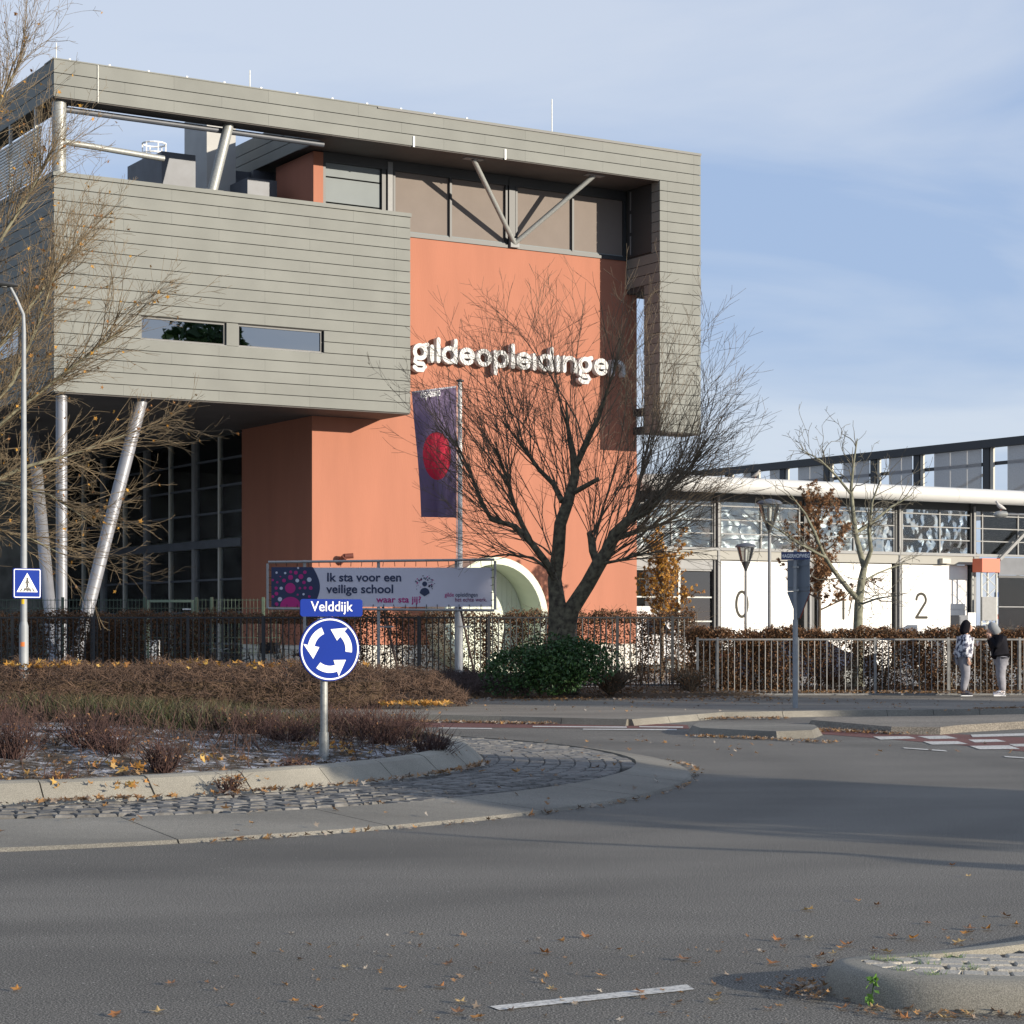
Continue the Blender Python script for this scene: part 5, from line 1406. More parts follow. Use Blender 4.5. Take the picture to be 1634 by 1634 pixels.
tree('plane_tree', gx(-150, D, .0), limbs, k, 'pale twigged plane tree at left edge with a few brown leaves', 62, M('plane_bark', (.20, .19, .13), .9, var=.4, vs=6, bump=.6, bs=20), TWIGPALE, (LEAFGOLD, 620, (.07, .14)))

# crooked small tree before the white doors
D = 55.0
limbs = [
    ([gx(1370, D, 0)] + pth([(1369, 1000), (1370, 965), (1375, 925), (1379, 905), (1372, 880), (1366, 855), (1361, 815), (1358, 780), (1362, 740), (1368, 700)], D, [0, 0, 0, 0, .1, .2, .2, .3, .3, .4]), [.17, .125, .115, .10, .085, .075, .065, .055, .045, .03, .015]),
    (pth([(1372, 960), (1352, 938), (1330, 910), (1314, 885), (1300, 850), (1285, 820), (1262, 790)], D, [0, -.2, -.4, -.5, -.6, -.6, -.7]), [.075, .07, .06, .05, .04, .03, .015]),
    (pth([(1379, 907), (1390, 878), (1386, 845), (1392, 800), (1405, 765)], D, [0, -.3, -.5, -.6, -.7]), [.07, .06, .045, .03, .015]),
    (pth([(1318, 890), (1280, 870), (1250, 850), (1225, 835)], D, [-.5, -.8, -1, -1.2]), [.04, .03, .02, .01]),
    (pth([(1365, 850), (1390, 835), (1420, 810), (1455, 790)], D, [.2, .5, .8, 1.0]), [.05, .04, .03, .012]),
    (pth([(1372, 965), (1400, 955), (1430, 950)], D, [0, -.4, -.7]), [.03, .025, .01]),
    (pth([(1374, 930), (1400, 915), (1425, 905), (1440, 900)], D, [0, .4, .6, .8]), [.035, .025, .018, .01]),
    (pth([(1359, 790), (1335, 760), (1310, 735), (1275, 715)], D, [.3, .1, -.2, -.4]), [.04, .03, .02, .01]),
]
k = Prm(); k.step = .14; k.rmin = .006; k.gnarl = .26; k.up = .02; k.max = 2; k.f0 = .1; k.dens = [2.8, 3.0]; k.ang = (.5, 1.1); k.ratio = (.3, .55); k.ntrunk = 1
k.centre = tuple(at(1370, 900, D)); k.wd = .4; k.wo = .6; k.wr = .45; k.wu = .1; k.len = (.5, 1.6); k.rshoot = .017
k.spawn = lambda li, f: 0 if (li == 0 and f < .3) else 6
k.lenf = lambda p, d: 1.0
tree('crooked_tree', gx(1370, D, 0), limbs, k, 'crooked bare young tree in front of the white door numbered one', 63, M('grey_green_bark', (.17, .17, .125), .9, var=.35, vs=8, bump=.5, bs=25), M('grey_twig', (.12, .11, .085), .9, var=.3, vs=4))
def young_leafy(name, px, D, ztop, zc0, w, nleaf, leafm, label, seed):
    base = gx(px, D, 0.02); rng = np.random.default_rng(seed)
    limbs = [([base, base + Vector((0.02, 0, ztop * .4)), base + Vector((-.03, 0, ztop * .75)), base + Vector((0, 0, ztop))], [.07, .05, .03, .01])]
    for j in range(9):
        z = zc0 + (ztop - zc0) * j / 10; a = j * 2.4; l = w * (1.05 - .6 * j / 9)
        limbs.append(([base + Vector((0, 0, z)), base + Vector((math.cos(a) * l * .5, math.sin(a) * l * .5, z + .35)), base + Vector((math.cos(a) * l * .8, math.sin(a) * l * .8, z + .85))], [.028, .02, .008]))
    k = Prm(); k.step = .18; k.rmin = .005; k.gnarl = .12; k.up = .05; k.max = 1; k.f0 = .1; k.dens = [3.]; k.ang = (.4, .9); k.ratio = (.35, .6); k.ntrunk = 1
    k.centre = tuple(base + Vector((0, 0, zc0))); k.wd = .5; k.wo = .5; k.wr = .4; k.wu = .3; k.len = (.4, 1.0); k.rshoot = .012
    k.spawn = lambda li, f: 0 if li == 0 and f < .5 else 7
    k.lenf = lambda p, d: 1.0
    return tree(name, base, limbs, k, label, seed, TWIG, TWIG, (leafm, nleaf, (.07, .15)))
young_leafy('young_oak', 1307, 66, 5.7, 2.2, 1.45, 5200, LEAFRUST, 'slender young tree holding rust brown leaves behind the street name sign', 64)
young_leafy('young_oak', 1056, 64, 3.6, 1.8, .92, 3600, LEAFGOLD, 'small golden leaved tree beside the right end of the terracotta wall', 65)
# trees outside the picture on the right: they throw the shade over road and verge
def shade_tree(base, rx, h, n, label, seed, ls=(.25, .5)):
    base = Vector(base); rng = np.random.default_rng(seed); o = empty('unseen_tree', base, label, 'tree')
    b = MB(); b.tube([base, base + Vector((0, 0, h * .5)), base + Vector((.1, .1, h * .9))], [.2, .14, .04], 10); b.build('trunk', BARK, o, True)
    C = []
    lob = [(rng.normal(0, .42) * rx, rng.normal(0, .42) * rx, rng.uniform(.12, .85) * h, rng.uniform(.4, .62)) for _ in range(16)]
    while len(C) < n:
        lx, ly, lz, s = lob[rng.integers(len(lob))]; v = rng.normal(size=3); v /= np.linalg.norm(v); q = rng.uniform(.3, 1) ** .4
        p = np.array([lx + v[0] * s * rx * q, ly + v[1] * s * rx * q, lz + v[2] * s * h * .28 * q])
        if .1 < p[2] < h: C.append(p + np.array(base))
    tag(leaf_mesh('crown', C, ls, LEAFGREEN, o, rng=rng), kind='stuff')
    return o
shade_tree((21.0, 9.6, 0), 3.5, 6.9, 6000, 'broad evergreen tree beside the road right of the picture', 71)
for i, (X_, D_, h_, lb) in enumerate(((-40, 50, 14, 'nearest'), (-44, 84, 16, 'second'), (-36, 36, 15, 'third'), (-38, 14, 15, 'fourth'), (-30, -8, 14, 'fifth'))):  # unseen trees added at left to darken the building's side face
    shade_tree((X_, D_, 0), 5.5, h_, 5000, lb + ' of the unseen evergreen trees added beyond the left edge as shade', 73 + i, (.4, .8))
# unseen trunk and shoot, shaped to throw the narrow shadow across the road
ptb = Vector((3.6, 14.55, 0)) + Vector((SUN.x, SUN.y, 0)).normalized() * 10.5
pt = empty('shadow_trunk', ptb, 'unseen trunk with one thin shoot added to cast the road shadow', 'tree')
b = MB(); b.tube([ptb, ptb + Vector((.03, .02, 1.2)), ptb + Vector((-.02, .03, 2.15)), ptb + Vector((0, 0, 2.4))], [.30, .24, .22, .12], 12); b.build('trunk', BARK, pt, True)
b = MB(); b.tube([ptb + Vector((0, 0, 2.3)), ptb + Vector((.12, .2, 2.55)), ptb + Vector((.0, .0, 2.8)), ptb + Vector((-.05, -.12, 3.1)), ptb + Vector((0, 0, 3.4))], [.08, .06, .05, .045, .03], 8); b.build('shoot', BARK, pt, True)
shade_tree((70.0, 6.6, 0), 3.7, 29.0, 6500, 'very tall tree far beyond the right picture edge', 72, (.5, .95))
# ================================================================== TEXT HELPER
def text_mesh(body, size, offset=0.0, align='LEFT', spacing=1.0):
    cu = bpy.data.curves.new('t', 'FONT'); cu.body = body; cu.size = size; cu.offset = offset; cu.align_x = align; cu.space_character = spacing; cu.fill_mode = 'FRONT'; cu.resolution_u = 4
    ob = bpy.data.objects.new('t', cu); COL.objects.link(ob)
    dg = bpy.context.evaluated_depsgraph_get(); me = bpy.data.meshes.new_from_object(ob.evaluated_get(dg))
    bpy.data.objects.remove(ob); bpy.data.curves.remove(cu)
    return me
def text_part(name, body, size, mat, frame, parent, offset=0.0, align='LEFT', sx=1.0, mirror=False):
    """frame(a, b) -> world point for text coordinates"""
    me = text_mesh(body, size, offset, align); me.materials.clear()
    org = ORG[parent]
    for v in me.vertices:
        a = v.co.x * sx * (-1 if mirror else 1); v.co = Vector(frame(a, v.co.y)) - org
    return link(name, me, mat, parent, org)
def disc(b, frame, cx, cy, r, n=28, ry=None):
    pts = [frame(cx + r * math.cos(2 * math.pi * i / n), cy + (ry or r) * math.sin(2 * math.pi * i / n)) for i in range(n)]
    b.add(pts, [tuple(range(n))]); return b
def plane_frame(c, yaw, lift=0.0):
    """sign plane: centre c, facing the viewer turned to the right by yaw"""
    e = Vector((math.cos(yaw), math.sin(yaw), 0)); nrm = Vector((math.sin(yaw), -math.cos(yaw), 0)); c = Vector(c)
    return lambda a, b2, q=0.0: c + e * a + Vector((0, 0, 1)) * b2 + nrm * (lift - q)
def round_rect(w, h, r, n=5):
    out = []
    for cx, cy, a0 in ((w / 2 - r, h / 2 - r, 0), (-w / 2 + r, h / 2 - r, 90), (-w / 2 + r, -h / 2 + r, 180), (w / 2 - r, -h / 2 + r, 270)):
        for i in range(n + 1): out.append((cx + r * math.cos(R(a0 + 90 * i / n)), cy + r * math.sin(R(a0 + 90 * i / n))))
    return out
def plate(name, pts, frame, depth, mat, parent):
    b = MB(); P_ = [frame(a, c, 0) for a, c in pts]; off = frame(0, 0, depth) - frame(0, 0, 0)
    b.prism(list(reversed(P_)), off); return b.build(name, mat, parent)

# ================================================================== ROUNDABOUT SIGN
D = 22.0; base = gx(517, D); base.z = island_z(base.x, base.y) - .03
sg = empty('roundabout_sign', base, 'round blue roundabout arrows sign with Velddijk street name plate', 'traffic sign')
yaw = R(25)
b = MB(); b.tube([base, base + Vector((0, 0, 1.72))], .040, 16); b.tube([base, base + Vector((0, 0, .30))], .052, 16); b.build('pole', GALV, sg, True)
c = at(527, 1036, D) + Vector((0, -.05, 0)); rr = .338
f0 = plane_frame(c, yaw)
plate('disc', [(rr * math.cos(R(a)), rr * math.sin(R(a))) for a in range(0, 360, 6)], f0, .03, BLUE, sg)
fr = plane_frame(c, yaw, .004)
b = MB(); n = 60; bb = 0
for k in range(n):
    b.v.append(fr(rr * .965 * math.cos(2 * math.pi * k / n), rr * .965 * math.sin(2 * math.pi * k / n))); b.v.append(fr(rr * .915 * math.cos(2 * math.pi * k / n), rr * .915 * math.sin(2 * math.pi * k / n)))
for k in range(n): b.f.append((2 * k, 2 * ((k + 1) % n), 2 * ((k + 1) % n) + 1, 2 * k + 1))
b.build('white_rim', SIGNWHITE, sg)
for o_ in (0, 120, 240):
    b = MB(); r1, r2, m = rr * .52, rr * .74, 10; a0, a1, a2 = 112 + o_, 170 + o_, 204 + o_
    L = [(r2, a0 + (a1 - a0) * i / m) for i in range(m + 1)]; I = [(r1, a0 + (a1 - a0) * i / m) for i in range(m + 1)]
    pt = lambda r_, a: fr(r_ * math.cos(R(a)), r_ * math.sin(R(a)))
    for i in range(m + 1): b.v += [pt(*L[i]), pt(*I[i])]
    for i in range(m): b.f.append((2 * i, 2 * i + 2, 2 * i + 3, 2 * i + 1))
    s0 = len(b.v); b.v += [pt(rr * .90, a1 - 1), pt(rr * .63, a2 + 4), pt(rr * .36, a1 - 1)]; b.f.append((s0, s0 + 1, s0 + 2))
    b.build('arrow', SIGNWHITE, sg)
cn_ = at(530, 970, D) + Vector((0, -.06, 0)); f1 = plane_frame(cn_, yaw)
plate('name_plate', round_rect(.70, .185, .03), f1, .02, BLUE, sg)
text_part('name_lettering', 'Velddijk', .15, SIGNWHITE, lambda a, c_: plane_frame(cn_, yaw, .004)(a, c_ - .035), sg, .0012, 'CENTER', .96)
piece('clamp', GALV, base + Vector((.0, .0, 1.50)), (.12, .10, .04), sg, yaw)

# ================================================================== LAMP POST WITH CROSSING SIGN, and a second one outside the picture
def lamp_post(base, label, head_dir=-1):
    o = empty('street_lamp', base, label, 'street lamp'); base = Vector(base)
    b = MB(); b.tube([base, base + Vector((0, 0, 1.62)), base + Vector((0, 0, 1.72))], [.095, .092, .066], 18); b.tube([base + Vector((0, 0, 1.70)), base + Vector((0, 0, 4.6)), base + Vector((0, 0, 7.6))], [.068, .060, .042], 16); b.build('pole', GALVBLUE, o, True)
    b = MB(); t = base + Vector((0, 0, 7.58)); b.tube([t, t + Vector((.01 * head_dir, 0, .3)), t + Vector((.14 * head_dir, -.05, .62)), t + Vector((.26 * head_dir, -.1, .86))], [.042, .036, .032, .03], 12); b.build('arm', GALVBLUE, o, True)
    h = t + Vector((.2 * head_dir, -.08, .88)); e = Vector((head_dir, -.25, .12)).normalized()
    b = MB(); b.tube([h - e * .10, h + e * .0, h + e * .25, h + e * .5, h + e * .62], [.04, .10, .13, .11, .03], 14)
    for v in b.v: v.z = h.z + (v.z - h.z) * .5
    hd = b.build('lamp_head', DARKSTEEL, o, True)
    b = MB(); b.obox(h + e * .28 - Vector((0, 0, .055)), e, e.cross(Vector((0, 0, 1))), Vector((0, 0, 1)), .16, .07, .012); b.build('lens', GALV, hd)
    return o
GALVBLUE = M('lamp_pole_grey', (.27, .29, .31), .6, .15, var=.1, vs=6)
D = 41.5; lb0 = gx(38, D, .09)
lp = lamp_post(lb0, 'tall grey street lamp with blue pedestrian crossing sign at left')
c = at(45, 931, D) + Vector((0, -.09, 0)); yaw = R(38); f0 = plane_frame(c, yaw)
cs = plate('crossing_sign', round_rect(.60, .60, .03), f0, .03, BLUE, lp)
fr = plane_frame(c, yaw, .005)
b = MB(); P_ = round_rect(.57, .57, .03); I_ = round_rect(.54, .54, .02); n = len(P_)
b.v = [fr(*p) for p in P_] + [fr(*p) for p in I_]; b.f = [(i, (i + 1) % n, n + (i + 1) % n, n + i) for i in range(n)]; b.build('white_border', SIGNWHITE, cs)
MB().add([fr(-.225, -.175), fr(.225, -.175), fr(0, .21)], [(0, 1, 2)]).build('white_triangle', SIGNWHITE, cs)
fk = plane_frame(c, yaw, .010); BLK = M('sign_black', (.01, .01, .012), .5)
b = MB(); disc(b, fk, 0, .10, .022, 12)
for pts, w in (([(0, .07), (0, -.02)], .045), ([(0, -.02), (.035, -.14)], .024), ([(0, -.02), (-.035, -.135)], .024), ([(0, .06), (.05, .0)], .018), ([(0, .06), (-.045, .0)], .018)):
    b.ribbon(pts, w, lambda a, c_, q: fk(a, c_, q), .001)
b.build('walking_figure', BLK, cs)
for k in range(5):
    xb = -.15 + k * .075; xt = xb * .72
    MB().add([fk(xb - .017, -.165), fk(xb + .017, -.165), fk(xt + .013, -.095), fk(xt - .013, -.095)], [(0, 1, 2, 3)]).build('stripe', BLK, cs)
for (x, y, w, h, m_) in ((39, 960, .1, .1, M('yellow_sticker', (.75, .5, .03), .5)), (43, 1028, .1, .09, M('orange_sticker', (.7, .2, .05), .5)), (43, 1070, .04, .04, RUST)):
    q = at(x, y, D); b = MB(); rad = .0965 if q.z < 1.68 else .07
    b.v = [Vector((lb0.x + math.sin(t_) * rad, lb0.y - math.cos(t_) * rad, q.z + s_ * h / 2)) for s_ in (-1, 1) for t_ in (-.5, -.2, .1, .4)]; b.f = [(0, 1, 5, 4), (1, 2, 6, 5), (2, 3, 7, 6)]; b.build('sticker', m_, lp)

# ================================================================== STREET NAME POST, RIGHT
base = gx(1269, 40.9, .09); D = 40.9
ns_ = empty('street_name_post', base, 'Hagerhofweg name plate on pole with grey backs of two signs', 'traffic sign')
b = MB(); b.tube([base, base + Vector((0, 0, 1.75))], .052, 14); b.tube([base + Vector((0, 0, 1.74)), base + Vector((0, 0, 3.12))], .036, 14); b.build('pole', GALVBLUE, ns_, True)
c = at(1269, 887, D); yw = R(-12); f0 = plane_frame(c + Vector((0, -.05, 0)), yw)
NAVY = M('sign_navy', (.02, .035, .12), .4)
plate('name_plate', round_rect(.57, .155, .012), f0, .02, NAVY, ns_)
text_part('name_lettering', 'HAGERHOFWEG', .105, SIGNWHITE, lambda a, c_: plane_frame(c + Vector((0, -.05, 0)), yw, .005)(a, c_ - .036), ns_, .002, 'CENTER', .70)
yb = R(52); c2 = at(1271, 918, D) + Vector((.04, .05, 0)); fb = plane_frame(c2, -yb)
sb2 = plate('sign_back', round_rect(.60, .62, .02), fb, .02, SIGNBACK, ns_)
fb2 = plane_frame(c2, -yb, .012)
for z in (.2, -.22): plate('stiffener', [(-.28, z - .012), (.28, z - .012), (.28, z + .012), (-.28, z + .012)], fb2, .012, SIGNBACK, sb2)
c3 = at(1271, 946, D) + Vector((.04, .055, 0)); fb = plane_frame(c3, -yb)
tri = plate('yield_sign_back', [(-.30, .0), (-.29, .03), (.29, .03), (.30, .0), (.025, -.50), (-.025, -.50)], fb, .02, SIGNBACK, ns_)
fe = plane_frame(c3, -yb, -.022)
plate('red_edge', [(.31, .0), (.27, -.02), (-.0, -.50), (.035, -.51)], fe, .006, RUST, tri)
for z in (2.88, 2.42): piece('clamp', GALV, base + Vector((.01, -.0, z - .09)), (.11, .09, .035), ns_)

# ================================================================== PARK LANTERNS AND BRACKET LAMP
def lantern(px, D, ytop, label):
    base = gx(px, D, .02); zt = at(px, ytop, D).z; o = empty('park_lantern', base, label, 'street lamp')
    b = MB(); b.lathe(base, [(.10, 0), (.09, .9), (.055, 1.1), (.048, zt - 1.0 - base.z), (.04, zt - .95 - base.z)], 14); b.build('pole', STEEL, o, True)
    q = Vector((base.x, base.y, zt))
    b = MB(); b.lathe(q, [(.045, -1.0), (.06, -.92), (.17, -.66)], 18); b.build('cone', DARKSTEEL, o, True)
    b = MB(); b.lathe(q, [(.17, -.655), (.31, -.16)], 18); b.build('glass_body', glass('lantern_glass', (.72, .74, .74), .05), o, True)
    b = MB(); b.lathe(q, [(.07, -.65), (.07, -.3), (.05, -.2)], 10); b.build('bulb', M('bulb_white', (.7, .7, .68), .4), o, True)
    for a in (40, 160, 280):
        b = MB(); b.bar(q + Vector((math.cos(R(a)) * .175, math.sin(R(a)) * .175, -.66)), q + Vector((math.cos(R(a)) * .315, math.sin(R(a)) * .315, -.15)), .02, .02); b.build('rib', DARKSTEEL, o)
    b = MB(); b.lathe(q, [(.37, -.165), (.375, -.13), (.30, -.06), (.05, .0)], 20); b.build('cap', BLUEGREY, o, True)
    return o
lantern(1228, 60, 796, 'taller park lantern with grey cap before the white door numbered zero'); lantern(1190, 72, 866, 'smaller farther park lantern left of the taller one')
D = 62; hb = gx(1668, D, .02); bl = empty('bracket_lamp', hb, 'street lamp head on horizontal arm at the right picture edge', 'street lamp')
zA = at(1600, 822, D).z
b = MB(); b.tube([hb, hb + Vector((0, 0, zA + .05))], .07, 12); b.build('pole', STEEL, bl, True)
b = MB(); b.tube([Vector((hb.x, D, zA)), Vector((gx(1606, D).x, D, zA + .02))], .03, 8); b.build('arm', STEEL, bl, True)
b = MB(); x0 = gx(1585, D).x; x1 = gx(1608, D).x; b.tube([(x0, D, zA + .0), (x0 + .08, D, zA + .02), ((x0 + x1) / 2, D, zA + .03), (x1 - .03, D, zA + .03), (x1, D, zA + .02)], [.02, .085, .11, .08, .03], 12); b.build('lamp_head', GALV, bl, True)
# birds
def bird(name, p, flip, label, mat):
    p = Vector(p); o = empty(name, p, label, 'bird'); e = Vector((flip, 0, 0))
    b = MB(); b.tube([p + e * -.16 + Vector((0, 0, .06)), p + e * -.08 + Vector((0, 0, .10)), p + Vector((0, 0, .135)), p + e * .07 + Vector((0, 0, .19)), p + e * .10 + Vector((0, 0, .25)), p + e * .12 + Vector((0, 0, .29))], [.012, .045, .07, .06, .035, .03], 10)
    b.tube([p + e * .10 + Vector((0, 0, .28)), p + e * .13 + Vector((0, 0, .29)), p + e * .155 + Vector((0, 0, .288)), p + e * .185 + Vector((0, 0, .28))], [.028, .034, .02, .004], 8); b.build('body', mat, o, True)
    for s_ in (-.025, .025): piece('leg', RUST, p + Vector((0, s_, .035)), (.008, .008, .075), o)
bird('dove', (gx(1597, D).x, D, zA + .11), -1, 'pale dove perched on the bracket lamp at right', M('dove_grey', (.45, .44, .43), .8, var=.2, vs=20))
q = HP(hx(1206, TT), TT, zt_ + .295); bird('dove', q, 1, 'small dove perched on the white roof tube', M('dove_dark', (.3, .29, .28), .8, var=.2, vs=20))

# ================================================================== BANNER
D = 49.6; bz = empty('banner_frame', gx(608, D, .1), 'long white school banner with a painted lavender shade tint laced in a tubular steel frame', 'banner')
def bp(x, y, q=0.0): return at(x, y, D - q)
PIPE = M('frame_pipe', (.36, .36, .36), .55, .2, var=.1, vs=6)
for a, c in (((428, 897), (789, 893)), ((428, 971), (789, 974)), ((427, 899), (427, 970)), ((790, 895), (790, 973))):
    b = MB(); b.tube([bp(*a), bp(*c)], .032, 10); b.build('frame_pipe', PIPE, bz, True)
for px in (486, 604, 728):
    b = MB(); p0 = bp(px, 894, -.05); b.tube([p0, Vector((p0.x, p0.y, .1))], .038, 10); b.build('post', PIPE, bz, True)
    b = MB(); p1 = bp(px, 940, -.08); b.tube([p1, Vector((p1.x + .5, p1.y + 1.6, .12))], .03, 8); b.build('back_brace', M('brace_brown', (.18, .13, .11), .7), bz, True) if px > 500 else None
    piece('cross_tie', PIPE, bp(px, 1000) + Vector((.17, .4, 0)), (.34, .04, .04), bz)
VINYL = M('banner_vinyl_shade_tint', (.66, .65, .74), .7, var=.03, vs=1.5, spec=.15); INK = M('banner_navy', (.022, .035, .095), .55); MAG = M('banner_magenta', (.45, .012, .19), .55); PALE = M('banner_pale', (.55, .58, .70), .55)  # white vinyl with the bluish tint of shade put into its colour
c00 = bp(609, 937.0); WB = bp(784, 937).x - bp(432, 937).x; HB = bp(609, 903).z - bp(609, 965.5).z
def bf(lift): return lambda a, c_: Vector((c00.x - WB / 2 + a, c00.y - lift, c00.z - HB / 2 + c_))
f0 = bf(0); b = MB(); b.prism([f0(0, 0), f0(WB, 0), f0(WB, HB), f0(0, HB)], (0, .012, 0)); sh = b.build('banner_sheet', VINYL, bz)
SX = WB / 1512.0     # scale of the 4.3x crop in which the print was measured (50..1562 wide, 98..368 high)
def bq(zx, zy): return ((zx - 50) * SX, (370 - zy) * SX)
f1 = bf(.006); n = 24
arc = [bq(50, 98), bq(50, 370)] + [(bq(338, 0)[0] + 46 * SX * math.sin(math.pi * i / n), (370 - (370 - 272 * i / n)) * SX) for i in range(n + 1)]
arc = [bq(50, 98), bq(50, 370), bq(345, 370)] + [bq(335 + 48 * math.sin(math.pi * i / n), 370 - 272 * i / n) for i in range(1, n)] + [bq(335, 98)]
MB().add([f1(*p) for p in arc], [tuple(range(len(arc)))]).build('navy_field', INK, sh)
f2 = bf(.012)
for nm, mat_, lst in (('magenta_dot', MAG, [(180, 242, 36), (182, 168, 17), (253, 163, 17), (218, 136, 13), (183, 131, 10), (280, 133, 12), (137, 190, 13), (83, 242, 11), (85, 280, 13), (320, 241, 13), (274, 203, 12), (281, 241, 10), (246, 242, 9), (86, 352, 13), (310, 300, 9), (91, 202, 8), (112, 163, 5), (231, 287, 7), (60, 187, 8), (60, 300, 10)]),
                      ('white_dot', PALE, [(86, 136, 8), (145, 139, 8), (310, 184, 16), (228, 190, 13), (118, 243, 11), (109, 318, 15), (271, 284, 8), (234, 104, 7)])):
    for (zx, zy, r_) in lst: disc(MB(), f2, *bq(zx, zy), r_ * SX, 16).build(nm, mat_, sh)
n = 18; MB().add([f2(*bq(182 + 72 * math.cos(math.pi * i / n), 370 - 68 * math.sin(math.pi * i / n))) for i in range(n + 1)], [tuple(range(n + 1))]).build('magenta_dome', MAG, sh)
def btext(body, zx, zy, h, mat, off, sx=1.0, align='LEFT'):
    p = bq(zx, zy); pre = ''
    def wid(t_):
        me = text_mesh(t_, h * SX, 0.0); w_ = max(v.co.x for v in me.vertices); bpy.data.meshes.remove(me); return w_
    w0 = wid('l')
    for word in body.split(' '):          # each word a part of its own
        dx = (wid(pre + 'l') - w0) * sx if pre else 0.0
        text_part('lettering', word, h * SX, mat, lambda a, c_: f2(p[0] + dx + a, p[1] + c_), sh, off, align, sx)
        pre += word + ' '
btext('Ik sta voor een', 428, 195, 82, INK, .006, 1.03); btext('veilige school', 428, 275, 82, INK, .006, 1.04); btext('waar sta jij?', 770, 340, 60, MAG, .004, 1.10)
btext('gilde', 1238, 300, 40, MAG, .001, .86); btext('opleidingen', 1311, 300, 40, INK, .001, .84); btext('het echte werk.', 1308, 334, 40, M('banner_plum', (.20, .02, .12), .55), .001, .86)
for i in range(58):
    a = R(RNG.uniform(-40, 220)); r_ = RNG.uniform(30, 68); zx, zy = 1101 + r_ * math.cos(a), 212 - r_ * math.sin(a)
    disc(MB(), f2, *bq(zx, zy), RNG.uniform(2.0, 5.2) * SX, 8).build('emblem_dot', MAG if i % 6 == 0 else INK, sh)
disc(MB(), f2, *bq(1101, 213), 17 * SX, 18).build('emblem_head', INK, sh)
pts = [bq(1101 + 34 * math.cos(math.pi * i / 12), 276 - 36 * math.sin(math.pi * i / 12)) for i in range(13)] + [bq(1101, 298)]
MB().add([f2(*p) for p in pts], [tuple(range(len(pts)))]).build('emblem_shoulders', INK, sh)
for i in range(21):
    x = 440 + i * 17.2
    for ya, yb2 in ((894.5, 904), (973, 964.5)):
        b = MB(); b.bar(bp(x, ya, .01), bp(x + random.uniform(-1.5, 1.5), yb2, .01), .014, .014); b.build('lacing', BLACK, bz)
for y in (909, 921, 933, 945, 957):
    for xa, xb in ((428, 433), (789, 783)):
        b = MB(); b.bar(bp(xa, y, .01), bp(xb, y + 1, .01), .014, .014); b.build('lacing', BLACK, bz)

# ================================================================== FLAG
D = 51.2; fp = gx(734, D, .1); fl = empty('flagpole', fp, 'white flagpole with hanging purple flag bearing a red disc', 'flag')
zT = at(734, 610, D).z
b = MB(); b.tube([fp, Vector((fp.x, D, zT))], [.075, .05], 14); b.build('pole', WHITE, fl, True)
b = MB(); b.lathe((fp.x, D, zT), [(.03, 0), (.10, .02), (.10, .05), (.02, .08)], 14); b.build('finial', DARKSTEEL, fl, True)
def flagmat():
    m = bpy.data.materials.new('flag_cloth'); m.use_nodes = True; N, L = m.node_tree.nodes, m.node_tree.links; p = N['Principled BSDF']; p.inputs['Roughness'].default_value = .75
    uv = N.new('ShaderNodeUVMap'); uv.uv_map = 'UVMap'; mp_ = N.new('ShaderNodeMapping'); mp_.inputs['Location'].default_value = (-.5, -.48, 0); L.new(uv.outputs[0], mp_.inputs[0])
    m2 = N.new('ShaderNodeMapping'); m2.inputs['Scale'].default_value = (1 / .36, 1 / .187, 1); L.new(mp_.outputs[0], m2.inputs[0])
    ln = N.new('ShaderNodeVectorMath'); ln.operation = 'LENGTH'; L.new(m2.outputs[0], ln.inputs[0])
    lt = N.new('ShaderNodeMath'); lt.operation = 'LESS_THAN'; lt.inputs[1].default_value = 1; L.new(ln.outputs['Value'], lt.inputs[0])
    mx = N.new('ShaderNodeMix'); mx.data_type = 'RGBA'; mx.inputs['A'].default_value = (.15, .11, .20, 1); mx.inputs['B'].default_value = (.50, .012, .045, 1); L.new(lt.outputs[0], mx.inputs['Factor']); L.new(mx.outputs['Result'], p.inputs['Base Color'])
    t = N.new('ShaderNodeBsdfTranslucent'); L.new(mx.outputs['Result'], t.inputs[0]); ms = N.new('ShaderNodeMixShader'); ms.inputs[0].default_value = .3; L.new(p.outputs[0], ms.inputs[1]); L.new(t.outputs[0], ms.inputs[2]); L.new(ms.outputs[0], N['Material Output'].inputs[0])
    return m
nx_, ny_ = 36, 70; V2, F2 = [], []
def flag_pt(u, v):   # u 0..1 from left edge to pole, v 0 bottom..1 top
    xl = np.interp(v, [0, .2, .5, .8, 1], [672, 670.5, 666, 660, 657]); x = xl + (728 - xl) * u
    y = (826 - (826 - 617) * v) + (1 - u) * v * 9 - (1 - u) * (1 - v) * 1
    amp = .12 * max(0, 1 - v) ** .5 * (.3 + .7 * (1 - u)); dd = -.7 * (1 - u) + amp * math.sin(u * 9 + v * 1.2) + .05 * max(0, 1 - v) * math.sin(u * 17 + 2)
    return at(x, y, D - .02 + dd)
for j in range(ny_ + 1):
    for i in range(nx_ + 1): V2.append(flag_pt(i / nx_, j / ny_))
for j in range(ny_):
    for i in range(nx_): a = j * (nx_ + 1) + i; F2.append((a, a + 1, a + nx_ + 2, a + nx_ + 1))
fo = np_mesh('flag_cloth', np.array([tuple(v) for v in V2]), F2, flagmat(), fl, True)
uvl = fo.data.uv_layers.new(name='UVMap')
for lp_ in fo.data.loops:
    vi = lp_.vertex_index; uvl.data[lp_.index].uv = ((vi % (nx_ + 1)) / nx_, (vi // (nx_ + 1)) / ny_)
b = MB(); b.bar(flag_pt(0, 1.0), flag_pt(1, 1.0), .03, .04); b.build('top_bar', NAVY, fl)
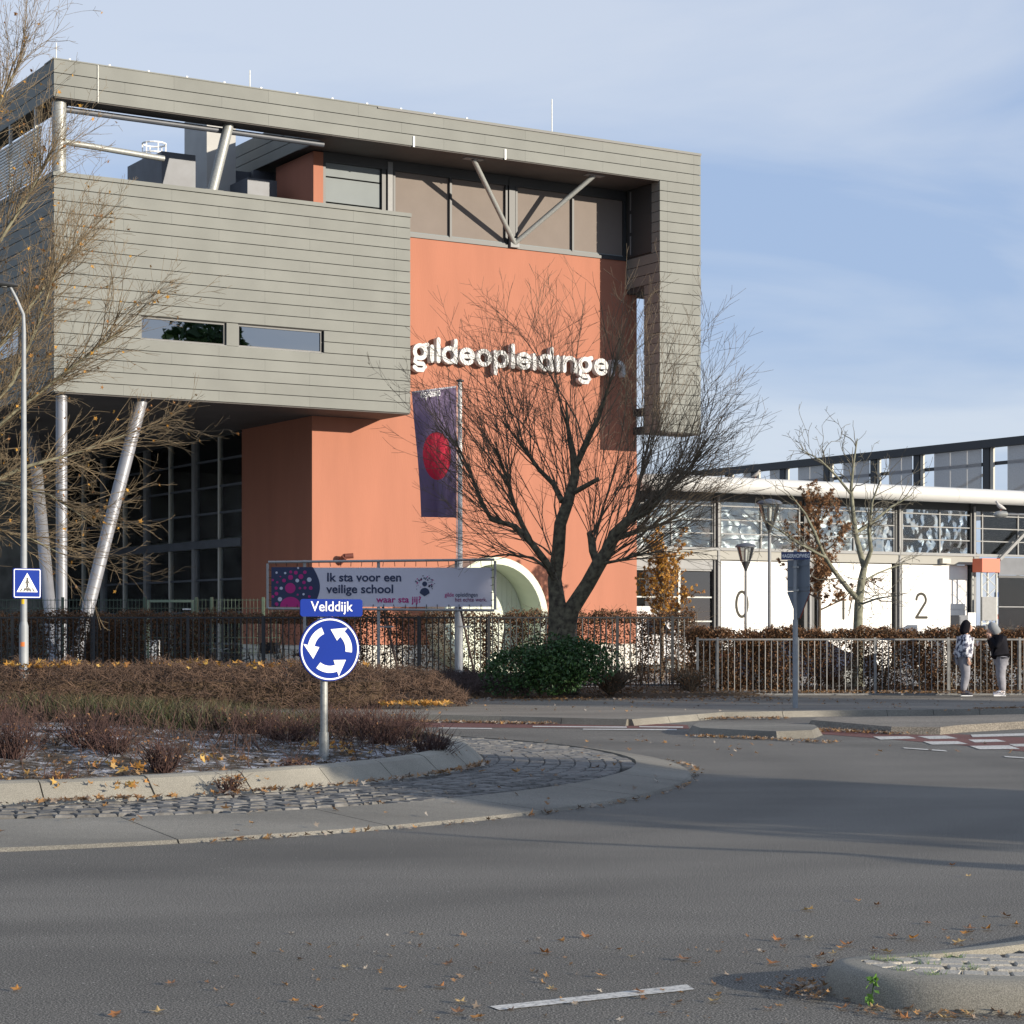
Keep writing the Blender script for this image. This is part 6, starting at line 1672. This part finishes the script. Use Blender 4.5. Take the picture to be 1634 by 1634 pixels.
text_part('flag_lettering', 'opleidingen', .30, SIGNWHITE, lambda a, c_: flag_pt(.42 + a / 1.9, .945 + c_ / 3.25) + Vector((0, -.02, 0)), fl, .001, 'CENTER', .62, True)
b = MB(); b.tube([Vector((fp.x - .09, D - .03, 2)), Vector((fp.x - .075, D - .03, zT - .2))], .008, 5); b.build('halyard', WHITE, fl)

# ================================================================== BICYCLES, CRATE, CABINET behind the hedge
def bicycle(px, D, rot, label, basket=False, col=(.02, .02, .022), bag=False):
    base = gx(px, D, .02); o = empty('bicycle', base, label, 'bicycle', 'bicycles parked behind the hedge'); e = Vector((math.cos(rot), math.sin(rot), 0)); sd = Vector((-e.y, e.x, 0)); fm = M('bike_paint', col, .4)
    def bp_(a, z, l=0.0): return base + e * a + Vector((0, 0, z)) + sd * l
    for a in (-.55, .55):
        w = MB(); pts = [bp_(a + .34 * math.cos(R(t)), .35 + .34 * math.sin(R(t))) for t in range(0, 361, 15)]; w.tube(pts, .018, 6, False); w = w.build('wheel', BLACK, o, True)
        q = MB(); pts = [bp_(a + .315 * math.cos(R(t)), .35 + .315 * math.sin(R(t))) for t in range(0, 361, 15)]; q.tube(pts, .011, 5, False); q.build('rim', GALV, w, True)
        q = MB()
        for t in range(0, 180, 20): q.tube([bp_(a - .31 * math.cos(R(t)), .35 - .31 * math.sin(R(t))), bp_(a + .31 * math.cos(R(t)), .35 + .31 * math.sin(R(t)))], .0025, 3)
        tag(q.build('spokes', GALV, w), kind='stuff')
    f = MB()
    for a, c in (((-.55, .35), (-.12, .32)), ((-.12, .32), (-.22, .85)), ((-.22, .80), (-.55, .35)), ((-.12, .32), (.38, .78)), ((-.2, .62), (.38, .85)), ((.36, .95), (.55, .35))): f.tube([bp_(*a), bp_(*c)], .018, 8)
    f.build('frame', fm, o, True)
    q = MB(); q.tube([bp_(-.36, .93), bp_(-.22, .95), bp_(-.06, .93)], [.07, .06, .02], 10); q.build('saddle', BLACK, o, True)
    q = MB(); q.tube([bp_(.22, 1.08, -.28), bp_(.34, 1.10, -.2), bp_(.38, 1.06, 0), bp_(.34, 1.10, .2), bp_(.22, 1.08, .28)], .014, 8); q.tube([bp_(.38, 1.06), bp_(.36, .92)], .014, 8); q.build('handlebar', GALV, o, True)
    q = MB(); q.obox(bp_(-.58, .76), e, sd, Vector((0, 0, 1)), .22, .06, .012); q.build('carrier', BLACK, o)
    q = MB(); q.tube([bp_(-.12, .32, -.09), bp_(-.12, .32, .09)], .085, 12); q.build('crank', GALV, o, True)
    if basket:
        q = MB(); q.obox(bp_(.60, .98), e, sd, Vector((0, 0, 1)), .19, .24, .012); q.build('basket', BLACK, o)
        for (c_, ax, hx_) in ((bp_(.60 - .19, 1.12), sd, .24), (bp_(.60 + .19, 1.12), sd, .24)):
            q = MB(); q.obox(c_, ax, e, Vector((0, 0, 1)), hx_, .01, .14); q.build('basket_side', BLACK, o)
        for l in (-.24, .24):
            q = MB(); q.obox(bp_(.60, 1.12, l), e, sd, Vector((0, 0, 1)), .19, .01, .14); q.build('basket_side', BLACK, o)
    if bag:
        for l in (-.14, .14):
            q = MB(); q.obox(bp_(-.6, .62, l), e, sd, Vector((0, 0, 1)), .2, .06, .17); bg = q.build('pannier', BLACK, o)
            q = MB(); q.obox(bp_(-.6, .64, l * 1.46), e, sd, Vector((0, 0, 1)), .19, .004, .02); q.build('reflective_strip', M('hi_vis', (.55, .75, .05), .5), bg)
    return o
bicycle(345, 54.6, R(75), 'black bicycle with silver handlebar behind the sparse hedge at left'); bicycle(375, 54.7, R(20), 'black bicycle with yellow striped panniers behind the sparse hedge', bag=True); bicycle(466, 54.5, R(170), 'black bicycle with front basket near the red crate', True)
cr_ = empty('crate', gx(434, 55.2, .02), 'bright red plastic crate beside the bicycle with basket', 'crate'); RC = M('crate_red', (.55, .03, .025), .45)
cb = gx(434, 55.2)
for i in range(4): piece('side_slat', RC, (cb.x, 54.95, .12 + i * .17), (.62, .03, .13), cr_)
for sx in (-.32, .32): piece('end_panel', RC, (cb.x + sx, 55.2, .36), (.03, .5, .68), cr_)
piece('crate_floor', RC, (cb.x, 55.2, .06), (.6, .48, .03), cr_); piece('back_panel', RC, (cb.x, 55.45, .36), (.62, .03, .68), cr_)
wc = empty('cabinet', gx(243, 57.5, .02), 'small white cabinet glimpsed through the hedge beside the gate', 'cabinet'); cb = gx(243, 57.5)
piece('cabinet_body', WHITE, (cb.x, 57.5, .7), (.36, .4, 1.25), wc); piece('cabinet_door', WHITE, (cb.x, 57.285, .7), (.32, .02, 1.15), wc)

# ================================================================== CARS
def vehicle(name, base, rot, L, W, H, prof, cab, paint, label, cat):
    """prof: side outline (a along length, z); cab: glass outline inside it"""
    o = empty(name, base, label, cat); base = Vector(base); e = Vector((math.cos(rot), math.sin(rot), 0)); sd = Vector((-e.y, e.x, 0))
    def q(a, z, l): return base + e * a + sd * l + Vector((0, 0, z))
    hs = [0.86, .97, 1.0, 1.0]
    n = len(prof); b = MB()
    def half(z): return W / 2 * (1.0 if z < H * .55 else 1.0 - .24 * (z - H * .55) / (H * .45))
    for sgn in (-1, 1):
        for a, z in prof: b.v.append(q(a, z, sgn * half(z)))
    b.f.append(tuple(range(n))); b.f.append(tuple(reversed(range(n, 2 * n))))
    for i in range(n): b.f.append(((i + 1) % n, i, n + i, n + (i + 1) % n))
    body = b.build('body', paint, o, True)
    gm = glass('car_glass_' + name, (.06, .07, .08), .12)
    for i, poly in enumerate(cab):
        for sgn in (-1, 1):
            MB().add([q(a, z, sgn * (half(z) + .008)) for a, z in poly], [tuple(range(len(poly)))]).build('side_window', gm, body)
    for a in (-L * .31, L * .31):
        for sgn in (-1, 1):
            w = MB(); c_ = q(a, .31, sgn * (W / 2 - .1)); w.lathe(c_ - sd * .1, [(.2, 0), (.31, 0), (.315, .04), (.315, .16), (.31, .2), (.2, .2)], 20, sd); w = w.build('wheel', BLACK, o, True)
            r_ = MB(); r_.lathe(c_ + sd * (sgn * .102) - sd * .01, [(.05, 0), (.2, 0), (.2, .02), (.05, .02)], 14, sd); r_.build('rim', GALV, w, True)
    return o, q, gm
L = 4.1
prof = [(-2.05, .32), (-2.08, .75), (-1.95, .95), (-1.72, 1.0), (-1.35, 1.40), (-.7, 1.52), (.1, 1.50), (.5, 1.40), (1.12, 1.0), (1.9, .84), (2.06, .62), (2.05, .3)]
cab = [[(-1.45, 1.02), (-1.22, 1.36), (-.6, 1.45), (-.55, 1.02)], [(-.48, 1.02), (-.5, 1.45), (.1, 1.44), (.46, 1.34), (.95, 1.02)]]
car, q, gm = vehicle('parked_car', gx(1272, 57.5, .02), R(8), L, 1.72, 1.52, prof, cab, M('car_dark_paint', (.03, .035, .06), .25, .3, coat=.6), 'dark blue hatchback car parked behind the clipped hedge', 'car')
MB().add([q(-1.75, 1.03, -.62), q(-1.75, 1.03, .62), q(-1.38, 1.38, .55), q(-1.38, 1.38, -.55)], [(0, 1, 2, 3)]).build('rear_window', gm, car)
for l in (-.65, .65):
    b = MB(); b.obox(q(-2.0, .86, l), (1, 0, 0), (0, 1, 0), (0, 0, 1), .04, .1, .09); b.build('tail_light', RUST, car)
prof = [(-2.6, .35), (-2.62, 2.2), (-2.45, 2.42), (.9, 2.42), (1.35, 2.2), (1.85, 1.45), (2.5, 1.15), (2.62, .8), (2.6, .3)]
cab = [[(.75, 1.4), (.75, 2.05), (1.25, 2.05), (1.68, 1.42)]]
van, q, gm = vehicle('parked_van', gx(990, 75.2, .02), FA + R(-20), 5.2, 1.95, 2.42, prof, cab, M('van_white', (.80, .80, .80), .3, coat=.5), 'white van parked behind the right corner of the terracotta wall', 'van')
MB().add([q(1.40, 2.17, -.72), q(1.40, 2.17, .72), q(1.84, 1.5, .86), q(1.84, 1.5, -.86)], [(0, 1, 2, 3)]).build('windscreen', gm, van)

# ================================================================== PEOPLE
def skin(name, verts, edges, mat, parent, root=0, sub=2):
    """one continuous surface grown over a jointed skeleton. verts: {key: (pos, rx, ry)}"""
    keys = list(verts); me = bpy.data.meshes.new(name); org = ORG[parent]
    me.from_pydata([tuple(Vector(verts[k_][0]) - org) for k_ in keys], [(keys.index(a), keys.index(c)) for a, c in edges], [])
    ob = bpy.data.objects.new(name, me); COL.objects.link(ob)
    ob.modifiers.new('skin', 'SKIN').use_smooth_shade = True
    sk = me.skin_vertices[0].data
    for i, k_ in enumerate(keys):
        sk[i].radius = (verts[k_][1], verts[k_][2] if len(verts[k_]) > 2 else verts[k_][1]); sk[i].use_root = (i == root)
    m2 = ob.modifiers.new('sub', 'SUBSURF'); m2.levels = sub; m2.render_levels = sub
    dg = bpy.context.evaluated_depsgraph_get(); ev = bpy.data.meshes.new_from_object(ob.evaluated_get(dg)); ev.name = name
    bpy.data.objects.remove(ob)
    ev.materials.clear()
    return link(name, ev, mat, parent, org)
SKIN = M('skin', (.52, .32, .24), .6); TROUS = M('light_grey_jersey', (.25, .25, .28), .95, var=.16, vs=9, bump=1.0, bs=8, spec=.1)
def camo():
    m = M('camo_jacket', (.55, .56, .60), .85, bump=.8, bs=7); N, L = m.node_tree.nodes, m.node_tree.links
    g = N.new('ShaderNodeNewGeometry'); n = N.new('ShaderNodeTexNoise'); n.inputs['Scale'].default_value = 13; n.inputs['Detail'].default_value = 2; L.new(g.outputs['Position'], n.inputs['Vector'])
    r = N.new('ShaderNodeValToRGB'); r.color_ramp.interpolation = 'CONSTANT'; e = r.color_ramp.elements; e[0].color = (.06, .065, .10, 1); e[1].position = .45; e[1].color = (.28, .29, .36, 1); q = e.new(.52); q.color = (.62, .63, .66, 1); L.new(n.outputs['Fac'], r.inputs[0]); L.new(r.outputs[0], N['Principled BSDF'].inputs['Base Color']); return m
def person(base, face, label, A):
    """face = +1 looks right, -1 looks left. A: pose and clothing"""
    o = empty('person', base, label, 'person'); B = Vector(base)
    def q(f, z, l=0.0): return B + Vector((face * f, -l, z))     # f forward, l toward the viewer's side
    S = {}
    hd = A['head']       # forward offset, height of head centre, tilt
    hx0, hz0, tilt = hd
    up = Vector((math.sin(tilt) * face, 0, math.cos(tilt))); fw = Vector((math.cos(tilt) * face, 0, -math.sin(tilt)))
    hc = q(hx0, hz0)
    neck = q(A['lean'] * .95, 1.40)
    v = {'pelvis': (q(0, .93), .13, .15), 'belly': (q(A['lean'] * .35, 1.08), .115, .14), 'chest': (q(A['lean'] * .75, 1.27), .12, .165), 'neck': (neck, .055), 'skull0': (hc - up * .06, .068, .062), 'skull1': (hc + up * .02, .088, .076), 'skull2': (hc + up * .085, .07, .062)}
    ed = [('pelvis', 'belly'), ('belly', 'chest'), ('chest', 'neck'), ('neck', 'skull0'), ('skull0', 'skull1'), ('skull1', 'skull2')]
    v['chin'] = (hc + fw * .065 - up * .085, .026); ed.append(('skull0', 'chin')); v['nose'] = (hc + fw * .108 - up * .01, .012); ed.append(('skull1', 'nose'))
    for s, nm in ((1, 'l'), (-1, 'r')):
        sh, el, wr = A['arm_' + nm]; sp = q(A['lean'] * .8, 1.36, s * .17)
        v['sh' + nm] = (sp, .06); v['el' + nm] = (q(el[0], el[1], s * el[2]), .042); v['wr' + nm] = (q(wr[0], wr[1], s * wr[2]), .028)
        d = (v['wr' + nm][0] - v['el' + nm][0]).normalized(); pm = v['wr' + nm][0] + d * .06; v['palm' + nm] = (pm, .034, .022)
        ed += [('chest', 'sh' + nm), ('sh' + nm, 'el' + nm), ('el' + nm, 'wr' + nm), ('wr' + nm, 'palm' + nm)]
        sdv = d.cross(Vector((0, 1, 0)));  sdv = sdv.normalized() if sdv.length > .1 else Vector((0, 0, 1))
        curl = Vector((0, s, 0)) * .5
        for k_ in range(4):
            off = sdv * (-.027 + .018 * k_); ln = (.036, .042, .040, .030)[k_]; f1_ = pm + d * .035 + off; f2_ = f1_ + (d + curl * .4).normalized() * ln; f3_ = f2_ + (d * .5 + curl).normalized() * ln * .8
            v['f%s%d0' % (nm, k_)] = (f1_, .0095); v['f%s%d1' % (nm, k_)] = (f2_, .009); v['f%s%d2' % (nm, k_)] = (f3_, .0075); ed += [('palm' + nm, 'f%s%d0' % (nm, k_)), ('f%s%d0' % (nm, k_), 'f%s%d1' % (nm, k_)), ('f%s%d1' % (nm, k_), 'f%s%d2' % (nm, k_))]
        t1 = pm - sdv * .036 + d * .005; t2 = t1 - sdv * .014 + d * .03; v['t%s0' % nm] = (t1, .011); v['t%s1' % nm] = (t2, .009); ed += [('palm' + nm, 't%s0' % nm), ('t%s0' % nm, 't%s1' % nm)]
        hp, kn, an, toe = A['leg_' + nm]
        v['hip' + nm] = (q(0, .90, s * .09), .09); v['kn' + nm] = (q(kn[0], kn[1], s * kn[2]), .062); v['an' + nm] = (q(an[0], an[1], s * an[2]), .042); ed += [('pelvis', 'hip' + nm), ('hip' + nm, 'kn' + nm), ('kn' + nm, 'an' + nm)]
        v['toe' + nm] = (q(toe[0], .045, s * toe[2]), .035); ed.append(('an' + nm, 'toe' + nm))
    body = skin('body', v, ed, SKIN, o)
    # clothes
    tv = {'pelvis': (q(0, .97), .165, .185)}; te = []
    for s, nm in ((1, 'l'), (-1, 'r')):
        hp, kn, an, toe = A['leg_' + nm]
        tv['t0' + nm] = (q(.0, .86, s * .10), .145, .125); tv['t1' + nm] = (q(kn[0] * .5, (kn[1] + .86) / 2, s * kn[2]), .13); tv['t2' + nm] = (q(kn[0], kn[1], s * kn[2]), .112); tv['t3' + nm] = (q((kn[0] + an[0]) / 2, (kn[1] + an[1]) / 2, s * an[2]), .102); tv['t4' + nm] = (q(an[0], an[1] + .05, s * an[2]), .08); tv['t5' + nm] = (q(an[0] + .01, an[1] + .0, s * an[2]), .072)
        te += [('pelvis', 't0' + nm)] + [('t%d%s' % (i, nm), 't%d%s' % (i + 1, nm)) for i in range(5)]
    skin('trousers', tv, te, TROUS, o)
    le = A['lean']
    jv = {'hem': (q(.01, A['hem']), .185, .205), 'waist': (q(le * .3, A['hem'] + .12), .20, .215), 'mid': (q(le * .55, 1.16), .195, .22), 'chest': (q(le * .75, 1.29), .17, .215), 'col': (q(le * .95, 1.415), .095, .105)}
    je = [('hem', 'waist'), ('waist', 'mid'), ('mid', 'chest'), ('chest', 'col')]
    for s, nm in ((1, 'l'), (-1, 'r')):
        sh, el, wr = A['arm_' + nm]; S0 = q(le * .8, 1.35, s * .19); E = q(el[0], el[1], s * el[2]); W_ = q(wr[0], wr[1], s * wr[2])
        jv['s' + nm] = (S0, .095); jv['m' + nm] = ((S0 + E) / 2, .085); jv['e' + nm] = (E, .078); jv['f' + nm] = ((E + W_) / 2, .068); jv['w' + nm] = (W_ - (W_ - E) * .05, .056)
        je += [('chest', 's' + nm), ('s' + nm, 'm' + nm), ('m' + nm, 'e' + nm), ('e' + nm, 'f' + nm), ('f' + nm, 'w' + nm)]
    skin('jacket', jv, je, A['jacket'], o, root=2)
    hv = {'h0': (q(le * .93, 1.42), .10, .12), 'h1': (hc - fw * .035 - up * .10, .118, .125), 'h2': (hc - fw * .025 + up * .0, .132, .128), 'h3': (hc - fw * .005 + up * .085, .122, .112), 'h4': (hc + fw * .04 + up * .145, .07, .07)}
    hood = skin('hood', hv, [('h0', 'h1'), ('h1', 'h2'), ('h2', 'h3'), ('h3', 'h4')], A['hood'], o)
    b = MB(); b.tube([hc + fw * .082 + up * .055, hc + fw * .105 + up * .0, hc + fw * .10 - up * .06, hc + fw * .08 - up * .10], [.03, .045, .042, .022], 10); b.tube([hc + fw * .12 - up * .0, hc + fw * .155 - up * .02], [.016, .01], 6); fc = b.build('face', SKIN, o, True)
    for s in (-1, 1):
        b = MB(); b.obox(hc + fw * .138 + up * .028 + Vector((0, s * .026, 0)), fw, (0, 1, 0), up, .008, .012, .006); b.build('eye', BLK, fc)
    b = MB(); b.obox(hc + fw * .142 - up * .055, fw, (0, 1, 0), up, .006, .02, .005); b.build('mouth', M('lips', (.35, .12, .1), .6), fc)
    for s, nm in ((1, 'l'), (-1, 'r')):
        hp, kn, an, toe = A['leg_' + nm]; heel = an[0] - .05
        b = MB(); b.tube([q(heel, .07, s * toe[2]), q(an[0] + .03, .085, s * toe[2]), q((an[0] + toe[0]) / 2 + .03, .065, s * toe[2]), q(toe[0] + .05, .05, s * toe[2])], [.045, .062, .052, .03], 12); shoe = b.build('shoe', A['shoe'], o, True)
        b = MB(); b.obox(q((heel + toe[0]) / 2 + .015, .013, s * toe[2]), (1, 0, 0), (0, 1, 0), (0, 0, 1), abs(toe[0] + .06 - heel) / 2, .042, .011); b.build('sole', SIGNWHITE, shoe)
    return o, q
o1, q1 = person(gx(1537, 47.6, .10), 1, 'person in black hood and pale camouflage jacket facing right by the fence',
    dict(head=(.07, 1.60, .18), lean=.06, arm_l=(0, (-.02, 1.10, .26), (.06, .86, .25)), arm_r=(0, (.02, 1.09, .25), (.27, 1.17, .14)), leg_l=(0, (.04, .50, .10), (-.02, .12, .10), (.14, 0, .10)), leg_r=(0, (.09, .50, .10), (.03, .12, .10), (.19, 0, .11)),
         hem=.82, jacket=camo(), hood=M('black_hood', (.010, .010, .013), .95, bump=.8, bs=9, spec=.1), shoe=M('dark_shoe', (.03, .03, .05), .6)))
cup = empty('paper_cup', q1(.36, 1.16, -.12), 'small white paper cup held by person in camouflage jacket', 'cup'); b = MB(); b.lathe(q1(.36, 1.16, -.12), [(.028, 0), (.038, .1), (.04, .1)], 14); b.build('cup_body', WHITE, cup, True); b = MB(); b.lathe(q1(.36, 1.262, -.12), [(.042, 0), (.038, .012)], 14); b.build('lid', WHITE, cup, True)
person(gx(1598, 47.6, .10), -1, 'person in black padded jacket and grey hood with bowed head',
    dict(head=(.20, 1.55, .55), lean=.10, arm_l=(0, (.16, 1.12, .24), (.27, 1.36, .08)), arm_r=(0, (.16, 1.12, .22), (.28, 1.34, .06)), leg_l=(0, (.05, .50, .09), (.0, .12, .09), (.16, 0, .09)), leg_r=(0, (.0, .50, .09), (-.05, .12, .09), (.11, 0, .10)),
         hem=.84, jacket=M('black_padded', (.008, .008, .012), .85, bump=1., bs=6, spec=.15), hood=M('grey_hood', (.22, .235, .25), .95, bump=.8, bs=9, spec=.1), shoe=M('white_shoe', (.75, .74, .78), .6)))
